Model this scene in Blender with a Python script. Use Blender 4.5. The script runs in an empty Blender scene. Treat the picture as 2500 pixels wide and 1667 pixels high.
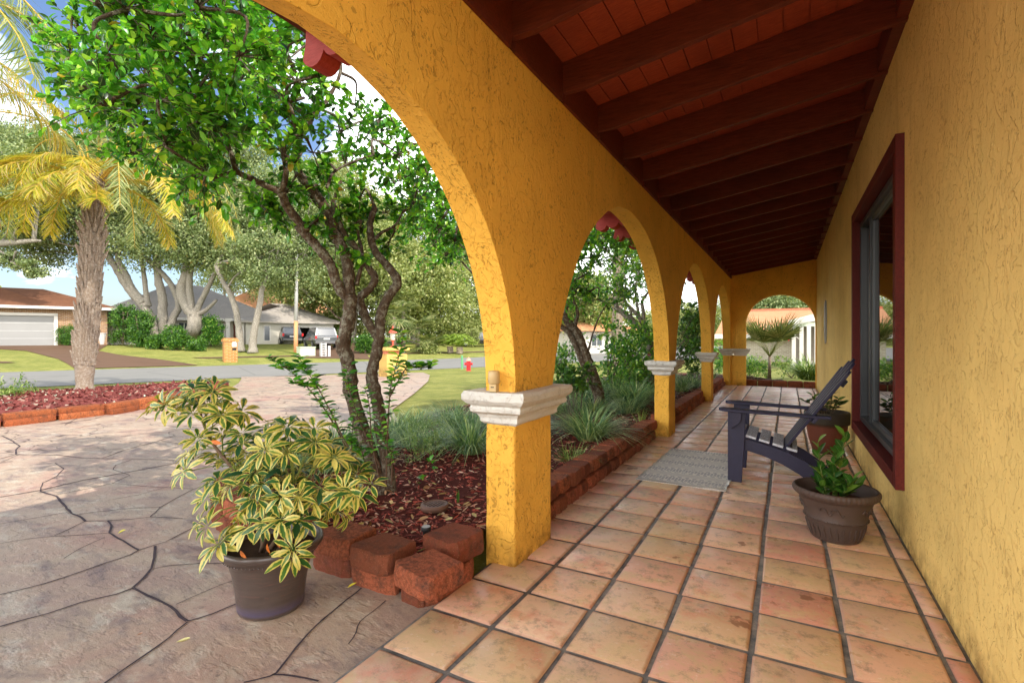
import bpy, bmesh, math, random
import numpy as np
from mathutils import Vector, Matrix, noise as mnoise
R = random.Random(7)
NR = np.random.RandomState(11)
sc = bpy.context.scene
COL = sc.collection
rad = math.radians

# ---------------------------------------------------------------- camera
F, YAW, HY, H = 1237.4, rad(28.51), 823.2, 1.194
cy_, sy_ = math.cos(YAW), math.sin(YAW)
cam = bpy.data.cameras.new('camera'); co = bpy.data.objects.new('camera', cam); COL.objects.link(co)
co.location = (0, 0, H); co.rotation_euler = (rad(90), 0, YAW)
cam.sensor_width = 36; cam.lens = F / 2500 * 36; cam.shift_y = -(833.5 - HY) / 2500
cam.clip_start = 0.05; cam.clip_end = 2000
sc.camera = co

# terrain: porch level 0, dips to the street, rises behind it
ZP = [(-1e4, 0), (7, 0), (14, -.12), (21, -.30), (27.5, -.12), (30, .05), (42, .70), (60, 1.0), (1e4, 1.0)]
def zg(x, y):
    q = -.9205 * x + .3907 * y
    return float(np.interp(q, [a for a, b in ZP], [b for a, b in ZP]))
def qr(q, r, dz=0.0):        # street frame: q away from the porch, r along the street
    x = -.9205 * q + .3907 * r; y = .3907 * q + .9205 * r
    return (x, y, zg(x, y) + dz)
def ray(u, v):
    a = (u - 1250) / F; b = -(v - HY) / F
    return (-sy_ + a * cy_, cy_ + a * sy_, b)
def at(u, v, D):             # point seen at (u,v) at depth D
    d = ray(u, v); return Vector((d[0] * D, d[1] * D, H + d[2] * D))
def gp(u, v, dz=0.0):        # where the ray meets the terrain
    d = ray(u, v); lo = None
    D = 1.0
    while D < 300:
        x, y, z = d[0] * D, d[1] * D, H + d[2] * D
        if z < zg(x, y) + dz: break
        D *= 1.01
    lo, hi = D / 1.01, D
    for _ in range(20):
        m = (lo + hi) / 2
        if H + d[2] * m < zg(d[0] * m, d[1] * m) + dz: hi = m
        else: lo = m
    return Vector((d[0] * hi, d[1] * hi, zg(d[0] * hi, d[1] * hi) + dz))
def depth(p): return -p[0] * sy_ + p[1] * cy_

# ---------------------------------------------------------------- scene graph helpers
def tag(o, label=None, cat=None, group=None, kind=None):
    if label: o['label'] = label
    if cat: o['category'] = cat
    if group: o['group'] = group
    if kind: o['kind'] = kind
    return o
def thing(name, loc=(0, 0, 0), rz=0, label=None, cat=None, group=None):
    o = bpy.data.objects.new(name, None); COL.objects.link(o)
    o.empty_display_size = .2
    o.location = loc; o.rotation_euler = (0, 0, rz)
    return tag(o, label, cat, group)
def copy_tree(o, parent=None):
    c = o.copy(); COL.objects.link(c)
    if parent: c.parent = parent
    for ch in list(o.children): copy_tree(ch, c)
    return c
def origin_of(p):
    v = Vector((0, 0, 0))
    while p: v = v + Vector(p.location); p = p.parent
    return v
def mesh_obj(name, V, Fc, mat, parent=None, smooth=False, attrs=None, mats=None, mi=None, origin=None):
    V = np.asarray(V, dtype=np.float64).reshape(-1, 3)
    off = np.array(origin_of(parent)) if parent else np.zeros(3)
    if origin is not None: off = np.array(origin)
    V = V - off
    me = bpy.data.meshes.new(name)
    if isinstance(Fc, np.ndarray):
        n, k = Fc.shape
        me.vertices.add(len(V)); me.vertices.foreach_set('co', V.astype(np.float32).ravel())
        me.loops.add(n * k); me.loops.foreach_set('vertex_index', Fc.astype(np.int32).ravel())
        me.polygons.add(n); me.polygons.foreach_set('loop_start', np.arange(0, n * k, k, dtype=np.int32))
        me.polygons.foreach_set('loop_total', np.full(n, k, dtype=np.int32))
        me.update(calc_edges=True)
    else:
        me.from_pydata([tuple(v) for v in V], [], Fc); me.update()
    if smooth: me.polygons.foreach_set('use_smooth', [True] * len(me.polygons))
    if attrs:
        for an, arr in attrs.items():
            a = me.attributes.new(an, 'FLOAT', 'POINT'); a.data.foreach_set('value', np.asarray(arr, dtype=np.float32))
    if mats:
        for m in mats: me.materials.append(m)
        if mi is not None: me.polygons.foreach_set('material_index', np.asarray(mi, dtype=np.int32))
    elif mat: me.materials.append(mat)
    o = bpy.data.objects.new(name, me); COL.objects.link(o)
    if parent: o.parent = parent
    if origin is not None: o.location = origin
    return o

def catmull(P, n=6):
    P = [Vector(p) for p in P]
    if len(P) < 3: return [P[0].lerp(P[1], i / n) for i in range(n + 1)]
    Q = [P[0] * 2 - P[1]] + P + [P[-1] * 2 - P[-2]]; out = []
    for i in range(1, len(Q) - 2):
        a, b, c, d = Q[i - 1:i + 3]
        for k in range(n):
            t = k / n
            out.append(.5 * ((2 * b) + (c - a) * t + (2 * a - 5 * b + 4 * c - d) * t * t + (3 * b - a - 3 * c + d) * t ** 3))
    out.append(P[-1]); return out

class MB:
    def __init__(s): s.v = []; s.f = []; s.m = []; s.rn = []
    def add(s, V, Fc, m=0, rnd=None):
        b = len(s.v); s.v += [tuple(v) for v in V]; s.f += [tuple(b + i for i in f) for f in Fc]; s.m += [m] * len(Fc)
        s.rn += [R.random() if rnd is None else rnd] * len(V)
    def box(s, x0, x1, y0, y1, z0, z1, m=0, M=None):
        V = [(x, y, z) for z in (z0, z1) for y in (y0, y1) for x in (x0, x1)]
        if M: V = [tuple(M @ Vector(v)) for v in V]
        s.add(V, [(0, 2, 3, 1), (4, 5, 7, 6), (0, 1, 5, 4), (2, 6, 7, 3), (0, 4, 6, 2), (1, 3, 7, 5)], m)
    def bar(s, p, q, w, h, m=0, up=(0, 0, 1)):       # box beam from p to q, w wide, h high
        p, q = Vector(p), Vector(q); d = (q - p).normalized(); u = Vector(up)
        sd = d.cross(u).normalized(); u = sd.cross(d)
        V = [c + sd * (a * w / 2) + u * (b * h / 2) for c in (p, q) for a, b in ((-1, -1), (1, -1), (1, 1), (-1, 1))]
        s.add(V, [(0, 1, 2, 3), (7, 6, 5, 4), (0, 4, 5, 1), (1, 5, 6, 2), (2, 6, 7, 3), (3, 7, 4, 0)], m)
    def tube(s, P, rs, n=8, m=0, cap=True, jit=0.0, seed=0):
        P = [Vector(p) for p in P]; k = len(P)
        if not hasattr(rs, '__len__'): rs = [rs] * k
        T = [(P[min(i + 1, k - 1)] - P[max(i - 1, 0)]).normalized() for i in range(k)]
        u = T[0].orthogonal().normalized(); V = []
        for i in range(k):
            u = (u - T[i] * u.dot(T[i])).normalized(); w = T[i].cross(u)
            for j in range(n):
                a = 2 * math.pi * j / n; r = rs[i]
                c = P[i] + (u * math.cos(a) + w * math.sin(a)) * r
                if jit: c += (u * math.cos(a) + w * math.sin(a)) * r * jit * mnoise.noise(c * (1.2 / max(r, .01)) + Vector((seed, 0, 0)))
                V.append(c)
        Fc = [(i * n + j, i * n + (j + 1) % n, (i + 1) * n + (j + 1) % n, (i + 1) * n + j) for i in range(k - 1) for j in range(n)]
        if cap: Fc += [tuple(range(n - 1, -1, -1)), tuple((k - 1) * n + j for j in range(n))]
        s.add(V, Fc, m)
    def lathe(s, prof, c=(0, 0, 0), n=32, m=0, cap=(True, True), wob=None):
        V = []
        for i, (r, z) in enumerate(prof):
            for j in range(n):
                a = 2 * math.pi * j / n; rr = r * (1 + (wob(i, a) if wob else 0))
                V.append((c[0] + rr * math.cos(a), c[1] + rr * math.sin(a), c[2] + z))
        k = len(prof)
        Fc = [(i * n + j, i * n + (j + 1) % n, (i + 1) * n + (j + 1) % n, (i + 1) * n + j) for i in range(k - 1) for j in range(n)]
        if cap[0]: Fc.append(tuple(range(n - 1, -1, -1)))
        if cap[1]: Fc.append(tuple((k - 1) * n + j for j in range(n)))
        s.add(V, Fc, m)
    def prism(s, pts, lo, hi, axis='z', m=0):         # polygon extruded along an axis
        n = len(pts)
        def P(a, b, c): return {'z': (a, b, c), 'y': (a, c, b), 'x': (c, a, b)}[axis]
        V = [P(a, b, lo) for a, b in pts] + [P(a, b, hi) for a, b in pts]
        s.add(V, [tuple(range(n - 1, -1, -1)), tuple(range(n, 2 * n))] + [(i, (i + 1) % n, n + (i + 1) % n, n + i) for i in range(n)], m)
    def build(s, name, mat, parent=None, smooth=False, bevel=0, mats=None, origin=None, fixn=True, auto=None):
        o = mesh_obj(name, s.v, s.f, mat, parent, smooth, attrs={'rnd': s.rn}, mats=mats, mi=s.m if mats else None, origin=origin)
        if fixn:
            bm = bmesh.new(); bm.from_mesh(o.data); bmesh.ops.recalc_face_normals(bm, faces=bm.faces); bm.to_mesh(o.data); bm.free()
        if bevel:
            md = o.modifiers.new('bevel', 'BEVEL'); md.width = bevel; md.segments = 2; md.limit_method = 'ANGLE'; md.angle_limit = rad(35)
        return o

# ---------------------------------------------------------------- leaves (vectorised)
def norm(a): return a / np.maximum(np.linalg.norm(a, axis=-1, keepdims=True), 1e-9)
def leaves(P, D, N, L, W, prof=((0, .06), (.3, .8), (.6, 1.), (.85, .6), (1, .03)), droop=.25, fold=.25, rnd=None):
    """leaf blades: P base, D direction, N normal, L length, W full width. returns V,F,attrs"""
    n = len(P); P = np.asarray(P, float); D = norm(np.asarray(D, float)); N = np.asarray(N, float)
    S = norm(np.cross(D, N)); N = norm(np.cross(S, D))
    L = np.broadcast_to(L, n).reshape(n, 1); W = np.broadcast_to(W, n).reshape(n, 1)
    if rnd is None: rnd = NR.rand(n)
    k = len(prof); V = np.zeros((n, k, 3, 3)); lu = np.zeros((n, k, 3)); lv = np.zeros((n, k, 3))
    for i, (t, w) in enumerate(prof):
        c = P + D * L * t - N * L * droop * t * t
        hw = W * w / 2
        V[:, i, 0] = c - S * hw + N * hw * fold; V[:, i, 1] = c; V[:, i, 2] = c + S * hw + N * hw * fold
        lu[:, i, 0] = 1; lu[:, i, 2] = 1; lv[:, i, :] = t
    base = np.arange(n)[:, None] * (k * 3); fs = []
    for i in range(k - 1):
        a = i * 3
        fs.append(np.stack([a + 0, a + 1, a + 4, a + 3])); fs.append(np.stack([a + 1, a + 2, a + 5, a + 4]))
    Fq = (base[:, :, None] + np.array(fs)[None]).reshape(-1, 4)
    return V.reshape(-1, 3), Fq, {'rnd': np.repeat(rnd, k * 3), 'lu': lu.ravel(), 'lv': lv.ravel()}
def join(parts):
    V, Fq, A = [], [], {}; b = 0
    for v, f, a in parts:
        V.append(v); Fq.append(f + b); b += len(v)
        for kk in a: A.setdefault(kk, []).append(a[kk])
    return np.concatenate(V), np.concatenate(Fq), {kk: np.concatenate(A[kk]) for kk in A}
def rdir(n, zb=0.0):
    d = NR.normal(size=(n, 3)); d[:, 2] += zb; return norm(d)
LOVAL = ((0, .05), (.25, .78), (.5, 1.), (.78, .72), (1, .02))
LSMALL = ((0, .1), (.5, 1.), (1, .05))
def twig_leaves(C, Rr, nt, nl, L, W, zb=.35, prof=LOVAL, start=.25, flat=1.0, droop=.2):
    """one clump: nt twigs radiating from C with nl leaves each"""
    C = np.array(C, float); d = rdir(nt, zb); d[:, 2] *= flat; d = norm(d)
    ln = Rr * (.55 + .6 * NR.rand(nt))
    t = start + (1.0 - start) * (np.arange(nl) + .5) / nl
    t = t[None, :] + NR.normal(scale=.03, size=(nt, nl))
    P = C + d[:, None] * (ln[:, None] * t)[..., None]
    P[..., 2] -= (t ** 2) * Rr * .10
    side = rdir(nt * nl).reshape(nt, nl, 3)
    Dl = norm(d[:, None] * .75 + side * .9 + np.array([0, 0, .12]))
    N = norm(np.array([0, 0, 1.]) + .55 * rdir(nt * nl).reshape(nt, nl, 3))
    n = nt * nl; sz = .65 + .5 * NR.rand(n)
    return (d, ln), leaves(P.reshape(-1, 3), Dl.reshape(-1, 3), N.reshape(-1, 3), L * sz, W * sz, prof, droop=droop)
def blades(C, n, r0, L, W, spread=.9, droop=.9, segs=5, zb=1.0, taper=True):
    """arching grass blades from a clump base"""
    a = NR.rand(n) * 2 * math.pi; rr = r0 * np.sqrt(NR.rand(n))
    P = np.array(C, float) + np.stack([rr * np.cos(a), rr * np.sin(a), np.zeros(n)], 1)
    a2 = a + NR.normal(scale=.5, size=n); out = np.stack([np.cos(a2), np.sin(a2), np.zeros(n)], 1)
    D = norm(out * (spread * (.15 + NR.rand(n)))[:, None] + np.array([0, 0, zb]))
    Ls = L * (.6 + .5 * NR.rand(n)); S = norm(np.cross(D, np.array([0, 0, 1.]) + 1e-3))
    k = segs + 1; V = np.zeros((n, k, 2, 3)); lv = np.zeros((n, k, 2)); dr = droop * (.5 + NR.rand(n))
    for i in range(k):
        t = i / segs
        c = P + D * (Ls * t)[:, None] + out * (Ls * dr * .35 * t * t)[:, None] - np.array([0, 0, 1.]) * (Ls * dr * .55 * t ** 2.2)[:, None]
        w = W * (1 - t ** 2 * .9) * .5
        V[:, i, 0] = c - S * w; V[:, i, 1] = c + S * w; lv[:, i] = t
    base = np.arange(n)[:, None] * (k * 2)
    fs = np.array([[2 * i, 2 * i + 1, 2 * i + 3, 2 * i + 2] for i in range(segs)])
    Fq = (base[:, :, None] + fs[None]).reshape(-1, 4)
    rn = NR.rand(n)
    return V.reshape(-1, 3), Fq, {'rnd': np.repeat(rn, k * 2), 'lu': np.tile([0., 1.], n * k), 'lv': lv.ravel()}

# ---------------------------------------------------------------- material helpers
def lin(r, g, b): return tuple(((c / 255) / 12.92 if c / 255 < .04045 else ((c / 255 + .055) / 1.055) ** 2.4) for c in (r, g, b)) + (1,)
class NT:
    def __init__(s, name):
        s.m = bpy.data.materials.new(name); s.m.use_nodes = True; s.t = s.m.node_tree; s.t.nodes.clear()
        s.out = s.n('ShaderNodeOutputMaterial'); s.p = s.n('ShaderNodeBsdfPrincipled'); s.l(s.p.outputs[0], s.out.inputs[0])
    def n(s, ty, **kw):
        x = s.t.nodes.new(ty)
        for k, v in kw.items():
            if k in ('operation', 'data_type', 'blend_type', 'feature', 'distance', 'attribute_name', 'noise_dimensions', 'voronoi_dimensions', 'interpolation_type', 'wave_type', 'bands_direction', 'offset', 'invert'): setattr(x, k, v)
            else: x.inputs[k.replace('_', ' ')].default_value = v
        return x
    def l(s, a, b): s.t.links.new(a, b)
    def co(s, scale=(1, 1, 1), kind='Object', rot=(0, 0, 0)):
        c = s.n('ShaderNodeTexCoord'); m = s.n('ShaderNodeMapping'); m.inputs['Scale'].default_value = scale; m.inputs['Rotation'].default_value = rot
        s.l(c.outputs[kind], m.inputs[0]); return m.outputs[0]
    def geo(s, scale=(1, 1, 1), rot=(0, 0, 0)):
        c = s.n('ShaderNodeNewGeometry'); m = s.n('ShaderNodeMapping'); m.inputs['Scale'].default_value = scale; m.inputs['Rotation'].default_value = rot
        s.l(c.outputs['Position'], m.inputs[0]); return m.outputs[0]
    def noise(s, vec, scale, detail=4, rough=.55, dist=0):
        x = s.n('ShaderNodeTexNoise', Scale=scale, Detail=detail, Roughness=rough, Distortion=dist); s.l(vec, x.inputs['Vector']); return x.outputs[0]
    def voro(s, vec, scale, feature='F1', out=0, rand=1.0):
        x = s.n('ShaderNodeTexVoronoi', feature=feature, Scale=scale, Randomness=rand); s.l(vec, x.inputs['Vector']); return x.outputs[out]
    def ramp(s, fac, stops, interp='LINEAR'):
        x = s.n('ShaderNodeValToRGB'); e = x.color_ramp.elements; x.color_ramp.interpolation = interp
        while len(e) < len(stops): e.new(.5)
        for i, (p, c) in enumerate(stops):
            e[i].position = p; e[i].color = c if hasattr(c, '__len__') else (c, c, c, 1)
        s.l(fac, x.inputs[0]); return x.outputs[0]
    def mix(s, a, b, fac, bt='MIX'):
        x = s.n('ShaderNodeMix', data_type='RGBA', blend_type=bt)
        for v, i in ((fac, 0), (a, 6), (b, 7)):
            if hasattr(v, 'default_value') or hasattr(v, 'is_output'): s.l(v, x.inputs[i])
            else: x.inputs[i].default_value = v
        return x.outputs[2]
    def math(s, op, a, b=0.0, clamp=False):
        x = s.n('ShaderNodeMath', operation=op); x.use_clamp = clamp
        for v, i in ((a, 0), (b, 1)):
            if hasattr(v, 'is_output'): s.l(v, x.inputs[i])
            else: x.inputs[i].default_value = v
        return x.outputs[0]
    def attr(s, name): x = s.n('ShaderNodeAttribute', attribute_name=name); return x.outputs['Fac']
    def bump(s, h, strength=.5, dist=.01, prev=None):
        x = s.n('ShaderNodeBump', Strength=strength, Distance=dist); s.l(h, x.inputs['Height'])
        if prev: s.l(prev, x.inputs['Normal'])
        return x.outputs[0]
    def fin(s, col=None, rough=None, nrm=None, spec=None, **kw):
        if col is not None:
            if hasattr(col, 'is_output'): s.l(col, s.p.inputs['Base Color'])
            else: s.p.inputs['Base Color'].default_value = col
        if rough is not None:
            if hasattr(rough, 'is_output'): s.l(rough, s.p.inputs['Roughness'])
            else: s.p.inputs['Roughness'].default_value = rough
        if nrm is not None: s.l(nrm, s.p.inputs['Normal'])
        if spec is not None: s.p.inputs['Specular IOR Level'].default_value = spec
        for k, v in kw.items(): s.p.inputs[k.replace('_', ' ')].default_value = v
        return s.m
def plain(name, col, rough=.6, var=.25, sc_=6, spec=.4, metal=0, bump=0.0):
    t = NT(name); v = t.geo(); n = t.noise(v, sc_, 5)
    c = t.mix(tuple(k * (1 - var) for k in col[:3]) + (1,), tuple(min(1, k * (1 + var)) for k in col[:3]) + (1,), n)
    nb = t.bump(t.noise(v, sc_ * 12, 4), bump, .004) if bump else None
    return t.fin(c, rough, nb, spec, Metallic=metal)
def leafmat(name, stops, trans=.35, rough=.4, vari=None, spec=.5):
    """stops: colour ramp over per-leaf random. vari=(edge colour, centre threshold) for variegation"""
    t = NT(name); r = t.attr('rnd'); c = t.ramp(r, stops)
    lu = t.attr('lu'); v = t.geo()
    if vari:
        k = t.math('ADD', t.math('ADD', lu, t.math('MULTIPLY', t.noise(v, 34, 3, .6), 1.5)), t.math('MULTIPLY', r, vari[2]))
        k = t.math('MULTIPLY', k, .5); f = t.ramp(k, [(vari[1] * .5 - .03, 0.0), (vari[1] * .5 + .03, 1.0)])
        c = t.mix(c, vari[0], f)
    else:
        f = t.ramp(lu, [(0, .0), (.12, 1.0)]); c = t.mix(t.mix(c, (.5, .6, .25, 1), .35), c, f)
    t.fin(c, rough, None, spec)
    tr = t.n('ShaderNodeBsdfTranslucent'); g = t.n('ShaderNodeMix', data_type='RGBA', blend_type='MULTIPLY'); g.inputs[0].default_value = 1
    t.l(c, g.inputs[6]); g.inputs[7].default_value = (1.35, 1.3, .55, 1); t.l(g.outputs[2], tr.inputs[0])
    mx = t.n('ShaderNodeMixShader'); mx.inputs[0].default_value = trans
    t.l(t.p.outputs[0], mx.inputs[1]); t.l(tr.outputs[0], mx.inputs[2]); t.l(mx.outputs[0], t.out.inputs[0])
    return t.m
# ---------------------------------------------------------------- daylight
SUNV = Vector((.94, -.31, .97)).normalized()        # towards the sun (from the right, behind the house)
el = math.asin(SUNV.z); az = math.atan2(SUNV.x, SUNV.y)
sun = bpy.data.lights.new('sun', 'SUN'); sun.energy = 5.0; sun.angle = rad(.5); sun.color = (1, .93, .82)
so = bpy.data.objects.new('sun', sun); COL.objects.link(so); so.rotation_euler = SUNV.to_track_quat('Z', 'Y').to_euler(); so.location = (20, 5, 30)
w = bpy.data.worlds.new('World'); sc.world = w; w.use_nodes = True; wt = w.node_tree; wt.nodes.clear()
wo = wt.nodes.new('ShaderNodeOutputWorld'); bg = wt.nodes.new('ShaderNodeBackground'); sk = wt.nodes.new('ShaderNodeTexSky')
sk.sky_type = 'NISHITA'; sk.sun_disc = False; sk.sun_elevation = el; sk.sun_rotation = az; sk.air_density = 1.2; sk.dust_density = 1.5
tc = wt.nodes.new('ShaderNodeTexCoord'); mp = wt.nodes.new('ShaderNodeMapping'); mp.inputs['Scale'].default_value = (1, 1, 2.4); wt.links.new(tc.outputs['Generated'], mp.inputs[0])
nz = wt.nodes.new('ShaderNodeTexNoise'); nz.inputs['Scale'].default_value = 2.6; nz.inputs['Detail'].default_value = 9; nz.inputs['Roughness'].default_value = .56; wt.links.new(mp.outputs[0], nz.inputs['Vector'])
cr = wt.nodes.new('ShaderNodeValToRGB'); cr.color_ramp.elements[0].position = .40; cr.color_ramp.elements[1].position = .56; wt.links.new(nz.outputs[0], cr.inputs[0])
def wn(ty, **k):
    x = wt.nodes.new(ty)
    for a, b in k.items(): setattr(x, a, b)
    return x
def wr(src, a, b, va, vb):
    x = wn('ShaderNodeMapRange'); x.interpolation_type = 'SMOOTHSTEP'; wt.links.new(src, x.inputs[0])
    for k, v in zip(range(1, 5), (a, b, va, vb)): x.inputs[k].default_value = v
    return x.outputs[0]
sx = wn('ShaderNodeSeparateXYZ'); wt.links.new(tc.outputs['Generated'], sx.inputs[0])
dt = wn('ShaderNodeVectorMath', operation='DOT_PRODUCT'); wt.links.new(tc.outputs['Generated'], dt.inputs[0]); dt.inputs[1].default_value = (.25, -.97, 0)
def gap(u, v, r0, r1, amt):      # a break in the cloud bank
    d_ = Vector(ray(u, v)).normalized(); g_ = wn('ShaderNodeVectorMath', operation='DOT_PRODUCT'); wt.links.new(tc.outputs['Generated'], g_.inputs[0]); g_.inputs[1].default_value = d_
    return wr(g_.outputs['Value'], r0, r1, 0.0, amt)
def wm(op, a, b):
    x = wn('ShaderNodeMath', operation=op)
    for v_, i_ in ((a, 0), (b, 1)):
        if hasattr(v_, 'is_output'): wt.links.new(v_, x.inputs[i_])
        else: x.inputs[i_].default_value = v_
    return x.outputs[0]
gg = wm('ADD', gap(60, 650, .955, .99, .125), gap(430, 40, .96, .99, .16))
nz2 = wn('ShaderNodeTexNoise'); nz2.inputs['Scale'].default_value = 9.0; nz2.inputs['Detail'].default_value = 6; wt.links.new(mp.outputs[0], nz2.inputs['Vector'])
nval = wm('ADD', wm('SUBTRACT', nz.outputs[0], gg), wm('MULTIPLY', wm('SUBTRACT', nz2.outputs[0], .5), .22)); wt.links.new(nval, cr.inputs[0])
skt = wn('ShaderNodeMix', data_type='RGBA', blend_type='MULTIPLY'); skt.inputs[0].default_value = 1; wt.links.new(sk.outputs[0], skt.inputs[6]); skt.inputs[7].default_value = (1.0, 1.1, 1.32, 1)
low = wr(sx.outputs[2], .40, .66, 1.0, 0.0)            # cloud banks sit low, the zenith is clear
back = wr(dt.outputs['Value'], -.15, .45, 0.0, 1.0)    # solid bank added out of view behind the camera, brightest to light the porch
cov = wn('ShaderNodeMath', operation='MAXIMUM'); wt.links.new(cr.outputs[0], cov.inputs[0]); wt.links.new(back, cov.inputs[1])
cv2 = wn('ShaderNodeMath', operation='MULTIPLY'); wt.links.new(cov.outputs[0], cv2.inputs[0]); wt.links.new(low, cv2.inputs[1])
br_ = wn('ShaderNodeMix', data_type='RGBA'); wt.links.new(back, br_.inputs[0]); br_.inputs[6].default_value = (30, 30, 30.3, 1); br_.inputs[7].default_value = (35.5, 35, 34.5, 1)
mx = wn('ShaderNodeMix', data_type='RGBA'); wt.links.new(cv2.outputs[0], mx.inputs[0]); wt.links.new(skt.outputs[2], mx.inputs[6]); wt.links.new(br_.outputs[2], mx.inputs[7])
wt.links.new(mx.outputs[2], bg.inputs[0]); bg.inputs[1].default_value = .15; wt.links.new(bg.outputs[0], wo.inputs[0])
sc.view_settings.view_transform = 'Standard'; sc.view_settings.look = 'None'; sc.view_settings.exposure = 0; sc.view_settings.gamma = 1
sc.render.engine = 'CYCLES'; sc.cycles.max_bounces = 16; sc.cycles.diffuse_bounces = 12; sc.cycles.transparent_max_bounces = 8
sc.cycles.use_denoising = True
# ---------------------------------------------------------------- materials of the porch
def stucco(name, col, dark, bumpd=.006, pit=1.0, axis='x'):
    t = NT(name); v = t.geo(); v2 = t.geo((1, 1, .72))
    big = t.noise(v, 2.6, 4, .6)
    lace = t.noise(v2, 11, 3, .5, 1.1)
    st1 = t.ramp(lace, [(.455, 0.0), (.475, 1.0)]); st2 = t.ramp(t.noise(v2, 19, 3, .55, .9), [(.56, 0.0), (.585, 1.0)])
    fine = t.noise(v, 160, 3, .65)
    vd = t.n('ShaderNodeTexVoronoi', feature='F1', Scale=46.0, Randomness=1.0); mp = t.n('ShaderNodeMapping'); mp.inputs['Scale'].default_value = (1, 1, .5); wv = t.n('ShaderNodeVectorMath', operation='ADD')
    nn = t.n('ShaderNodeTexNoise', Scale=30.0, Detail=3.0); t.l(v, nn.inputs['Vector']); sc_ = t.n('ShaderNodeVectorMath', operation='SCALE'); t.l(nn.outputs['Color'], sc_.inputs[0]); sc_.inputs['Scale'].default_value = .07
    t.l(v, wv.inputs[0]); t.l(sc_.outputs[0], wv.inputs[1]); t.l(wv.outputs[0], mp.inputs[0]); t.l(mp.outputs[0], vd.inputs['Vector'])
    dens = t.ramp(t.noise(v, 5, 4, .6), [(.40, 0.0), (.62, 1.0)])
    rr = t.math('ADD', t.math('MULTIPLY', dens, .26), .08)
    pits = t.math('LESS_THAN', vd.outputs['Distance'], rr)
    edge = t.math('SUBTRACT', t.ramp(lace, [(.44, 0.0), (.47, 1.0)]), t.ramp(lace, [(.47, 0.0), (.50, 1.0)]))
    h = t.math('ADD', t.math('MULTIPLY', st1, .5), t.math('ADD', t.math('MULTIPLY', st2, .4), t.math('ADD', t.math('MULTIPLY', pits, -.45), t.math('ADD', t.math('MULTIPLY', fine, .14), t.math('MULTIPLY', t.noise(v, 34, 5, .75), .6)))))
    c = t.mix(col, tuple(k * .86 for k in col[:3]) + (1,), t.ramp(big, [(.3, 0.0), (.7, 1.0)]))
    c = t.mix(c, tuple(min(1, k * 1.12 + .02) for k in col[:3]) + (1,), t.ramp(t.noise(v, .9, 3), [(.5, 0.0), (.8, .6)]))
    c = t.mix(c, dark, t.math('MULTIPLY', pits, .34 * pit)); c = t.mix(c, dark, t.math('MULTIPLY', edge, .05 * pit))
    c = t.mix(c, dark, t.ramp(t.noise(t.geo((3, 3, .35)), 1.6, 5, .65), [(.58, 0.0), (.80, .30)]))
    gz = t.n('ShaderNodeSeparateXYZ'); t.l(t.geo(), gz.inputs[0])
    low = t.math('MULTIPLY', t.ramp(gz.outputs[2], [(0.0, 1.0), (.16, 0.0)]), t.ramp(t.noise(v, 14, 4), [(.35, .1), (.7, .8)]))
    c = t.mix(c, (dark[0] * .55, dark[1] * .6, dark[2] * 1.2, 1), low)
    return t.fin(c, .85, t.bump(h, 1.0, bumpd), .22)
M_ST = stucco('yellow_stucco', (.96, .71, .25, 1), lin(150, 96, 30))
M_ARC = stucco('warm_shade_stucco', (.95, .51, .075, 1), lin(120, 66, 18), .009, 1.15)  # same yellow stucco, warm bounced shade put into its colour
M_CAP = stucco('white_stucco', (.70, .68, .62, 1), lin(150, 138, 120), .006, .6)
def redwood(name, c1, c2, ax=(1, 12, 12)):
    t = NT(name); v = t.geo(ax); g = t.noise(v, 7, 6, .7, .3); g2 = t.noise(t.geo(), 1.7, 3)
    c = t.mix(c1, c2, t.ramp(g, [(.35, 0.0), (.65, 1.0)])); c = t.mix(c, tuple(k * .35 for k in c2[:3]) + (1,), t.ramp(t.noise(t.geo(ax), 26, 6, .8, .2), [(.52, 0.0), (.72, .7)])); c = t.mix(c, tuple(k * .6 for k in c2[:3]) + (1,), t.ramp(g2, [(.5, 0.0), (.75, .5)]))
    return t.fin(c, .6, t.bump(g, .5, .003), .3)
M_RAF = redwood('stained_rafter', lin(121, 52, 35), lin(90, 37, 25))
M_DECK = redwood('stained_deck', lin(176, 82, 54), lin(146, 62, 42))
M_TRIM = redwood('red_trim', lin(108, 33, 24), lin(86, 23, 18), (8, 8, 8))
M_TAIL = redwood('red_tail', lin(172, 66, 58), lin(150, 46, 42), (2, 12, 12))
M_SASH = plain('sash_metal', (.045, .05, .055), .35, .2, 8, .5)
t = NT('window_glass'); t.fin((.006, .007, .008, 1), .015, None, .5, IOR=3.2); M_GLASS = t.m
M_DARK = plain('dark_room', (.02, .018, .016), .9)
M_WHITE = plain('white_paint', (.5, .49, .48), .5, .05)

# ---------------------------------------------------------------- house shell
house = thing('house', (0.6, 5, 0), 0, 'yellow stucco house with arcaded porch, the building the photo looks along', 'house')
XI, XO = -1.24, -1.42
def roofz(x): return 2.69 + (x + 1.24) * .16        # underside of rafters
def deckz(x): return roofz(x) + .20
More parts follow.
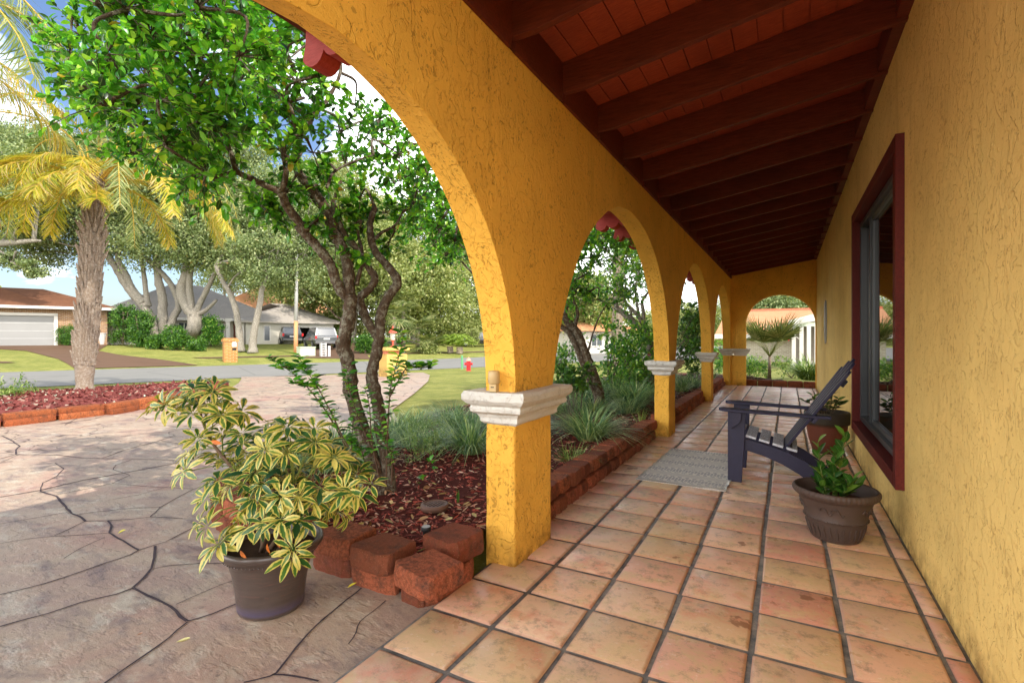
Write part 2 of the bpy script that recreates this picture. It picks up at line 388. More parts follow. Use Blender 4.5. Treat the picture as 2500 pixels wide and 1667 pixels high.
# arch profile (dx from centre, height) measured; scaled per arch
def arch_fn(cy, hw, apex, spring=.92):
    P = [(0, 1.), (.2, .974), (.37, .905), (.53, .80), (.66, .685), (.76, .56), (.84, .43), (.91, .29), (.965, .14), (1., 0.)]
    xs = [a for a, b in P]; zs = [b for a, b in P]
    def f(y):
        a = min(1, abs(y - cy) / hw)
        # smooth the table with a monotone blend
        e = math.sqrt(max(0, 1 - a * a))
        w_ = 0.0 if (y < cy and cy > 3) else 1.0     # the porch arches are fuller on their far side
        k = max(0, min(1, 1 - a / .35)); w_ = w_ * (1 - k) + .5 * k
        return spring + (apex - spring) * (w_ * e + (1 - w_) * float(np.interp(a, xs, zs)))
    return f
ARCH = [(1.13, 1.19, 2.155, 2.225), (4.51, 1.71, 2.325, 2.34), (8.33, 1.71, 2.33, 2.34), (12.03, 1.66, 2.33, 2.34)]
def build_arcade():
    # vertical strips; inner face XI, outer face XO; pillars (shafts) below the capitals are parts of their own
    ys = [-6.0, -.06]; zi = [.9, .9]; zo = [.9, .9]
    spans = []
    V = []; Fc = []
    def col_(y, z_in, z_out): return [(XI, y, z_in), (XI, y, 2.66), (XO, y, z_out), (XO, y, 2.66)]
    strips = []
    edges = [-.48]
    for (c, hw, ai, ao) in ARCH: edges += [c - hw, c + hw]
    edges.append(13.93)
    sec = []
    for k in range(0, len(edges), 2):
        y0, y1 = edges[k], edges[k + 1]
        for j in range(5):
            y = y0 + (y1 - y0) * j / 4; sec.append((y, .885, .885))
        if k // 2 < 4:
            c, hw, ai, ao = ARCH[k // 2]; fi = arch_fn(c, hw, ai); fo = arch_fn(c, hw, ao)
            for j in range(0, 65):
                a = math.pi * j / 64; y = c - hw * math.cos(a)
                if j in (0, 64): y = c - hw * (1 if j == 0 else -1) * .9999
                sec.append((y, fi(y), fo(y)))
    for (y, a, b) in sec: V += col_(y, a, b)
    for i in range(len(sec) - 1):
        b = 4 * i
        Fc += [(b, b + 4, b + 5, b + 1), (b + 2, b + 3, b + 7, b + 6), (b, b + 2, b + 6, b + 4), (b + 1, b + 5, b + 7, b + 3)]
    Fc += [(0, 1, 3, 2), (4 * (len(sec) - 1), 4 * (len(sec) - 1) + 2, 4 * (len(sec) - 1) + 3, 4 * (len(sec) - 1) + 1)]
    o = mesh_obj('arcade_wall', V, Fc, M_ARC, house)
    bm = bmesh.new(); bm.from_mesh(o.data); bmesh.ops.recalc_face_normals(bm, faces=bm.faces); bm.to_mesh(o.data); bm.free()
    md = o.modifiers.new('bevel', 'BEVEL'); md.width = .012; md.segments = 3; md.limit_method = 'ANGLE'; md.angle_limit = rad(50)
build_arcade()
PIL = [(-.46, -.06), (2.32, 2.79), (6.23, 6.61), (10.05, 10.37), (13.68, 13.93)]
def rough_box(mb, x0, x1, y0, y1, z0, z1, st=.05, amp=.004):
    # closed box with a subdivided, slightly hand-trowelled surface
    nx, ny, nz = max(1, round((x1 - x0) / st)), max(1, round((y1 - y0) / st)), max(1, round((z1 - z0) / st))
    bm = bmesh.new(); idx = {}
    def P(i, j, k):
        if (i, j, k) not in idx:
            v = Vector((x0 + (x1 - x0) * i / nx, y0 + (y1 - y0) * j / ny, z0 + (z1 - z0) * k / nz))
            q = mnoise.noise_vector(v * 9) * amp + mnoise.noise_vector(v * 25) * amp * .6
            idx[(i, j, k)] = len(V); V.append(tuple(v + q))
        return idx[(i, j, k)]
    V = []; Fc = []
    for i in range(nx):
        for j in range(ny):
            Fc += [(P(i, j, 0), P(i, j + 1, 0), P(i + 1, j + 1, 0), P(i + 1, j, 0)), (P(i, j, nz), P(i + 1, j, nz), P(i + 1, j + 1, nz), P(i, j + 1, nz))]
    for i in range(nx):
        for k in range(nz):
            Fc += [(P(i, 0, k), P(i + 1, 0, k), P(i + 1, 0, k + 1), P(i, 0, k + 1)), (P(i, ny, k), P(i, ny, k + 1), P(i + 1, ny, k + 1), P(i + 1, ny, k))]
    for j in range(ny):
        for k in range(nz):
            Fc += [(P(0, j, k), P(0, j, k + 1), P(0, j + 1, k + 1), P(0, j + 1, k)), (P(nx, j, k), P(nx, j + 1, k), P(nx, j + 1, k + 1), P(nx, j, k + 1))]
    bm.free(); mb.add(V, Fc)
def capital(name, x0, x1, y0, y1, z0=.735, h=.175, parent=None):
    prof = [(.006, 0), (.02, .012), (.022, .035), (.034, .055), (.062, .068), (.066, .085), (.060, .098), (.078, .112), (.094, .132), (.096, .158), (.086, .175)]
    V = []; Fc = []; n = 16
    ring = []
    for (p, z) in prof:
        a0, a1, b0, b1 = x0 - p, x1 + p, y0 - p, y1 + p
        pts = []
        for s in range(n // 4): t = s / (n // 4); pts.append((a0 + (a1 - a0) * t, b0))
        for s in range(n // 4): t = s / (n // 4); pts.append((a1, b0 + (b1 - b0) * t))
        for s in range(n // 4): t = s / (n // 4); pts.append((a1 - (a1 - a0) * t, b1))
        for s in range(n // 4): t = s / (n // 4); pts.append((a0, b1 - (b1 - b0) * t))
        for (x, y) in pts:
            v = Vector((x, y, z0 + z * h / .175)); q = mnoise.noise_vector(v * 14) * .006; V.append(tuple(v + q))
    k = len(prof)
    for i in range(k - 1):
        for j in range(n): Fc.append((i * n + j, i * n + (j + 1) % n, (i + 1) * n + (j + 1) % n, (i + 1) * n + j))
    Fc += [tuple(range(n - 1, -1, -1)), tuple((k - 1) * n + j for j in range(n))]
    mb = MB(); mb.add(V, Fc); o = mb.build(name, M_CAP, parent)
    md = o.modifiers.new('bevel', 'BEVEL'); md.width = .008; md.segments = 2; md.limit_method = 'ANGLE'; md.angle_limit = rad(40)
    return o
for i, (a, b) in enumerate(PIL):
    if i == 4: b = 13.90
    mb = MB(); rough_box(mb, XO + .002, XI - .002, a - .004, b - .01, -.1, .74); mb.build('pillar', M_ARC, house, bevel=.012)
    capital('capital', XO, XI, a, b, parent=house)
# end wall with its arch  (faces -y at y=13.75)
YE0, YE1 = 13.75, 13.93
def build_end():
    c, hw, ap, sp = -.16, .74, 2.215, 1.50
    sec = []
    for x in (XI + .001, -1.15, -1.05, -.93): sec.append((x, .885))
    sec.append((c - hw, .885)); 
    for j in range(0, 49):
        a = math.pi * j / 48; x = c - hw * math.cos(a)
        sec.append((x + (1e-4 if j == 0 else 0), sp + (ap - sp) * math.sin(a) if 0 < j < 48 else sp))
    V = []; Fc = []
    for (x, z) in sec:
        V += [(x, YE0, z), (x, YE0, deckz(x) + .01), (x, YE1, z), (x, YE1, deckz(x) + .01)]
    for i in range(len(sec) - 1):
        b = 4 * i; Fc += [(b, b + 1, b + 5, b + 4), (b + 2, b + 6, b + 7, b + 3), (b, b + 4, b + 6, b + 2), (b + 1, b + 3, b + 7, b + 5)]
    Fc += [(0, 2, 3, 1)]; b = 4 * (len(sec) - 1); Fc += [(b, b + 1, b + 3, b + 2)]
    mb = MB(); mb.add(V, Fc); mb.build('end_wall', M_ARC, house, bevel=.01)
    mb = MB(); mb.box(XI + .001, c - hw, YE0 + .002, YE1 - .002, -.1, .745); mb.build('end_pillar', M_ARC, house, bevel=.01)
    capital('capital', XI + .10, c - hw - .0, YE0, YE1, parent=house)
    mb = MB(); mb.box(c + hw, .6 - .001, YE0, YE1, -.1, deckz(.6)); mb.build('end_pillar', M_ARC, house, bevel=.01)
build_end()
# right wall, with the window opening
WY0, WY1, WZ0, WZ1 = 3.68, 5.99, .30, 2.385
mb = MB(); Y0, Y1, ZT, X1 = .3, 14.0, 3.2, .85
mb.box(.6, X1, Y0, WY0 + .05, -.1, ZT); mb.box(.6, X1, WY1 - .05, Y1, -.1, ZT)
mb.box(.6, X1, WY0 + .05, WY1 - .05, -.1, WZ0 + .05); mb.box(.6, X1, WY0 + .05, WY1 - .05, WZ1 - .05, ZT)
mb.box(X1, 9, Y1 - .2, Y1, -.1, ZT); mb.box(X1, 9, Y0, Y0 + .2, -.1, ZT); mb.box(9, 9.2, Y0, Y1, -.1, ZT)
mb.build('main_wall', M_ST, house)
# window
def ring(mb, x0, x1, y0, y1, z0, z1, w, m=0):
    mb.box(x0, x1, y0, y0 + w, z0, z1, m); mb.box(x0, x1, y1 - w, y1, z0, z1, m)
    mb.box(x0, x1, y0 + w, y1 - w, z0, z0 + w, m); mb.box(x0, x1, y0 + w, y1 - w, z1 - w, z1, m)
win = MB(); ring(win, .555, .70, WY0, WY1, WZ0, WZ1, .082); wo_ = win.build('window', M_TRIM, house, bevel=.004)
s1 = MB(); ring(s1, .615, .69, WY0 + .101, WY1 - .101, WZ0 + .101, WZ1 - .101, .045)
s1.box(.63, .68, WY1 - .62, WY1 - .575, WZ0 + .147, WZ1 - .147); s1.build('sash', M_SASH, wo_, bevel=.003)
s2 = MB(); ring(s2, .645, .685, WY0 + .147, WY1 - .63, WZ0 + .147, WZ1 - .147, .035); s2.build('inner_sash', plain('aluminium', (.10, .11, .115), .4, .1, 8, .5, .3), wo_, bevel=.002)
g = MB(); g.box(.664, .668, WY0 + .15, WY1 - .15, WZ0 + .15, WZ1 - .15); g.build('pane', M_GLASS, wo_)
mb = MB(); mb.box(1.2, 1.22, WY0 - .3, WY1 + .3, 0, 2.8); mb.build('room_backing', M_DARK, house)  # near-black sheet paints in the shade of the room behind
YR = -.7
# rafters, tails, deck, blocking, fascia
NRAF = 19
for k in range(-1, NRAF - 1):
    y = 2.246 + .66 * k
    if y > 13.6 or y < YR: continue
    mb = MB(); x0, xk, x1 = -1.235, -1.10, .60
    zb0 = roofz(xk) - .005
    pts = [(x0, zb0 - .002), (xk, zb0), (x1, roofz(x1)), (x1, deckz(x1) - .002), (x0, deckz(x0) - .002)]
    mb.prism(pts, y, y + .042, 'y'); rf = mb.build('rafter', M_RAF, house, bevel=.003)
    tb = MB(); xe = -1.90
    prof = [(XO + .05, deckz(XO + .05) - .004), (XO + .05, 2.50)]
    cx0 = XO + .03
    for sidx in range(4):       # scalloped underside
        r = .068; cx = cx0 - r - sidx * 2 * r * .97; 
        for j in range(1, 8): a = -math.pi * j / 8; prof.append((cx + r * math.cos(a), 2.515 - .018 * sidx + r * .95 * math.sin(a)))
    prof += [(xe, 2.50), (xe + .012, deckz(xe) - .03), (xe + .012, deckz(xe) - .004)]
    tb.prism([(a, b) for a, b in prof], y - .03, y + .075, 'y'); tb.build('rafter_tail', M_TAIL, rf)
mb = MB(); x = -1.95; k = 0
while x < .62:              # tongue-and-groove boards along the porch
    x1 = min(x + .138, .62); g_ = .006
    mb.add([(x, YR, deckz(x)), (x1 - g_, YR, deckz(x1 - g_)), (x1 - g_, 14.3, deckz(x1 - g_)), (x, 14.3, deckz(x)),
            (x1 - g_, YR, deckz(x1 - g_) + .015), (x1, YR, deckz(x1) + .015), (x1, 14.3, deckz(x1) + .015), (x1 - g_, 14.3, deckz(x1 - g_) + .015)],
           [(0, 1, 2, 3), (4, 5, 6, 7), (1, 4, 7, 2), (5, 5, 6, 6)][:3])
    x = x1
mb.build('roof_deck', M_DECK, house, fixn=False)
mb = MB()
for k in range(-2, NRAF - 1):
    y0 = 2.246 + .66 * k + .042; y1 = y0 + .618
    if y0 > 13.7 or y0 < YR: continue
    mb = MB(); mb.box(-1.26, -1.22, y0, min(y1, 13.75), 2.655, deckz(-1.24)); mb.build('blocking', M_RAF, house)
    mb = MB(); mb.box(.54, .60, y0, min(y1, 13.75), roofz(.57) + .02, deckz(.57) + .004); mb.build('blocking', M_RAF, house)
mb = MB(); mb.box(-1.93, -1.892, YR, 14.3, 2.575, 2.80); mb.build('fascia', M_TRIM, house, bevel=.003)
mb = MB(); mb.prism([(-1.97, deckz(-1.97) + .02), (4.8, deckz(4.8) + .02), (9.6, deckz(4.8) - .6), (9.6, deckz(4.8) - .5), (4.8, deckz(4.8) + .13), (-1.97, deckz(-1.97) + .12)], YR - .05, 14.35, 'y')
mb.build('roof', plain('clay_tile_roof', lin(150, 80, 50), .8, .3, 5), house)
# photocell lamp on the first capital, ornament on the wall
def sensor():
    t_ = thing('dusk_sensor', (-1.335, 2.262, .912), 0, 'small beige dusk sensor standing on the nearest white capital', 'sensor')
    ox, oy, oz = t_.location; m = plain('beige_plastic', lin(196, 170, 122), .45, .06)
    a = MB(); a.box(ox - .021, ox + .021, oy - .016, oy + .016, oz, oz + .042); a.build('base', m, t_, bevel=.003)
    a = MB(); a.lathe([(.022, .04), (.031, .046), (.0305, .10), (.027, .108), (.012, .110)], (ox, oy, oz), 24); a.build('cover', m, t_, smooth=True)
    a = MB(); a.box(ox - .009, ox + .009, oy - .0175, oy - .0155, oz + .022, oz + .027); a.build('slot', M_DARK, t_)
sensor()
o_ = MB(); V = []; n_ = 28
for xx, k in ((.598, 1.0), (.578, 1.0), (.570, .82)):
    V += [(xx, 10.4 + .17 * k * math.cos(2 * math.pi * i / n_), 1.46 + .38 * k * math.sin(2 * math.pi * i / n_)) for i in range(n_)]
o_.add(V, [tuple(range(n_)), tuple(range(3 * n_ - 1, 2 * n_ - 1, -1))] + [(r_ * n_ + i, r_ * n_ + (i + 1) % n_, (r_ + 1) * n_ + (i + 1) % n_, (r_ + 1) * n_ + i) for r_ in range(2) for i in range(n_)])
tag(o_.build('wall_ornament', plain('grey_metal', (.35, .35, .33), .5, .1), None), 'slim grey oval ornament hung on the yellow wall near the porch end', 'wall ornament')

# ---------------------------------------------------------------- tiled floor: every tile is modelled on a grout bed
def porch_floor():
    t = NT('saltillo_tile'); r = t.attr('rnd'); v = t.geo()
    c = t.ramp(r, [(0, lin(226, 172, 150)), (.18, lin(244, 201, 165)), (.36, lin(224, 190, 148)), (.52, lin(237, 196, 171)), (.68, lin(215, 146, 123)), (.84, lin(248, 211, 178)), (1, lin(222, 185, 156))])
    off = t.n('ShaderNodeCombineXYZ'); t.l(t.math('MULTIPLY', r, 37.0), off.inputs[2])
    va = t.n('ShaderNodeVectorMath', operation='ADD'); t.l(v, va.inputs[0]); t.l(off.outputs[0], va.inputs[1])
    n1 = t.noise(va.outputs[0], 7, 8, .72, .3)
    c = t.mix(c, lin(215, 191, 142), t.ramp(n1, [(.47, 0.0), (.62, .7)]))
    c = t.mix(c, lin(226, 142, 116), t.ramp(t.noise(va.outputs[0], 4.3, 7, .7), [(.53, 0.0), (.66, .6)]))
    c = t.mix(c, lin(135, 113, 93), t.ramp(t.noise(va.outputs[0], 13, 9, .8), [(.51, 0.0), (.68, .75)]))
    c = t.mix(c, lin(255, 242, 239), t.ramp(t.noise(v, 19, 8, .8), [(.58, 0.0), (.70, .55)]))
    c = t.mix(c, lin(140, 86, 58), t.ramp(t.noise(v, 2.9, 5), [(.655, 0.0), (.67, .7)]))
    spk = t.ramp(t.voro(v, 95), [(.05, 1.0), (.09, 0.0)]); spm = t.ramp(t.noise(v, 24, 2), [(.55, 0.0), (.62, 1.0)])
    c = t.mix(c, lin(100, 68, 55), t.math('MULTIPLY', spk, t.math('MULTIPLY', spm, .8)))
    lu = t.attr('edge'); c = t.mix(c, lin(168, 116, 91), t.math('MULTIPLY', lu, .55))
    rg = t.ramp(t.noise(v, 7, 4), [(.3, .24), (.7, .50)])
    h = t.math('ADD', t.noise(v, 16, 4), t.math('MULTIPLY', t.noise(v, 160, 2), .12))
    MT = t.fin(c, rg, t.bump(h, .35, .006), .45)
    t = NT('grout'); v = t.geo(); c = t.mix(lin(96, 99, 101), lin(151, 144, 133), t.ramp(t.noise(v, 14, 6, .7), [(.35, 0.0), (.65, 1.0)])); c = t.mix(c, lin(57, 60, 60), t.ramp(t.noise(v, 5, 5, .7), [(.5, 0.0), (.7, .7)]))
    MG = t.fin(c, .9, t.bump(t.noise(v, 180, 3), .5, .003), .2)
    V = []; Fc = []; rn = []; ed = []; mi = []
    def slab(x0, x1, y0, y1):
        b = len(V); r_ = R.random(); zz = R.uniform(-.0012, .0012); N = 7
        jx = [R.uniform(-.003, .003) for _ in range(8)]
        cn = [(x0 + jx[0], y0 + jx[1]), (x1 + jx[2], y0 + jx[3]), (x1 + jx[4], y1 + jx[5]), (x0 + jx[6], y1 + jx[7])]
        tx, ty = R.uniform(-.0015, .0015), R.uniform(-.0015, .0015)
        ring_ = [(0.0, -.016), (.10, -.0015)]
        us = [0, .018, .05, .5, .95, .982, 1]; zu = [-.014, -.003, 0, .0015, 0, -.003, -.014]
        for j in range(N):
            for i in range(N):
                a, c_ = us[i], us[j]
                x = (cn[0][0] * (1 - a) + cn[1][0] * a) * (1 - c_) + (cn[3][0] * (1 - a) + cn[2][0] * a) * c_
                y = (cn[0][1] * (1 - a) + cn[1][1] * a) * (1 - c_) + (cn[3][1] * (1 - a) + cn[2][1] * a) * c_
                w = .0016 * mnoise.noise(Vector((x * 22, y * 22, 0)))
                if i in (0, 1, N - 2, N - 1): x += w * 1.6
                if j in (0, 1, N - 2, N - 1): y += w * 1.6
                V.append((x, y, min(zu[i], zu[j]) + zz + tx * (a - .5) + ty * (c_ - .5))); rn.append(r_)
                ed.append(1.0 if min(i, j) <= 1 or max(i, j) >= N - 2 else 0.0)
        for j in range(N - 1):
            for i in range(N - 1): Fc.append((b + j * N + i, b + j * N + i + 1, b + (j + 1) * N + i + 1, b + (j + 1) * N + i)); mi.append(0)
    g = .0075; cols = [(-1.3925, -1.075), (-1.075, -.7575), (-.7575, -.44), (-.44, -.1225), (-.1225, .195), (.195, .5125), (.5125, .592)]
    for r_ in range(-8, 38):
        y0 = 1.804 + r_ * .3235; y1 = y0 + .3235
        if y1 > 13.80: y1 = 13.80
        if y0 > 13.7: continue
        dx = R.uniform(-.003, .003)
        for (a, b_) in cols: slab(a + g + dx, b_ - (g if b_ < .55 else .004) + dx, y0 + g, y1 - g)
    b = len(V); V.extend([(-1.3925, -2, -.0085), (.60, -2, -.0085), (.60, 13.9, -.0085), (-1.3925, 13.9, -.0085), (-1.3925, -2, -.12), (-1.3925, 13.9, -.12)]); rn.extend([0] * 6); ed.extend([0] * 6)
    Fc.extend([(b, b + 1, b + 2, b + 3), (b, b + 3, b + 5, b + 4)]); mi.extend([1, 1])
    o = mesh_obj('porch_floor', V, Fc, None, None, True, {'rnd': rn, 'edge': ed}, [MT, MG], mi)
    tag(o, kind='structure')
porch_floor()
# ---------------------------------------------------------------- ground sheets
def grassmat():
    t = NT('lawn_grass'); v = t.geo()
    n1 = t.noise(v, .55, 5, .6); n2 = t.noise(v, 3.5, 5, .65); n3 = t.noise(t.geo((1, 1, 1)), 60, 4, .8); 
    c = t.ramp(n2, [(.25, lin(121, 129, 63)), (.5, lin(158, 159, 81)), (.75, lin(189, 179, 108))])
    c = t.mix(c, lin(107, 122, 53), t.ramp(n1, [(.4, 0.0), (.7, .7)]))
    c = t.mix(c, lin(78, 92, 41), t.ramp(n3, [(.5, 0.0), (.75, .8)]))
    c = t.mix(c, lin(214, 198, 140), t.ramp(t.noise(v, 37, 3, .8), [(.55, 0.0), (.8, .6)]))
    return t.fin(c, .9, t.bump(t.math('ADD', n3, t.noise(v, 14, 4, .7)), 1.0, .03), .15)
M_GRASS = grassmat()
def asym(a, n, p=2.2): return [math.copysign(abs(t) ** p, t) * a for t in np.linspace(-1, 1, n)]
def ground():
    qs = sorted(set([-400, -200, -100, -50, -20, -8, -2, 2, 5, 7, 9, 11, 14, 17, 19, 21, 24, 27.5, 28.7, 30, 33, 36, 39, 42, 48, 54, 60, 80, 120, 200, 400, 700]))
    rs = asym(700, 41); V = []; Fc = []
    for q in qs:
        for r in rs: x, y, z = qr(q, r, -.045); V.append((x, y, z))
    n = len(rs)
    for i in range(len(qs) - 1):
        for j in range(n - 1): Fc.append((i * n + j, i * n + j + 1, (i + 1) * n + j + 1, (i + 1) * n + j))
    o = mesh_obj('ground', V, Fc, M_GRASS); tag(o, kind='structure')
    bm = bmesh.new(); bm.from_mesh(o.data); bmesh.ops.recalc_face_normals(bm, faces=bm.faces); bm.to_mesh(o.data); bm.free()
ground()
def resamp(P, n):
    P = [Vector(p[:2]) for p in P]; L = [0]
    for a, b in zip(P, P[1:]): L.append(L[-1] + (b - a).length)
    out = []
    for i in range(n):
        s = L[-1] * i / (n - 1); k = 0
        while k < len(L) - 2 and L[k + 1] < s: k += 1
        out.append(P[k].lerp(P[k + 1], (s - L[k]) / max(1e-6, L[k + 1] - L[k])))
    return out
def loft(name, A, B, mat, dz, nu=40, nv=10, kind='structure'):
    A = resamp(A, nu); B = resamp(B, nu); V = []; Fc = []
    for i in range(nu):
        for j in range(nv):
            p = A[i].lerp(B[i], j / (nv - 1)); V.append((p.x, p.y, zg(p.x, p.y) + dz))
    for i in range(nu - 1):
        for j in range(nv - 1): Fc.append((i * nv + j, i * nv + j + 1, (i + 1) * nv + j + 1, (i + 1) * nv + j))
    o = mesh_obj(name, V, Fc, mat)
    bm = bmesh.new(); bm.from_mesh(o.data); bmesh.ops.recalc_face_normals(bm, faces=bm.faces)
    if sum(f.normal.z for f in bm.faces) < 0: bmesh.ops.reverse_faces(bm, faces=bm.faces)
    bm.to_mesh(o.data); bm.free()
    if kind: tag(o, kind=kind)
    return o
# stamped concrete
def stampmat():
    t = NT('stamped_concrete'); v = t.geo()
    n1 = t.noise(v, .9, 6, .62, .5); n2 = t.noise(t.geo((1, 1.9, 1), (0, 0, .5)), 2.6, 9, .74, .25); n3 = t.noise(v, 26, 6, .75)
    c = t.ramp(n1, [(.3, lin(171, 142, 129)), (.5, lin(184, 163, 141)), (.7, lin(177, 134, 120))])
    c = t.mix(c, lin(105, 93, 100), t.ramp(n2, [(.5, 0.0), (.66, .7)]))
    c = t.mix(c, lin(207, 198, 177), t.ramp(t.noise(t.geo((1, 1.7, 1), (0, 0, .7)), 3.4, 9, .76, .3), [(.53, 0.0), (.64, .65)]))
    c = t.mix(c, lin(66, 62, 66), t.ramp(n3, [(.58, 0.0), (.72, .6)]))
    c = t.mix(c, lin(60, 56, 59), t.ramp(t.noise(v, 120, 3, .7), [(.60, 0.0), (.72, .6)]))
    # faint joints of the stamp far from the modelled ones
    wv = t.n('ShaderNodeVectorMath', operation='ADD'); nn = t.n('ShaderNodeTexNoise', Scale=1.5, Detail=3); t.l(v, nn.inputs['Vector'])
    t.l(v, wv.inputs[0]); t.l(nn.outputs['Color'], wv.inputs[1])
    vd = t.n('ShaderNodeTexVoronoi', feature='DISTANCE_TO_EDGE', Scale=1.15); mp = t.n('ShaderNodeMapping'); mp.inputs['Scale'].default_value = (.8, 1.35, .01); mp.inputs['Rotation'].default_value = (0, 0, .35)
    t.l(wv.outputs[0], mp.inputs[0]); t.l(mp.outputs[0], vd.inputs['Vector'])
    far = t.n('ShaderNodeSeparateXYZ'); t.l(v, far.inputs[0]); fm = t.ramp(t.math('MULTIPLY', far.outputs[0], -.1), [(.56, 0.0), (.70, 1.0)])
    j = t.math('MULTIPLY', t.ramp(vd.outputs[0], [(.006, 1.0), (.016, 0.0)]), fm)
    c = t.mix(c, lin(71, 58, 53), t.math('MULTIPLY', j, .75))
    slate = t.math('ADD', t.math('MULTIPLY', n2, .8), t.math('ADD', t.math('MULTIPLY', n3, .16), t.math('MULTIPLY', t.ramp(t.noise(t.geo((1, 2.2, 1), (0, 0, .6)), 1.9, 5, .6), [(.46, 0.0), (.50, .5), (.56, .55), (.6, 1.0)]), .45)))
    return t.fin(c, t.ramp(n1, [(.3, .42), (.7, .62)]), t.bump(slate, .45, .016), .35)
M_STAMP = stampmat()
def S_(lst, dz=0): return [gp(u, v, dz) for u, v in lst]
right_edge = [(-1.385, -7), (-1.385, .5), (-1.385, 1.93), (-2.2, 1.95), (-3.1, 2.0), (-3.7, 2.35), (-3.9, 3.2), (-4.1, 4.4), (-4.7, 5.4), (-5.9, 6.6), (-7.4, 9.0), (-9.5, 12.2), (-11.6, 15.0), (-13.2, 16.6)]
left_edge = [(-9.4, -12), (-9.7, -6), (-9.7, 0), (-9.75, 2.8), (-9.9, 4.4), (-10.8, 5.9), (-12.0, 7.3), (-13.2, 8.4), (-15.0, 9.8), (-17.0, 11.2), (-18.2, 12.0)]
loft('driveway', right_edge, left_edge, M_STAMP, -.014, 160, 60)
def roadmat(name, c1, c2):
    t = NT(name); v = t.geo(); c = t.mix(c1, c2, t.noise(t.geo((1, 1, 1)), .8, 6, .65)); c = t.mix(c, tuple(k * .75 for k in c2[:3]) + (1,), t.ramp(t.noise(v, 45, 3, .8), [(.5, 0.0), (.8, .6)]))
    vc = t.n('ShaderNodeTexVoronoi', feature='DISTANCE_TO_EDGE', Scale=.22); t.l(t.geo(), vc.inputs['Vector']); c = t.mix(c, tuple(k * .5 for k in c2[:3]) + (1,), t.ramp(vc.outputs[0], [(.002, .7), (.006, 0.0)]))
    return t.fin(c, .85, t.bump(t.noise(v, 90, 3), .3, .004), .2)
M_ROAD = roadmat('street_concrete', lin(145, 142, 135), lin(130, 129, 122))
M_BROWN = roadmat('brown_drive', lin(119, 93, 74), lin(100, 77, 60))
near = [qr(21.2, r)[:2] for r in (-120, -40, -10, 0, 10, 20, 26)] + [qr(20.3, 30)[:2], qr(17.5, 40)[:2], qr(12, 60)[:2], qr(0, 100)[:2]]
farr = [qr(27.4, r)[:2] for r in (-120, -40, -10, 0, 10, 16)] + [qr(27.8, 20)[:2], qr(30, 28)[:2], qr(32, 40)[:2], qr(32, 60)[:2], qr(30, 110)[:2]]
loft('street', near, farr, M_ROAD, -.028, 140, 12)
loft('brown_driveway', [(-48, 8)] + S_([(64, 855), (143, 875), (184, 898.5)]), [(-40, 17)] + S_([(240, 855), (293, 865), (383, 875), (485, 890)]), M_BROWN, -.02, 40, 12)
loft('sidewalk', [qr(31.0, r)[:2] for r in (-30, -10, -3.2)], [qr(31.7, r)[:2] for r in (-30, -10, -3.6)], M_BROWN, -.022, 30, 3)
loft('sidewalk', [qr(31.0, r)[:2] for r in (4, 10, 24)], [qr(31.7, r)[:2] for r in (3.4, 10, 24)], M_BROWN, -.022, 30, 3)
loft('garage_driveway', S_([(742, 872), (752, 862), (770, 850)]) + [(-36, 36)], S_([(905, 876), (895, 864), (860, 850)]) + [(-31, 41)], M_BROWN, -.018, 30, 10)
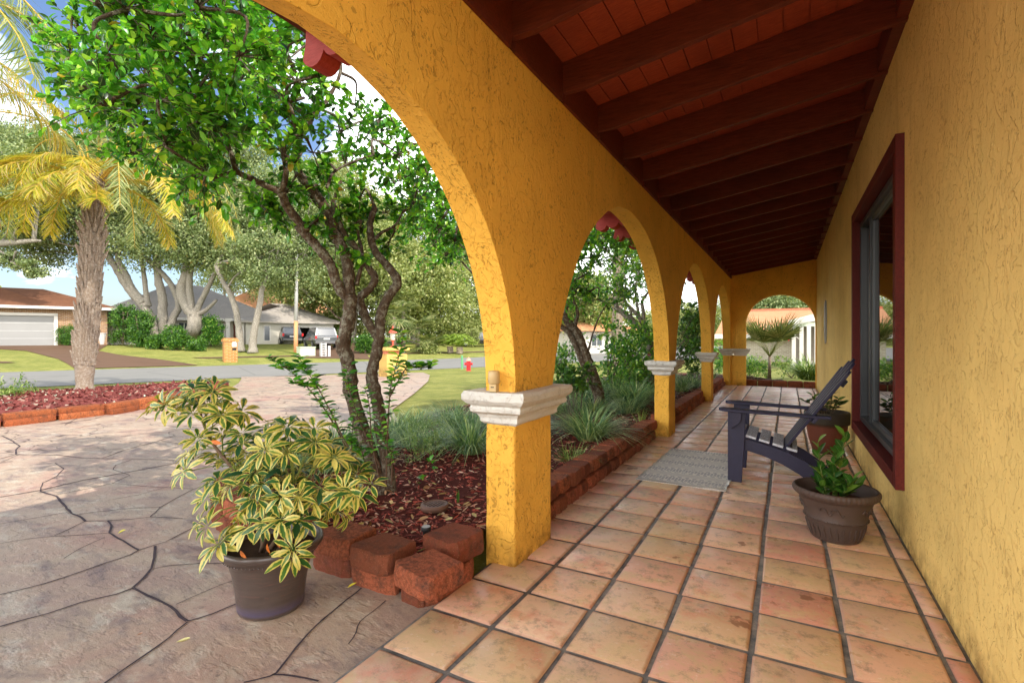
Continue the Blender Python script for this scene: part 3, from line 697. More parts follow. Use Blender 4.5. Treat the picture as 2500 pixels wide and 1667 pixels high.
# seams of the stamp: shallow dark grooves laid as thin ribbons
def seams():
    q = lambda x, y: (x / 2.1867, 950 + y / 2.1867)
    z = lambda x, y: (x / 3.92, 850 + y / 3.92)
    L = [([q(0, 1097), q(230, 1040), q(400, 985), q(560, 930), q(700, 885), q(740, 860)], .016),
         ([q(740, 860), q(880, 815), q(960, 775), q(1035, 738)], .010),
         ([q(0, 1268), q(250, 1200), q(430, 1140), q(620, 1095), q(710, 1062)], .016),
         ([q(710, 1062), q(820, 1120), q(905, 1165), q(1000, 1240)], .026),
         ([q(1000, 1240), q(1130, 1200), q(1300, 1130), q(1420, 1095)], .014),
         ([q(1000, 1245), q(900, 1330), q(760, 1430), q(570, 1568), q(500, 1640)], .015),
         ([q(710, 1060), q(770, 1005), q(815, 955), q(825, 900), q(828, 838)], .024),
         ([q(815, 962), q(900, 945), q(1050, 935), q(1230, 928)], .009),
         ([q(740, 860), q(680, 820), q(610, 785), q(580, 768), q(595, 730), q(577, 703)], .022),
         ([q(0, 825), q(140, 802), q(290, 785), q(430, 778), q(580, 768)], .010),
         ([q(290, 782), q(370, 745), q(455, 705)], .010),
         ([q(215, 545), q(300, 572), q(350, 630), q(380, 665), q(420, 678), q(455, 705)], .030),
         ([q(455, 705), q(560, 703), q(700, 695), q(800, 684), q(975, 692)], .012),
         ([q(800, 684), q(855, 632), q(1030, 535), q(1090, 515)], .010),
         ([q(405, 672), q(520, 655), q(700, 636), q(855, 630)], .009),
         ([q(0, 720), q(150, 695), q(360, 658)], .008),
         ([q(0, 577), q(215, 540), q(450, 485), q(700, 440), q(940, 395)], .030),
         ([q(215, 545), q(230, 500), q(300, 465), q(345, 425), q(295, 395)], .014),
         ([q(300, 565), q(450, 535), q(600, 503), q(690, 460), q(605, 430), q(620, 405), q(700, 378)], .010),
         ([q(600, 503), q(780, 520), q(1030, 533)], .009),
         ([z(0, 1060), z(150, 1018), z(540, 1022), z(780, 1050), z(975, 1055), z(1100, 1010), z(1170, 980), z(1400, 920), z(1680, 840)], .022),
         ([z(975, 1055), z(1250, 1062), z(1600, 1070), z(1760, 1085)], .012),
         ([z(150, 1018), z(150, 975), z(190, 938), z(100, 880), z(20, 840)], .03),
         ([z(1540, 885), z(1780, 925)], .014), ([z(620, 735), z(700, 690), z(760, 660)], .02),
         ([q(1930, 1062), q(1820, 1150), q(1690, 1260), q(1580, 1380), q(1470, 1515), q(1440, 1530), q(1300, 1568)], .014),
         ([q(1455, 1525), q(1560, 1540), q(1700, 1560)], .014),
         ([q(1860, 1362), q(1900, 1300), q(1920, 1240), q(1990, 1190), q(2060, 1130)], .006),
         ([q(340, 905), q(430, 850), q(560, 790)], .006), ([q(940, 1150), q(1080, 1090), q(1200, 1040), q(1280, 1015)], .006), ([q(600, 590), q(760, 560), q(900, 520)], .005)]
    mb = MB()
    for P, w_ in L:
        W = [gp(u, v, -.014) for u, v in P]; C = []
        for a, b in zip(W, W[1:]):
            m_ = max(2, int((b - a).length / .05))
            for i in range(m_): C.append(a.lerp(b, i / m_))
        C.append(W[-1]); V = []; Fc = []
        for i, c in enumerate(C):
            tdir = (C[min(i + 1, len(C) - 1)] - C[max(i - 1, 0)]); nrm_ = Vector((-tdir.y, tdir.x, 0)).normalized()
            o = mnoise.noise(Vector((c.x * 3, c.y * 3, 5))) * .009 + mnoise.noise(Vector((c.x * 14, c.y * 14, 2))) * .005
            ww = (w_ * .20 + .0012) * (1 + .4 * mnoise.noise(Vector((c.x * 11, c.y * 11, 0))))
            if i in (0, len(C) - 1): o = 0
            c2 = c + nrm_ * o
            zz = c.z + .0035
            V += [(c2.x - nrm_.x * ww, c2.y - nrm_.y * ww, zz), (c2.x + nrm_.x * ww, c2.y + nrm_.y * ww, zz)]
            if i: Fc.append((2 * i - 2, 2 * i - 1, 2 * i + 1, 2 * i))
        mb.add(V, Fc)
    t = NT('joint_dark'); c = t.mix(lin(58, 52, 60), lin(96, 84, 84), t.noise(t.geo(), 12, 4)); t.fin(c, .9, None, .1)  # mottled colour of the dark stamp joints
    tag(mb.build('driveway_joints', t.m, None, fixn=False), kind='structure')
seams()

# ---------------------------------------------------------------- planting beds
BLOCKS = []
def blockmat(name, a, b, c_):
    t = NT(name); v = t.co(); g = t.geo(); r = t.n('ShaderNodeObjectInfo').outputs['Random']
    c = t.ramp(r, [(0, a), (.25, tuple(k * .6 for k in c_[:3]) + (1,)), (.5, b), (.75, tuple(min(1, k * 1.35) for k in a[:3]) + (1,)), (1, c_)]); n = t.noise(g, 60, 5, .75); c = t.mix(c, tuple(k * .5 for k in b[:3]) + (1,), t.ramp(n, [(.42, 0.0), (.58, .9)]))
    c = t.mix(c, lin(196, 150, 120), t.ramp(t.voro(g, 110), [(.10, .8), (.16, 0.0)]))
    c = t.mix(c, (.04, .034, .028, 1), t.ramp(t.noise(g, 9, 7, .78), [(.50, 0.0), (.70, .8)]))
    return t.fin(c, .9, t.bump(t.math('ADD', t.noise(g, 45, 5, .8), t.math('MULTIPLY', t.noise(g, 150, 3, .8), .5)), 1.0, .012), .2)
M_BLK = blockmat('retaining_block', lin(158, 84, 60), lin(174, 102, 68), lin(145, 80, 62))
M_ORG = blockmat('orange_block', lin(180, 99, 58), lin(188, 108, 66), lin(167, 88, 54))
def block_mesh(w_=.2, d_=.17, h_=.1, seed=0):
    # flared front with broken chamfered corners, front at y=0 facing -y
    pts = [(-w_ * .36, 0), (w_ * .36, 0), (w_ * .485, .02), (w_ * .495, .04), (w_ * .42, d_), (-w_ * .42, d_), (-w_ * .495, .04), (-w_ * .485, .02)]
    P = []
    for i in range(len(pts)):
        a, b = Vector(pts[i]), Vector(pts[(i + 1) % len(pts)]); m_ = max(1, int((b - a).length / .018))
        for k in range(m_): P.append(a.lerp(b, k / m_))
    lev = [0, .06, .2, .4, .6, .8, .93, 1]; V = []; n = len(P)
    for l_ in lev:
        for p in P:
            x, y, z = p.x, p.y, l_ * h_; ins = .006 if l_ in (0, 1) else (.001 if l_ in (.06, .93) else 0)
            k = 1 if y < .07 else .25
            q = mnoise.noise_vector(Vector((x * 28 + seed * 9, y * 28, z * 28))) * .0055 * k + mnoise.noise_vector(Vector((x * 90, y * 90, z * 90 + seed))) * .003 * k
            cx = -x * ins / .1; cy = (d_ / 2 - y) * ins / .1
            V.append((x + cx + q.x, y + cy + q.y - (.006 * math.sin(l_ * math.pi) if y < .07 else 0), z + q.z * .4 * (0 < l_ < 1)))
    Fc = [(i * n + j, i * n + (j + 1) % n, (i + 1) * n + (j + 1) % n, (i + 1) * n + j) for i in range(len(lev) - 1) for j in range(n)]
    c0 = len(V); V += [(0, d_ / 2, 0), (0, d_ / 2, h_ + .001)]
    Fc += [(c0, (j + 1) % n, j) for j in range(n)] + [(c0 + 1, (len(lev) - 1) * n + j, (len(lev) - 1) * n + (j + 1) % n) for j in range(n)]
    return V, Fc
BM = []
for s in range(6):
    V, Fc = block_mesh(.2, .17, .1, s); me = bpy.data.meshes.new('retaining_block'); me.from_pydata(V, [], Fc); me.materials.append(M_BLK); BM.append(me)
BMO = []
for s in range(4):
    V, Fc = block_mesh(.62, .2, .1, s + 20); me = bpy.data.meshes.new('orange_block'); me.from_pydata(V, [], Fc); me.materials.append(M_ORG); BMO.append(me)
def put_block(x, y, z, rz, label, group, me=None, sc3=(1, 1, 1), cat='stone block', name='retaining_block'):
    o = bpy.data.objects.new(name, me or R.choice(BM)); COL.objects.link(o)
    o.location = (x, y, z); o.rotation_euler = (R.uniform(-.012, .012), R.uniform(-.012, .012), rz + R.uniform(-.07, .07)); o.scale = sc3
    return tag(o, label, cat, group)
# along the arcade (blocks face +x, i.e. the porch)
for bay, (y0, y1, nm) in enumerate([(2.93, 6.17, 'between the first and second pillars'), (6.70, 9.98, 'between the second and third pillars'), (10.45, 13.60, 'between the third and last pillars')]):
    for course, z in ((0, -.01), (1, .10)):
        y = y0 + (.1 if course == 0 else 0.0)
        while y < y1:
            lb = (('lower' if course == 0 else 'top') + ' red bed edging block ' + nm)
            put_block(-1.365 - (.012 if course else 0) + R.uniform(-.008, .008), y, z, rad(90), lb, ('lower' if course == 0 else 'top') + ' edging blocks ' + nm)
            y += .211
# corner of the bed by the first pillar
cb = [(-1.44, 1.705, .088, -.22, 'large red block on the front corner of the bed beside the first pillar', 1.32), (-1.745, 1.765, .088, -.12, 'brown topped block, second from the front corner of the bed', 1.32), (-2.03, 1.80, .088, -.02, 'dark mossy block right behind the glazed pot in the top course', 1.3)]
for x, y, z, rz, lb, s in cb: put_block(x, y, z, rz, lb, 'large blocks at the bed corner', sc3=(s, s, 1.0))
put_block(-1.375, 2.10, .095, rad(82), 'brown topped block turned toward the porch in front of the first pillar', 'large blocks at the bed corner', sc3=(1.3, 1.3, 1.12))
put_block(-1.385, 1.98, -.02, rad(88), 'lower brown block facing the porch tiles in front of the first pillar', 'large blocks at the bed corner', sc3=(1.7, .9, 1.1))
for x, y, lb, s in [(-1.50, 1.845, 'small red block at floor level under the front corner of the bed', .72), (-1.755, 1.86, 'rough red block at floor level, second from the bed corner', 1.45), (-2.06, 1.88, 'dark rough block at floor level beside the glazed pot', 1.35)]:
    put_block(x, y - .05, -.025, -.03, lb, 'large blocks at the bed corner', sc3=(s, .9, 1.12))
pth = catmull([(-2.25, 1.84, 0), (-2.8, 1.86, 0), (-3.2, 1.93, 0), (-3.55, 2.15, 0), (-3.8, 2.5, 0), (-3.9, 3.1, 0), (-4.0, 3.8, 0), (-4.2, 4.5, 0)], 12)
for course, z in ((0, -.02), (1, .09)):
    acc = 0 if course == 0 else .12
    for a, b in zip(pth, pth[1:]):
        acc += (b - a).length
        if acc > .25:
            acc = 0; d = b - a
            put_block(b.x, b.y, z, math.atan2(d.y, d.x) + math.pi, ('lower' if course == 0 else 'top') + ' brown block in the curved bed edge behind the variegated potted plant', 'blocks of the curved bed edge', sc3=(1.22, 1.1, 1.08))
# red blocks at the far end of the porch
for i in range(5):
    put_block(-.82 + i * .33, 14.0 + .0 * i, -.02, 0, 'low red edging block across the end of the porch under the far arch', 'edging blocks beyond the far arch', sc3=(1.62, 1, 1.5))
# mulch
def mulchmat():
    t = NT('mulch'); r = t.attr('rnd'); v = t.geo()
    c = t.ramp(r, [(0, lin(153, 72, 61)), (.3, lin(191, 97, 80)), (.55, lin(132, 61, 55)), (.75, lin(219, 150, 128)), (.92, lin(224, 194, 164)), (1, lin(115, 83, 61))])
    c = t.mix(c, lin(76, 38, 33), t.ramp(t.noise(v, 60, 3), [(.5, 0.0), (.8, .7)]))
    return t.fin(c, .85, None, .15)
M_MUL = mulchmat(); M_SOIL = plain('mulch_base', lin(92, 46, 38), .95, .45, 30, .1, bump=.9)
def inpoly(x, y, P):
    c = False; j = len(P) - 1
    for i in range(len(P)):
        if (P[i][1] > y) != (P[j][1] > y) and x < (P[j][0] - P[i][0]) * (y - P[i][1]) / (P[j][1] - P[i][1]) + P[i][0]: c = not c
        j = i
    return c
BED = [(-1.48, 1.95), (-3.05, 2.0), (-3.5, 2.3), (-3.75, 2.8), (-3.85, 3.6), (-4.1, 4.6), (-4.6, 5.6), (-4.9, 7), (-5, 9), (-5, 12), (-4.6, 16), (-1.5, 16), (-1.48, 13.9)]
def bedz(x, y): return .115 + .02 * mnoise.noise(Vector((x * 1.7, y * 1.7, 3))) - max(0, (-x - 3.4)) * .06
def bed():
    V = []; Fc = []; idx = {}; st = .1
    for i in range(0, 42):
        for j in range(0, 146):
            x = -5.4 + i * st; y = 1.85 + j * st
            if inpoly(x + st / 2, y + st / 2, BED):
                q = []
                for a, b in ((0, 0), (1, 0), (1, 1), (0, 1)):
                    k = (i + a, j + b)
                    if k not in idx:
                        xx, yy = x + a * st, y + b * st; idx[k] = len(V); V.append((xx, yy, bedz(xx, yy) + .006 * mnoise.noise(Vector((xx * 9, yy * 9, 0)))))
                    q.append(idx[k])
                Fc.append(tuple(q))
    o = mesh_obj('planting_bed', V, Fc, M_SOIL, None, True); tag(o, kind='structure')
    pts = []
    while len(pts) < 15000:
        x = R.uniform(-4.8, -1.46); y = 1.9 + 12 * R.random() ** 2.1
        if inpoly(x, y, BED) and not (1.9 < y < 2.27 and x > -1.62 and y < 2.2 and x > -1.6): pts.append((x, y))
    n = len(pts); P = np.array([(x, y, bedz(x, y) + .004 + .012 * R.random()) for x, y in pts])
    a = NR.rand(n) * 6.283; D = np.stack([np.cos(a), np.sin(a), NR.normal(scale=.22, size=n)], 1); N = np.array([0, 0, 1.]) + .5 * NR.normal(size=(n, 3))
    L = .018 + .045 * NR.rand(n) ** 1.5; W = .005 + .010 * NR.rand(n)
    V, Fq, A = leaves(P, D, N, L, W, ((0, .6), (.5, 1), (1, .5)), droop=.05, fold=.35)
    tag(mesh_obj('mulch_chips', V, Fq, M_MUL, None, False, A), 'red shredded bark mulch strewn over the planting bed', 'mulch', kind='stuff')
    m_ = 900; pl_ = [pts[i] for i in range(m_ * 2)]; P = np.array([(x, y, bedz(x, y) + .02) for x, y in pl_[:m_]])
    a = NR.rand(m_) * 6.283; D = np.stack([np.cos(a), np.sin(a), .1 * NR.normal(size=m_)], 1); N = np.array([0, 0, 1.]) + .45 * NR.normal(size=(m_, 3))
    V, Fq, A = leaves(P, D, N, .03 + .035 * NR.rand(m_), .015 + .014 * NR.rand(m_), LOVAL, droop=-.2, fold=.5)
    tag(mesh_obj('leaf_litter', V, Fq, leafmat('dry_leaf', [(0, lin(196, 176, 96)), (.35, lin(190, 150, 112)), (.7, lin(150, 104, 70)), (1, lin(206, 196, 130))], .1, .6), None, True, A), 'dry tan and yellow leaves scattered over the mulch', 'leaf litter', kind='stuff')
bed()
# drain grate, sprinkler head, fallen leaves
gx, gy = gp(1003 + 0, 1242).x, 0
P0 = gp(1061, 1240, .12)
dg = thing('drain_grate', (P0.x, P0.y, .135), 0, 'round brown slotted drain grate set in the red mulch', 'drain grate')
m_g = plain('brown_plastic', lin(112, 84, 70), .6, .2, 20)
mb = MB(); mb.lathe([(.052, -.02), (.085, -.02), (.088, .004), (.084, .014), (.072, .018), (.07, .010), (.052, -.02)], tuple(dg.location), 36, cap=(False, False)); mb.build('rim', m_g, dg, smooth=True)
mb = MB(); mb.lathe([(.001, -.002), (.0715, -.002)], tuple(dg.location), 24); mb.build('well_shade', M_DARK, dg)  # near-black disc, painted shade beneath the slots
for i in range(6):
    dx = -.0525 + i * .021; hl = math.sqrt(.07 ** 2 - dx ** 2)
    mb = MB(); mb.box(P0.x + dx - .0042, P0.x + dx + .0042, P0.y - hl, P0.y + hl, .1455, .148); mb.build('bar', m_g, dg)
P1 = gp(1040, 1305, .13)
sp = thing('sprinkler_head', (P1.x, P1.y, .10), 0, 'small black pop up sprinkler head behind the corner blocks', 'sprinkler')
mb = MB(); mb.lathe([(.016, 0), (.018, .05), (.026, .055), (.027, .072), (.024, .074)], tuple(sp.location), 20); mb.build('body', plain('black_plastic', (.03, .03, .03), .5), sp, smooth=True)
mb = MB(); mb.lathe([(.022, .0745), (.022, .077), (.006, .078)], tuple(sp.location), 20); mb.build('cap', plain('grey_plastic', (.3, .3, .29), .5), sp)
def one_leaf(u, v, ang, L, W, col, label):
    p = gp(u, v, -.008); n = 1
    V, Fq, A = leaves([(0, 0, .006)], [(math.cos(ang), math.sin(ang), .12)], [(0.1, 0, 1)], L, W, LOVAL, droop=-.25, fold=.7, rnd=np.array([.5]))
    o = mesh_obj('fallen_leaf', V, Fq, plain('leaf_' + label.split()[0], col, .5, .15, 40), None, True, A); o.location = (p.x, p.y, max(p.z, -.008) + .004)
    tag(o, label, 'leaf', 'fallen leaves on the paving')
one_leaf(430, 1573, .2, .075, .026, lin(205, 195, 120), 'pale yellow leaf lying alone on the paving at the bottom left')
one_leaf(848, 1439, .9, .045, .018, lin(214, 196, 60), 'yellow leaf on the paving just in front of the corner blocks')
one_leaf(288, 1306, 1.2, .04, .026, lin(210, 200, 90), 'small greenish leaf caught on a paving joint left of the glazed pot')
one_leaf(333, 1556, .4, .03, .014, lin(150, 104, 70), 'tiny brown leaf on the paving near the pale yellow one')
# island with the palm
def island():
    front = [(-9.55, -6), (-9.62, 0), (-9.7, 2.8), (-9.85, 4.4), (-10.7, 5.9), (-11.9, 7.2), (-12.8, 8.0)]
    back = [gp(-400, 975), gp(0, 972), gp(110, 962), gp(250, 952), gp(400, 944.5), gp(480, 941)]
    back = [(b.x, b.y) for b in back]
    A = resamp(front, 70); B = resamp([(-14.5, -8)] + back + [(-12.9, 8.1)], 70); V = []; Fc = []; nv = 16
    for i in range(70):
        for j in range(nv):
            t_ = j / (nv - 1); p = A[i].lerp(B[i], t_); V.append((p.x, p.y, zg(p.x, p.y) + .06 + .10 * math.sin(t_ * math.pi) + .02 * mnoise.noise(Vector((p.x * 4, p.y * 4, 0)))))
    for i in range(69):
        for j in range(nv - 1): Fc.append((i * nv + j, i * nv + j + 1, (i + 1) * nv + j + 1, (i + 1) * nv + j))
    o = mesh_obj('island_bed', V, Fc, plain('red_rock_base', lin(126, 66, 60), .95, .4, 12, .1, bump=1.0), None, True); tag(o, kind='structure')
    n = 9000; P = []
    for _ in range(n):
        i = R.uniform(25, 69); j = R.random(); a = A[int(i)].lerp(A[min(69, int(i) + 1)], i % 1); b = B[int(i)].lerp(B[min(69, int(i) + 1)], i % 1); p = a.lerp(b, j)
        P.append((p.x, p.y, zg(p.x, p.y) + .07 + .10 * math.sin(j * math.pi)))
    D = rdir(n); D[:, 2] *= .3; V, Fq, At = leaves(P, D, rdir(n, 1.2), .05 + .06 * NR.rand(n), .04 + .03 * NR.rand(n), LSMALL, droop=.4, fold=.6)
    tm = NT('red_rock'); c = tm.ramp(tm.attr('rnd'), [(0, lin(103, 50, 50)), (.5, lin(138, 80, 72)), (.85, lin(114, 57, 54)), (.97, lin(164, 143, 126)), (1, lin(198, 210, 184))]); tm.fin(c, .9, None, .2)
    tag(mesh_obj('lava_rock', V, Fq, tm.m, None, False, At), 'dark red lava rock covering the palm island', 'lava rock', kind='stuff')
    C = resamp(front, 400); acc = .3; 
    for course in (0, 1):
        acc = .3 * course
        for a, b in zip(C, C[1:]):
            acc += (b - a).length
            if acc > .62 and b.y > -2:
                acc = 0; d = b - a
                put_block(b.x + (.02 if course else .05), b.y, zg(b.x, b.y) - .02 + .085 * course, math.atan2(d.y, d.x), ('upper' if course else 'lower') + ' orange block edging the driveway side of the palm island', 'orange blocks edging the driveway side of the island', me=R.choice(BMO), name='edging_block')
    C = resamp(back + [(-12.9, 8.1)], 300); acc = 0
    for a, b in zip(C, C[1:]):
        acc += (b - a).length
        if acc > .62:
            acc = 0; d = b - a
            put_block(b.x, b.y, zg(b.x, b.y) + .0, math.atan2(d.y, d.x) + math.pi, 'orange block edging the street side of the palm island', 'orange blocks edging the street side of the island', me=R.choice(BMO), name='edging_block')
island()
# ---------------------------------------------------------------- Adirondack chair (faces the arcade, seen from its side)
def chair():
    t = NT('navy_paint'); v = t.geo(); g = t.noise(t.geo((1, 1, 1)), 30, 5, .7)
    c = t.mix(lin(30, 28, 52), lin(48, 46, 72), g); M = t.fin(c, .5, t.bump(t.noise(v, 90, 4), .25, .002), .4)
    t = NT('worn_navy_paint'); v = t.geo(); g = t.noise(t.geo((9, 1.2, 9)), 24, 6, .8)
    c = t.mix(lin(40, 42, 62), lin(224, 228, 236), t.ramp(g, [(.38, 0.0), (.52, .95)])); MW = t.fin(c, .5, t.bump(g, .3, .002), .4)
    # local frame: x = back direction (+x toward the wall), y across, origin at front near leg
    CX, CY, Wd = -.435, 4.56, .56
    root = thing('adirondack_chair', (CX, CY, 0), 0, 'dark navy wooden Adirondack chair with worn seat slats facing the arches', 'chair')
    def w(x, y, z): return (CX + x, CY + y, z)
    for y in (0, Wd):
        mb = MB(); y0, y1 = (y, y + .028) if y == 0 else (y - .028, y)
        mb.prism([(CX + a, b) for a, b in [(0.0, 0), (.105, 0), (.125, .3), (.135, .585), (.0, .585), (-.0, .3)]], CY + y0, CY + y1, 'y')
        mb.build('front_leg', M, root, bevel=.004)
        # long rear leg rail sweeping down to the floor
        mb = MB(); yy0, yy1 = (.030, .056) if y == 0 else (Wd - .056, Wd - .030)
        top = [(.03, .385), (.16, .352), (.30, .318), (.44, .278), (.56, .222), (.68, .140), (.76, .07), (.80, .012)]
        bot = [(.66, .0), (.62, .03), (.52, .112), (.40, .178), (.26, .232), (.12, .268), (.03, .285)]
        mb.prism([(CX + a, b) for a, b in top + [(.79, 0)] + bot], CY + yy0, CY + yy1, 'y'); mb.build('rear_leg', M, root, bevel=.003)
        # arm: paddle plan, slight backwards fall
        mb = MB(); s = 1 if y == 0 else -1; n = 26; V = []; o_ = []; i_ = []
        for k in range(n + 1):
            a = -.07 + .80 * k / n; t_ = k / n
            ow = (.060 + .022 * math.sin(min(1, t_ * 2.0) * math.pi) - .022 * t_) * (min(1, math.sqrt(max(0, 1 - (1 - min(1, t_ * 9)) ** 2)) + .15)); iw = (.062 - .035 * t_) * (min(1, math.sqrt(max(0, 1 - (1 - min(1, t_ * 9)) ** 2)) + .15))
            z = .607 - .018 * t_ - .0 
            o_.append((a, -ow * s, z)); i_.append((a, iw * s, z))
        cen = y + (.014 if y == 0 else -.014); ringp = o_ + i_[::-1]
        m_ = len(ringp); V = [w(a, cen + b, c_) for a, b, c_ in ringp] + [w(a, cen + b, c_ - .024) for a, b, c_ in ringp]
        Fc = [(k, (k + 1) % m_, m_ + (k + 1) % m_, m_ + k) for k in range(m_)]
        for k in range(n): Fc += [(k, k + 1, m_ - 2 - k, m_ - 1 - k), (m_ + m_ - 1 - k, m_ + m_ - 2 - k, m_ + k + 1, m_ + k)]
        mb.add(V, Fc); mb.build('armrest', M, root, bevel=.005)
        mb = MB(); mb.prism([(CX + a, b) for a, b in [(.02, .583), (.11, .583), (.10, .50), (.03, .44)]], CY + (y - .030 if y == 0 else y + .002), CY + (y - .002 if y == 0 else y + .03), 'y'); mb.build('arm_bracket', M, root, bevel=.003)
    # seat slats
    for k in range(5):
        a = .035 + k * .098; zt = .400 - k * .024
        mb = MB(); mb.bar(w(a + .040, .02, zt), w(a + .040, Wd - .02, zt), .078, .020, up=(.24, 0, 1)); mb.build('seat_slat', MW, root, bevel=.004)
    # back: fan of slats
    A0 = Vector((.40, 0, .275)); dirb = Vector((.560, 0, .83)).normalized(); up_ = Vector((-.83, 0, .56))
    for k in range(5):
        y = Wd / 2 + (k - 2) * .094; fan = (k - 2) * .052
        ln = (.90, .97, 1.0, .97, .90)[k] * .90
        p = Vector(w(A0.x, y, A0.z)); q = p + dirb * ln + Vector((0, fan, 0)); d = (q - p).normalized()
        mb = MB(); sd = Vector((0, 1, 0)); hw0, hw1 = .040, .050; nrm_ = d.cross(sd).normalized() * .010
        prof_ = [(0, -hw0), (.9, -hw1 * .99), (.965, -hw1 * .8), (1, -hw1 * .35), (1, hw1 * .35), (.965, hw1 * .8), (.9, hw1 * .99), (0, hw0)]
        V = [p + d * (ln * a) + sd * b + nrm_ for a, b in prof_] + [p + d * (ln * a) + sd * b - nrm_ for a, b in prof_]
        m_ = len(prof_); mb.add(V, [tuple(range(m_)), tuple(range(2 * m_ - 1, m_ - 1, -1))] + [(k2, (k2 + 1) % m_, m_ + (k2 + 1) % m_, m_ + k2) for k2 in range(m_)])
        mb.build('back_slat', M, root, bevel=.003)
    for frac, nm in ((.40, 'arm_rail'), (.78, 'back_brace'), (.03, 'lower_brace')):
        c = A0 + dirb * (.9 * frac) + Vector((.83, 0, -.56)) * .028
        e = .0 if nm != 'arm_rail' else .07
        mb = MB(); mb.bar(w(c.x, .04 - e, c.z), w(c.x, Wd - .04 + e, c.z), .06 if nm != 'lower_brace' else .09, .026, up=(.83, 0, -.56)); mb.build(nm, M, root, bevel=.004)
chair()
# ---------------------------------------------------------------- rug
def rug():
    t = NT('woven_rug'); uv = t.n('ShaderNodeTexCoord').outputs['Object']; s = t.n('ShaderNodeSeparateXYZ'); t.l(uv, s.inputs[0])
    x, y = s.outputs[0], s.outputs[1]
    # bands across the length (y), woven motifs inside them
    def band(c, w_): return t.math('LESS_THAN', t.math('ABSOLUTE', t.math('SUBTRACT', t.math('ABSOLUTE', t.math('SUBTRACT', t.math('FRACT', t.math('MULTIPLY', y, 1 / .29)), .5)), c)), w_)
    ck = t.math('GREATER_THAN', t.math('MULTIPLY', t.math('SINE', t.math('MULTIPLY', x, 120)), t.math('SINE', t.math('MULTIPLY', y, 210))), .22)
    dash = t.math('GREATER_THAN', t.math('SINE', t.math('MULTIPLY', x, 105)), -.1)
    zig = t.math('GREATER_THAN', t.math('SINE', t.math('ADD', t.math('MULTIPLY', y, 230), t.math('MULTIPLY', t.math('PINGPONG', t.math('MULTIPLY', x, 1.0), .018), 170))), .15)
    m1 = t.math('MULTIPLY', band(0, .15), ck); m2 = t.math('MULTIPLY', band(.235, .018), dash); m3 = t.math('MULTIPLY', band(.40, .10), t.math('MULTIPLY', zig, .35))
    k = t.math('MAXIMUM', m1, t.math('MAXIMUM', m2, m3))
    wv = t.noise(t.co((60, 500, 1)), 1, 3)
    c = t.mix(t.mix(lin(240, 236, 224), lin(222, 216, 202), wv), lin(58, 62, 104), t.math('MULTIPLY', k, .95))
    M = t.fin(c, .95, t.bump(t.math('ADD', wv, t.math('MULTIPLY', k, .4)), .6, .004), .1)
    n, m_ = 24, 40; V = []; Fc = []
    for i in range(n + 1):
        for j in range(m_ + 1):
            x = i / n * .70; y = j / m_ * 1.34
            xe = x + .004 * math.sin(y * 40) * (1 if i in (0, n) else 0)
            V.append((xe, y, .010 + .0035 * mnoise.noise(Vector((x * 7, y * 7, 1))) + (.006 if j == 0 and i > 18 else 0)))
    b = len(V)
    for i in range(n):
        for j in range(m_): Fc.append((i * (m_ + 1) + j, (i + 1) * (m_ + 1) + j, (i + 1) * (m_ + 1) + j + 1, i * (m_ + 1) + j + 1))
    V += [(v[0], v[1], .001) for v in V[:b]]
    rim = [i * (m_ + 1) for i in range(n + 1)] + [n * (m_ + 1) + j for j in range(1, m_ + 1)] + [i * (m_ + 1) + m_ for i in range(n - 1, -1, -1)] + [j for j in range(m_ - 1, 0, -1)]
    Fc += [(a, c_, c_ + b, a + b) for a, c_ in zip(rim, rim[1:] + rim[:1])]
    o = mesh_obj('rug', V, Fc, M, None, True); o.location = (-1.12, 4.24, 0); o.rotation_euler = (0, 0, rad(-1.5))
    tag(o, 'cream and navy striped woven rug on the tiles in front of the navy chair', 'rug')
rug()
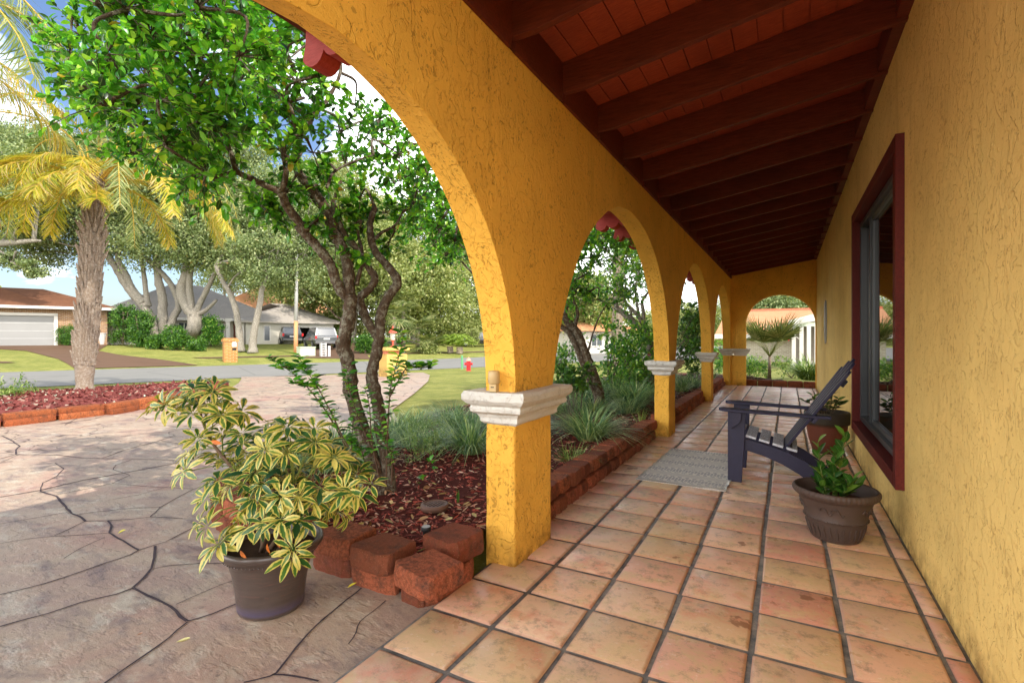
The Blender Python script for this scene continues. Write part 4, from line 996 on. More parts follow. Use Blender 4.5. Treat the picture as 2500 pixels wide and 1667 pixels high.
# ---------------------------------------------------------------- pots
M_SOILP = plain('potting_soil', lin(70, 52, 40), .95, .4, 40, .1, bump=1.0)
def urn():
    t = NT('brown_urn'); v = t.geo(); c = t.mix(lin(66, 52, 46), lin(92, 76, 68), t.noise(v, 9, 6, .7)); c = t.mix(c, lin(130, 112, 100), t.ramp(t.noise(v, 45, 4, .8), [(.62, 0.0), (.8, .5)])); M = t.fin(c, .55, t.bump(t.noise(v, 60, 4), .2, .002), .4)
    X, Y = .252, 3.585
    root = thing('potted_plant', (X, Y, 0), 0, 'young green plant in a wide brown embossed urn with a rope rim', 'potted plant')
    prof = [(.118, 0), (.124, .004), (.128, .012), (.150, .095), (.156, .112), (.158, .120), (.163, .124), (.164, .134), (.160, .140), (.178, .200), (.190, .236), (.196, .248), (.206, .252), (.216, .262), (.224, .276), (.224, .290), (.216, .300), (.212, .302), (.202, .296), (.198, .285), (.192, .262), (.185, .235)]
    def wob(i, a):
        if 13 <= i <= 17: return .011 * math.sin(a * 56)
        if i == 3 or i == 2: return .012 * abs(math.sin(a * 14))
        return 0
    mb = MB(); mb.lathe(prof, (X, Y, 0), 224, cap=(True, False), wob=wob); pot = mb.build('pot', M, root, smooth=True)
    mb = MB()
    for k in range(40):        # bead row and leaf reeds
        a = 2 * math.pi * k / 40; mb.lathe([(.0, -.005), (.005, -.002), (.005, .002), (.001, .005)], (X + .165 * math.cos(a), Y + .165 * math.sin(a), .129), 8, cap=(False, False))
    mb.build('bead_band', M, pot, smooth=True)
    mb = MB()
    for k in range(28):
        a = 2 * math.pi * k / 28; P = [Vector((X + (.132 + .024 * t_) * math.cos(a + .02 * math.sin(t_ * 6)), Y + (.132 + .024 * t_) * math.sin(a + .02 * math.sin(t_ * 6)), .02 + .08 * t_)) for t_ in np.linspace(0, 1, 7)]
        mb.tube(P, [.002, .004, .005, .005, .005, .004, .002], 6)
    mb.build('reed_band', M, pot, smooth=True)
    mb = MB()
    for k in range(5):         # vine relief swags
        a0 = 2 * math.pi * k / 5 + 3.3; P = []
        for t_ in np.linspace(0, 1, 16):
            a = a0 + (t_ - .5) * .7; r = .176 + .012 * t_ * 0 + .006; z = .195 + .022 * math.sin(t_ * 12); r = .160 + (z - .14) * .30 + .003
            P.append((X + r * math.cos(a), Y + r * math.sin(a), z))
        mb.tube(P, [.0035] * 16, 6)
        for t_ in (.25, .5, .75):
            a = a0 + (t_ - .5) * .7; z = .20; r = .160 + (z - .14) * .30 + .002
            mb.lathe([(0, -.006), (.008, -.003), (.008, .003), (0, .006)], (X + r * math.cos(a), Y + r * math.sin(a), z), 8, cap=(False, False))
    mb.build('vine_relief', M, pot, smooth=True)
    mb = MB(); mb.lathe([(.001, .228), (.1, .23), (.186, .226)], (X, Y, 0), 30, cap=(True, True)); mb.build('soil', M_SOILP, root)
    ML = leafmat('glossy_leaf', [(0, lin(40, 84, 30)), (.4, lin(58, 108, 38)), (.75, lin(84, 132, 44)), (1, lin(120, 150, 52))], .22, .28)
    st = MB(); parts = []
    tops = [(-.09, -.02, .56, 7), (.05, .03, .60, 8), (.0, -.05, .50, 8), (.08, -.05, .36, 6), (-.05, .05, .36, 6), (.02, .0, .34, 7), (-.08, .0, .31, 6), (.11, .03, .31, 5)]
    for dx, dy, h, nl in tops:
        b = Vector((X - .01 + dx * .3, Y + dy * .3, .225)); P = catmull([b, b + Vector((dx * .4, dy * .4, (h - .225) * .5)), Vector((X + dx, Y + dy, h))], 5); st.tube(P, [.004] * 6 + [.003] * (len(P) - 6), 6)
        n = nl * 2; t_ = np.linspace(.25, 1, n); ids = (t_ * (len(P) - 1)).astype(int); pp = np.array([P[i][:] for i in ids])
        a = np.arange(n) * 2.4 + R.random() * 6; D = np.stack([np.cos(a), np.sin(a), .55 + .9 * t_], 1); 
        parts.append(leaves(pp, D, np.array([0, 0, 1.]) + .5 * rdir(n), .055 + .05 * NR.rand(n), .030 + .016 * NR.rand(n), LOVAL, droop=.12, fold=.35))
    st.build('stem', plain('green_stem', lin(96, 110, 50), .5), root, smooth=True); V, Fq, A = join(parts); mesh_obj('foliage', V, Fq, ML, root, True, A)
urn()
def bigpot():
    t = NT('weathered_terracotta'); v = t.geo(); c = t.mix(lin(96, 50, 36), lin(120, 66, 46), t.noise(v, 6, 5)); sp_ = t.n('ShaderNodeSeparateXYZ'); t.l(v, sp_.inputs[0])
    k = t.ramp(sp_.outputs[2], [(.0, .7), (.08, 0.0), (.27, 0.0), (.31, 1.0)]); c = t.mix(c, lin(66, 58, 46), k); c = t.mix(c, lin(50, 44, 36), t.ramp(t.noise(v, 12, 5, .7), [(.55, 0.0), (.8, .7)])); M = t.fin(c, .7, t.bump(t.noise(v, 50, 4), .2, .003), .3)
    X, Y = .36, 6.19
    root = thing('potted_plant', (X, Y, 0), 0, 'glossy leaved plant in a large dark terracotta pot behind the navy chair', 'potted plant')
    mb = MB(); mb.lathe([(.115, 0), (.125, .006), (.165, .14), (.185, .27), (.186, .300), (.203, .303), (.207, .312), (.208, .415), (.200, .428), (.186, .428), (.180, .41), (.178, .36)], (X, Y, 0), 48, cap=(True, False)); mb.build('pot', M, root, smooth=True, bevel=0)
    mb = MB(); mb.lathe([(.001, .392), (.179, .39)], (X, Y, 0), 24); mb.build('soil', M_SOILP, root)
    ML = leafmat('dark_glossy_leaf', [(0, lin(30, 62, 26)), (.5, lin(48, 88, 34)), (1, lin(84, 120, 44))], .2, .3)
    st = MB(); parts = []
    for dx, dy, h in [(-.20, -.06, .52), (-.13, .02, .58), (.0, .0, .60), (.10, -.04, .56), (.16, -.02, .52), (.06, .08, .62), (-.06, -.1, .50), (.14, .1, .5)]:
        b = Vector((X + dx * .25, Y + dy * .25, .39)); P = catmull([b, b + Vector((dx * .4, dy * .4, .1)), Vector((X + dx, Y + dy, h))], 5); st.tube(P, .004, 6)
        n = 10; t_ = np.linspace(.3, 1, n); pp = np.array([P[int(i * (len(P) - 1))][:] for i in t_]); a = np.arange(n) * 2.4
        parts.append(leaves(pp, np.stack([np.cos(a), np.sin(a), .3 + t_ * .5], 1), np.array([0, 0, 1.]) + .4 * rdir(n), .06 + .03 * NR.rand(n), .034, LOVAL, droop=.2, fold=.3))
    P = [(X + .02, Y, .39), (X + .03, Y - .01, .55), (X + .025, Y, .68)]; st.tube(P, .003, 5)
    st.build('stem', plain('brown_stem', lin(90, 76, 50), .6), root, smooth=True); V, Fq, A = join(parts); mesh_obj('foliage', V, Fq, ML, root, True, A)
bigpot()
def schefflera():
    t = NT('glazed_pot'); v = t.geo(); sp_ = t.n('ShaderNodeSeparateXYZ'); t.l(v, sp_.inputs[0]); n = t.noise(t.geo((1, 1, 5)), 7, 5, .7, .5)
    c = t.mix(lin(52, 44, 42), lin(92, 78, 70), n); c = t.mix(c, lin(122, 78, 66), t.ramp(t.noise(t.geo((1, 1, 7)), 6, 6, .8, .8), [(.56, 0.0), (.70, .8)]))
    c = t.mix(c, lin(76, 70, 104), t.ramp(sp_.outputs[2], [(.0, .0), (.012, .55), (.05, 0.0)])); M = t.fin(c, .28, t.bump(n, .35, .004), .6)
    X, Y = -2.045, 1.49
    root = thing('potted_plant', (X, Y, -.014), 0, 'variegated yellow and green umbrella plant in a glazed brown pot on the paving', 'potted plant')
    zb = -.014
    prof = [(.128, 0), (.134, .004), (.139, .016), (.140, .035), (.147, .10), (.158, .17), (.172, .220), (.186, .245), (.196, .255), (.200, .266), (.214, .272), (.221, .282), (.221, .298), (.214, .306), (.204, .304), (.198, .29), (.186, .25)]
    mb = MB(); mb.lathe(prof, (X, Y, zb), 64, cap=(True, False)); pot = mb.build('pot', M, root, smooth=True)
    mb = MB()
    for k in range(72):
        a = 2 * math.pi * k / 72; mb.lathe([(.0, -.004), (.0045, 0), (.0, .004)], (X + .195 * math.cos(a), Y + .195 * math.sin(a), zb + .250), 6, cap=(False, False))
    mb.build('bead_band', M, pot, smooth=True)
    mb = MB(); mb.lathe([(.001, .262), (.188, .258)], (X, Y, zb), 24); mb.build('soil', M_SOILP, root)
    ML = leafmat('variegated_leaf', [(0, lin(24, 56, 30)), (.3, lin(44, 88, 40)), (.6, lin(78, 116, 44)), (.85, lin(120, 142, 56)), (1, lin(156, 158, 70))], .24, .30, vari=(lin(204, 190, 96), 1.82, .95))
    zc = lambda x, y: (300 + x / 2.412, 850 + y / 2.412)
    Wh = [(430, 250), (530, 260), (350, 330), (215, 350), (600, 385), (410, 390), (700, 370), (490, 330), (470, 510), (590, 520), (250, 330), (540, 420), (400, 640), (430, 600), (560, 650), (820, 660), (640, 800), (500, 880), (760, 780), (600, 880), (720, 960), (900, 940), (1040, 900), (1215, 960), (1370, 860), (740, 1050), (560, 1160), (500, 1050), (1000, 1180), (1090, 770), (960, 480), (1080, 510), (1200, 560), (1240, 640), (1150, 690), (900, 590), (1000, 660), (860, 540), (740, 620), (1300, 790), (1460, 800), (1380, 740), (640, 620), (700, 560), (1060, 600), (1160, 820), (830, 1030), (930, 1010), (370, 720), (1320, 980), (860, 470), (700, 500), (1000, 560), (1130, 480), (1180, 620), (800, 700), (950, 760), (1040, 720), (880, 840), (1120, 900), (680, 730), (560, 760), (990, 980), (1100, 1010), (780, 880), (1250, 860), (1330, 640), (900, 700), (820, 800), (1010, 840)]
    Wh += [(x + R.uniform(-75, 75), y + R.uniform(-55, 55)) for x, y in Wh[18:]] + [(x + R.uniform(-50, 50), y + R.uniform(-40, 40)) for x, y in Wh[:18]]
    parts = []; st = MB(); pet = MB()
    soil = Vector((X, Y, zb + .26))
    stems = []
    main = [soil + Vector((-.06, 0, 0)), at(*zc(800, 900), 2.2), at(*zc(640, 700), 2.22), at(*zc(530, 560), 2.24), at(*zc(470, 430), 2.25), at(*zc(450, 330), 2.25)]
    for j, pts in enumerate([main, [soil + Vector((.02, .03, 0)), at(*zc(960, 900), 2.3), at(*zc(980, 640), 2.35)], [soil, at(*zc(1040, 900), 2.25), at(*zc(1150, 700), 2.3)], [soil + Vector((-.03, .05, 0)), at(*zc(900, 900), 2.4), at(*zc(840, 650), 2.45)], [soil + Vector((.05, 0, 0)), at(*zc(1120, 930), 2.2), at(*zc(1300, 850), 2.25)], [soil + Vector((0, -.05, 0)), at(*zc(860, 960), 2.08), at(*zc(760, 850), 2.1)], [soil + Vector((.03, -.04, 0)), at(*zc(1000, 960), 2.1), at(*zc(1010, 800), 2.15)]]):
        P = catmull(pts, 7); st.tube(P, [.010 - .006 * i / len(P) for i in range(len(P))], 7); stems += P
    for i, (x, y) in enumerate(Wh):
        d = 2.28 + R.uniform(-.28, .30)
        if y < 420 and x < 720: d = 2.25 + R.uniform(-.1, .1)
        if y > 1000: d = 2.02 + R.uniform(-.04, .06)
        c = at(*zc(x, y), d)
        below = [s_ for s_ in stems if s_.z < c.z + .03] or stems
        s0 = min(below, key=lambda s_: (s_ - c).length + max(0, (.10 - (s_ - c).length)) * 3)
        mid = s0.lerp(c, .55) + Vector((0, 0, .03)); pet.tube(catmull([s0, mid, c], 4), .0022, 5)
        axis = (c - s0).normalized() * .5 + Vector((0, 0, .6)) + Vector(NR.normal(scale=.25, size=3)); axis.normalize(); axis += Vector((sy_ * .35, -cy_ * .35, 0)); axis.normalize()
        n = R.choice([7, 8, 8, 9]); u = axis.orthogonal().normalized(); vv = axis.cross(u); ph = R.random() * 6
        ang = np.arange(n) * 2 * math.pi / n + ph + NR.normal(scale=.08, size=n)
        D = np.outer(np.cos(ang), u) + np.outer(np.sin(ang), vv) + np.outer(.22 + .18 * NR.rand(n), axis)
        N = np.tile(np.array(axis), (n, 1)) + .18 * NR.normal(size=(n, 3))
        Pb = np.array(c) + norm(D) * .010; Ls = (.060 + .022 * NR.rand(n)) * R.uniform(.8, 1.15); yl = R.random()
        rn = np.clip((NR.rand(n) * .5 + yl * .6), 0, 1)
        parts.append(leaves(Pb, D, N, Ls, Ls * .36, ((0, .04), (.15, .3), (.4, .85), (.65, 1.), (.85, .72), (.96, .3), (1, .03)), droop=.30 + .25 * R.random(), fold=.28, rnd=rn))
    st.build('stem', plain('grey_brown_stem', lin(112, 90, 72), .8, .2, 30), root, smooth=True)
    pet.build('petiole', plain('green_petiole', lin(120, 132, 62), .5), root, smooth=True)
    V, Fq, A = join(parts); mesh_obj('foliage', V, Fq, ML, root, True, A)
    # seed clusters near the top and a few rust-coloured dying leaflets
    bb = MB()
    for cx, cy, r in [(390, 300, .05), (560, 300, .03), (680, 690, .035), (620, 740, .04)]:
        for _ in range(60):
            c = at(*zc(cx, cy), 2.2) + Vector(NR.normal(scale=r * .5, size=3)); bb.lathe([(0, -.004), (.004, 0), (0, .004)], tuple(c), 6, cap=(False, False))
    bb.build('berry_cluster', plain('green_berry', lin(110, 128, 40), .5), root, smooth=True)
    pts = [(850, 1150), (905, 1120), (520, 545), (690, 1190)]; P = [at(*zc(x, y), 2.06)[:] for x, y in pts]
    mr_ = plain('rust_leaf', lin(190, 104, 34), .5, .3, 60)
    for p_, d_ in zip(P, [(0.1, 0, -1), (.1, .1, -1), (.9, .2, -.2), (.8, -.2, -.4)]):
        V, Fq, A = leaves([p_], [d_], [(0, -1, .2)], .045, .018, LOVAL); mesh_obj('dying_leaflet', V, Fq, mr_, root, True, A)
schefflera()
# ---------------------------------------------------------------- foliage materials
ML_LIG = leafmat('ligustrum_leaf', [(0, lin(29, 51, 20)), (.12, lin(45, 104, 32)), (.3, lin(68, 137, 39)), (.6, lin(93, 168, 44)), (.85, lin(140, 203, 57)), (.99, lin(180, 223, 80)), (1, lin(190, 150, 60))], .34, .28)
ML_LIG2 = leafmat('garden_leaf', [(0, lin(54, 110, 50)), (.4, lin(83, 144, 58)), (.8, lin(139, 187, 72)), (1, lin(194, 219, 104))], .42, .38)
ML_OAK = leafmat('oak_leaf', [(0, lin(83, 101, 64)), (.4, lin(119, 137, 89)), (.75, lin(151, 165, 115)), (.95, lin(183, 188, 138)), (1, lin(198, 158, 111))], .30, .5, spec=.3)
ML_FAR = leafmat('far_leaf', [(0, lin(96, 112, 60)), (.4, lin(132, 146, 84)), (.75, lin(168, 176, 112)), (1, lin(206, 204, 150))], .35, .6, spec=.3)
ML_BUSH = leafmat('bush_leaf', [(0, lin(36, 74, 24)), (.5, lin(62, 108, 34)), (1, lin(110, 150, 50))], .3, .45)
def barkmat(name, a, b, lich, sc3=(1, 1, .5)):
    t = NT(name); v = t.geo(sc3); n = t.noise(v, 22, 6, .75, .6); c = t.mix(a, b, n)
    c = t.mix(c, lich, t.ramp(t.noise(t.geo(), 22, 7, .8), [(.50, 0.0), (.58, .7)]))
    c = t.mix(c, tuple(k * .3 for k in a[:3]) + (1,), t.ramp(t.noise(v, 60, 4, .8), [(.52, 0.0), (.72, .8)]))
    return t.fin(c, .9, t.bump(t.math('ADD', n, t.noise(v, 70, 4, .7)), 1.0, .012), .2)
M_BARK = barkmat('mottled_bark', lin(72, 56, 44), lin(102, 86, 70), lin(151, 149, 132))
M_OBARK = barkmat('grey_oak_bark', lin(112, 104, 92), lin(150, 142, 130), lin(182, 178, 166))
M_PBARK = barkmat('palm_bark', lin(118, 99, 81), lin(164, 148, 130), lin(176, 168, 158), (1, 1, 1.6))
def quads(P, D, N, L, W, rnd=None):
    n = len(P); D = norm(D); S = norm(np.cross(D, N)); L = np.broadcast_to(L, n).reshape(n, 1); W = np.broadcast_to(W, n).reshape(n, 1)
    V = np.stack([P, P + D * L * .5 + S * W * .5, P + D * L, P + D * L * .5 - S * W * .5], 1)
    Fq = np.arange(n * 4).reshape(n, 4); rnd = NR.rand(n) if rnd is None else rnd
    return V.reshape(-1, 3), Fq, {'rnd': np.repeat(rnd, 4), 'lu': np.full(n * 4, .6), 'lv': np.tile([0, .5, 1, .5], n)}
def branch_curve(P, n=6): return catmull(P, n)
def tube_taper(mb, P, r0, r1, n=8, jit=.35, flare=0):
    k = len(P); rs = []
    for i in range(k):
        t_ = i / (k - 1); r = r0 + (r1 - r0) * t_
        if flare and t_ < .12: r *= 1 + flare * (1 - t_ / .12) ** 2
        rs.append(r)
    mb.tube(P, rs, n, jit=jit, seed=R.random() * 10)
def leafy_tree(root, paths, blobs, mat, bark, nt=13, nl=14, L=.062, W=.032, zb=.35, prof=LOVAL, twig_r=.006, flat=1.0):
    """paths: (points, r0, r1); blobs: (centre, radius[, density]) -> trunk + crown parts of root"""
    tr = MB(); nodes = []
    for P, r0, r1 in paths:
        C = catmull(P, 7); tube_taper(tr, C, r0, r1, 10, .30, .5 if r0 > .05 and P is paths[0][0] else 0); nodes += [(c, r0 + (r1 - r0) * i / len(C)) for i, c in enumerate(C)]
    parts = []; 
    for b in blobs:
        c, r = Vector(b[0]), b[1]; dn = b[2] if len(b) > 2 else 1.0
        near_ = min(nodes, key=lambda nd: (nd[0] - c).length + (0.5 if nd[0].z > c.z + .3 else 0))[0]
        mid = near_.lerp(c, .5) + Vector(NR.normal(scale=r * .22, size=3)) + Vector((0, 0, .05))
        tube_taper(tr, catmull([near_, mid, c], 5), twig_r * 2.0, twig_r * .8, 6, .1)
        m_ = max(3, int(nt * dn))
        (d, ln), lf = twig_leaves(c, r, m_, nl, L, W, zb, prof, flat=flat); parts.append(lf)
        for k in range(0, m_): tr.tube([c, c + Vector(d[k]) * ln[k] * .5, c + Vector(d[k]) * ln[k] * .95 - Vector((0, 0, r * .09))], [twig_r * .55, twig_r * .4, twig_r * .2], 4, cap=False)
        nodes.append((c, twig_r))
    tr.build('trunk', bark, root, smooth=True, fixn=False)
    V, Fq, A = join(parts); mesh_obj('crown', V, Fq, mat, root, True, A)
Bz = lambda x, y: (600 + x / 3.6467, 550 + y / 3.6467)
Az = lambda x, y: (x / 2.6133, y / 2.6133)
def pp(z, d, *pts): return [at(*z(x, y), (d[0] + (d[1] - d[0]) * i / max(1, len(pts) - 1)) if hasattr(d, '__len__') else d) for i, (x, y) in enumerate(pts)]
Cz = lambda x, y: (300 + x / 2.412, 850 + y / 2.412)
def tree1():
    b = gp(945, 1208, .10)
    root = thing('ligustrum_tree', (b.x, b.y, .08), 0, 'twisted ligustrum tree with lichen covered trunks growing beside the nearest pillar', 'tree', None)
    d0 = 3.42
    base = Vector((b.x, b.y, .02))
    A = [base] + pp(Bz, (3.42, 3.40), (960, 1568), (935, 1400), (900, 1200), (865, 1040), (905, 900), (930, 740), (925, 620))
    Bt = [base + Vector((.03, .03, 0))] + pp(Bz, (3.45, 3.65), (1170, 1568), (1120, 1350), (1160, 1150), (1190, 980), (1205, 800), (1270, 640), (1350, 515), (1300, 410), (1225, 320), (1145, 220), (1110, 80), (1112, -40), (1150, -160))
    RK = .86
    paths = [(A, .058 * RK, .050 * RK),
             (pp(Bz, (3.4, 3.3), (905, 640), (860, 600), (805, 500), (745, 330), (640, 200), (550, 100), (470, 10)) + pp(Az, (3.3, 3.15), (1950, 1470), (1840, 1330), (1795, 1225)), .042 * RK, .030 * RK),
             (pp(Az, (3.15, 2.95), (1795, 1225), (1700, 1185), (1600, 1140), (1515, 1095), (1480, 1000), (1440, 900), (1390, 800), (1345, 720), (1300, 560)), .024 * RK, .012 * RK),
             (pp(Az, (3.15, 3.1), (1795, 1225), (1825, 1100), (1810, 950), (1850, 850), (1880, 780), (1840, 650)), .022 * RK, .012 * RK),
             (pp(Bz, (3.4, 3.5), (925, 620), (905, 350), (860, 200), (800, 80), (750, -30)) + pp(Az, (3.5, 3.4), (2140, 1440), (2060, 1300), (1980, 1200), (1905, 1100), (1885, 1000), (1905, 890), (1960, 800), (1985, 750)), .046 * RK, .028 * RK),
             (pp(Az, (3.4, 3.2), (1985, 750), (1890, 690), (1800, 600), (1690, 540), (1560, 430)), .020 * RK, .010 * RK), (pp(Az, (3.4, 3.5), (1985, 750), (2080, 650), (2160, 500), (2180, 380)), .020 * RK, .010 * RK),
             (pp(Az, (3.4, 3.2), (1905, 900), (1870, 780), (1860, 640), (1900, 500)), .018 * RK, .008 * RK),
             (Bt, .043, .021),
             (pp(Bz, (3.5, 3.5), (1180, 1010), (1085, 860), (1030, 720), (1025, 640), (1100, 570), (1150, 470), (1090, 370), (1050, 290), (960, 180), (870, 70), (830, -30)), .036 * RK, .022 * RK),
             (pp(Bz, (3.5, 3.5), (830, -30), (780, -140), (800, -260), (850, -400)), .02 * RK, .010 * RK),
             (pp(Bz, (3.42, 3.6), (985, 530), (1020, 400), (1040, 330), (1030, 200), (1000, 80), (1030, -60)), .018 * RK, .010 * RK),
             (pp(Bz, (3.6, 3.8), (1150, 120), (1220, 60), (1330, 0), (1400, -120)), .016 * RK, .008 * RK),
             (pp(Az, (3.4, 3.6), (2085, 1200), (2130, 1100), (2260, 1030), (2380, 990)), .013 * RK, .006 * RK),
             (pp(Bz, (3.42, 3.42), (900, 830), (820, 820), (760, 760), (700, 700)), .010 * RK, .004 * RK)]
    blobs = []
    # dense canopy, listed by rows (S px, depth, radius)
    rows = [(20, [230, 310, 390, 470, 550, 630, 690]), (80, [200, 280, 360, 440, 520, 600, 680, 740]), (140, [180, 250, 330, 410, 490, 570, 650, 720]), (200, [200, 270, 350, 430, 510, 590, 660, 740, 800]),
            (255, [240, 310, 390, 460, 540, 620, 700, 780, 850]), (310, [270, 340, 420, 500, 570, 640, 720, 820, 900]), (365, [330, 410, 470, 540, 690, 780, 860, 960]), (415, [440, 500, 730, 850, 930, 1000]), (-60, [260, 360, 460, 560, 650]), (455, [480, 520, 960, 1010])]
    for y, xs in rows:
        for x in xs:
            dn = 1.0
            if y > 150 and x > 660: dn = .62
            if y > 400 and x < 560: dn = .9
            d = (2.9 if x < 600 else 3.4) + R.uniform(-.5, .7)
            if x > 840: d = 4.1 + R.uniform(-.4, .6)
            blobs.append((at(x + R.uniform(-18, 18), y + R.uniform(-16, 16), d), R.uniform(.20, .30), dn))
    for x, y, d in [(640, 505, 3.4), (660, 530, 3.5), (700, 470, 3.4), (690, 520, 3.5), (760, 560, 3.4), (880, 480, 3.7), (850, 560, 3.6), (900, 540, 3.8), (940, 520, 3.9), (1000, 350, 4.6), (1040, 400, 4.6), (1060, 460, 4.6), (1090, 520, 4.6), (960, 300, 4.4), (920, 330, 4.2), (1030, 480, 4.7), (980, 540, 4.5), (1070, 560, 4.7), (1110, 590, 4.7), (1120, 560, 4.8), (820, 600, 3.5), (760, 480, 3.6), (800, 430, 3.6), (880, 620, 3.5), (950, 590, 3.9), (830, 520, 3.5), (790, 520, 3.8)]:
        blobs.append((at(x, y, d), .17, .6))
    leafy_tree(root, paths, blobs, ML_LIG, M_BARK, nt=17, nl=14, L=.054, W=.032)
    # shoots sprouting round the base
    Sz = lambda x, y: (420 + x / 3.733, 780 + y / 3.733)
    sh = MB(); parts = []
    for pts, d, sc_ in [([(1850, 1500), (1600, 1150), (1450, 850), (1330, 620), (1230, 470), (1150, 330)], 3.0, 1.0), ([(1700, 1400), (1500, 1000), (1350, 760), (1180, 560), (1020, 430), (880, 340)], 3.05, .9), ([(1900, 1350), (1700, 900), (1610, 620), (1590, 420)], 3.1, .9),
                      ([(1950, 1500), (1965, 1000), (1990, 640), (2030, 470), (2080, 280), (2110, 120)], 3.0, 1.0), ([(1985, 700), (2060, 560), (2150, 430), (2260, 440), (2380, 410)], 3.0, 1.0), ([(1900, 1500), (1820, 1100), (1800, 800), (1760, 620)], 3.05, .9), ([(1750, 1450), (1650, 1250), (1640, 1050), (1660, 900)], 3.1, .9), ([(2000, 1500), (2000, 1250), (1930, 1100), (1900, 900)], 3.0, .8), ([(1850, 1500), (1760, 1300), (1700, 1150), (1560, 1080)], 3.1, .9), ([(1330, 620), (1200, 600), (1080, 560)], 3.0, .9), ([(1250, 500), (1160, 440), (960, 430)], 3.0, .9)]:
        C = catmull(pp(Sz, d, *pts), 8); sh.tube(C, [.0055 - .004 * i / len(C) for i in range(len(C))], 5)
        n = len(C) * 2; ids = np.linspace(len(C) * .25, len(C) - 1, n).astype(int); P = np.array([C[i][:] for i in ids]); a = np.arange(n) * 2.2
        parts.append(leaves(P + NR.normal(scale=.008, size=(n, 3)), np.stack([np.cos(a), np.sin(a), .3 + .3 * NR.rand(n)], 1), np.array([0, 0, 1.]) + .5 * rdir(n), (.048 + .022 * NR.rand(n)) * sc_, .032 * sc_, LOVAL, droop=.2, fold=.3))
    sh.build('basal_shoots', plain('shoot_bark', lin(100, 76, 60), .7), root, smooth=True)
    V, Fq, A = join(parts); mesh_obj('shoot_leaves', V, Fq, ML_LIG, root, True, A)
tree1()
Dz = lambda x, y: (1340 + x / 3.408, 620 + y / 3.408)
def tree2():
    b = gp(1466, 1012, .10); root = thing('ligustrum_tree', (b.x, b.y, .08), 0, 'leaning ligustrum tree with two mossy stems seen through the second arch', 'tree')
    base = Vector((b.x, b.y, .03)); d = 7.2
    paths = [([base] + pp(Dz, d, (420, 1200), (385, 1050), (330, 900), (290, 790), (230, 650), (160, 570), (125, 500)), .085, .05),
             (pp(Dz, d, (400, 1150), (320, 1000), (240, 800), (170, 660), (100, 600), (20, 560)), .055, .03), (pp(Dz, d, (125, 500), (150, 420), (130, 330), (170, 230)), .035, .015), (pp(Dz, d, (215, 600), (240, 490), (205, 390), (190, 280)), .03, .015),
             (pp(Dz, (d, 6.6), (100, 600), (-60, 480), (-250, 380), (-500, 300)), .03, .012), (pp(Dz, d, (330, 800), (370, 650), (430, 500), (500, 400)), .015, .007)]
    blobs = []
    for y, xs in [(545, [1370, 1400, 1440, 1480, 1510]), (575, [1330, 1390, 1430, 1470, 1505, 1540]), (605, [1400, 1440, 1480, 1300]), (640, [1380, 1410, 1445, 1330, 1290]), (680, [1375, 1400, 1430, 1350]), (715, [1380, 1400, 1440]), (740, [1375, 1460]), (520, [1420, 1460, 1350]), (490, [1380, 1440])]:
        for x in xs: blobs.append((at(x + R.uniform(-10, 10), y + R.uniform(-10, 10), 7.0 + R.uniform(-.8, 1)), R.uniform(.28, .4), .55))
    for x, y in [(1010, 460), (1050, 480), (1080, 500), (1040, 530), (1075, 560), (1100, 590), (1060, 600), (1120, 560), (1020, 560), (1120, 620), (1090, 625), (1000, 500), (1030, 430), (980, 430), (1140, 500), (1180, 560)]: blobs.append((at(x, y, 6.2 + R.uniform(-.5, .7)), .33, .7))
    leafy_tree(root, paths, blobs, ML_LIG, M_BARK, nt=26, nl=14, L=.065, W=.036, twig_r=.008)
tree2()
def tree3():
    x0, y0 = -2.45, 10.1; root = thing('ligustrum_tree', (x0, y0, .08), 0, 'pale branching ligustrum tree partly behind the second pillar', 'tree')
    d = 10.1
    paths = [([Vector((x0, y0, .03))] + pp(Dz, d, (865, 1000), (850, 860), (830, 720), (790, 640), (700, 560), (620, 490), (565, 450), (548, 370)), .095, .05), (pp(Dz, d, (800, 640), (770, 560), (720, 490), (650, 420), (600, 330), (580, 220)), .05, .02), (pp(Dz, d, (790, 590), (785, 480), (775, 400), (810, 340), (830, 300), (800, 180)), .04, .02), (pp(Dz, d, (690, 550), (670, 440), (620, 380), (640, 250), (620, 100)), .03, .015), (pp(Dz, d, (750, 520), (735, 420), (720, 300), (750, 160), (760, 60)), .03, .012), (pp(Dz, d, (560, 440), (570, 330), (540, 230), (500, 120)), .025, .012)]
    blobs = []
    for y, xs in [(560, [1500, 1540, 1580]), (595, [1470, 1510, 1550, 1590]), (630, [1500, 1540, 1575]), (665, [1480, 1520, 1560, 1600]), (700, [1470, 1500, 1545, 1590]), (735, [1480, 1520]), (520, [1440, 1500, 1560, 1620]), (480, [1480, 1540, 1600, 1660]), (640, [1640, 1680]), (580, [1450, 1520, 1610]), (615, [1445, 1530])]:
        for x in xs: blobs.append((at(x + R.uniform(-8, 8), y + R.uniform(-8, 8), d + R.uniform(-1, 1.3)), R.uniform(.40, .55), .42))
    leafy_tree(root, paths, blobs, ML_LIG2, M_OBARK, nt=44, nl=15, L=.07, W=.04, twig_r=.008)
tree3()
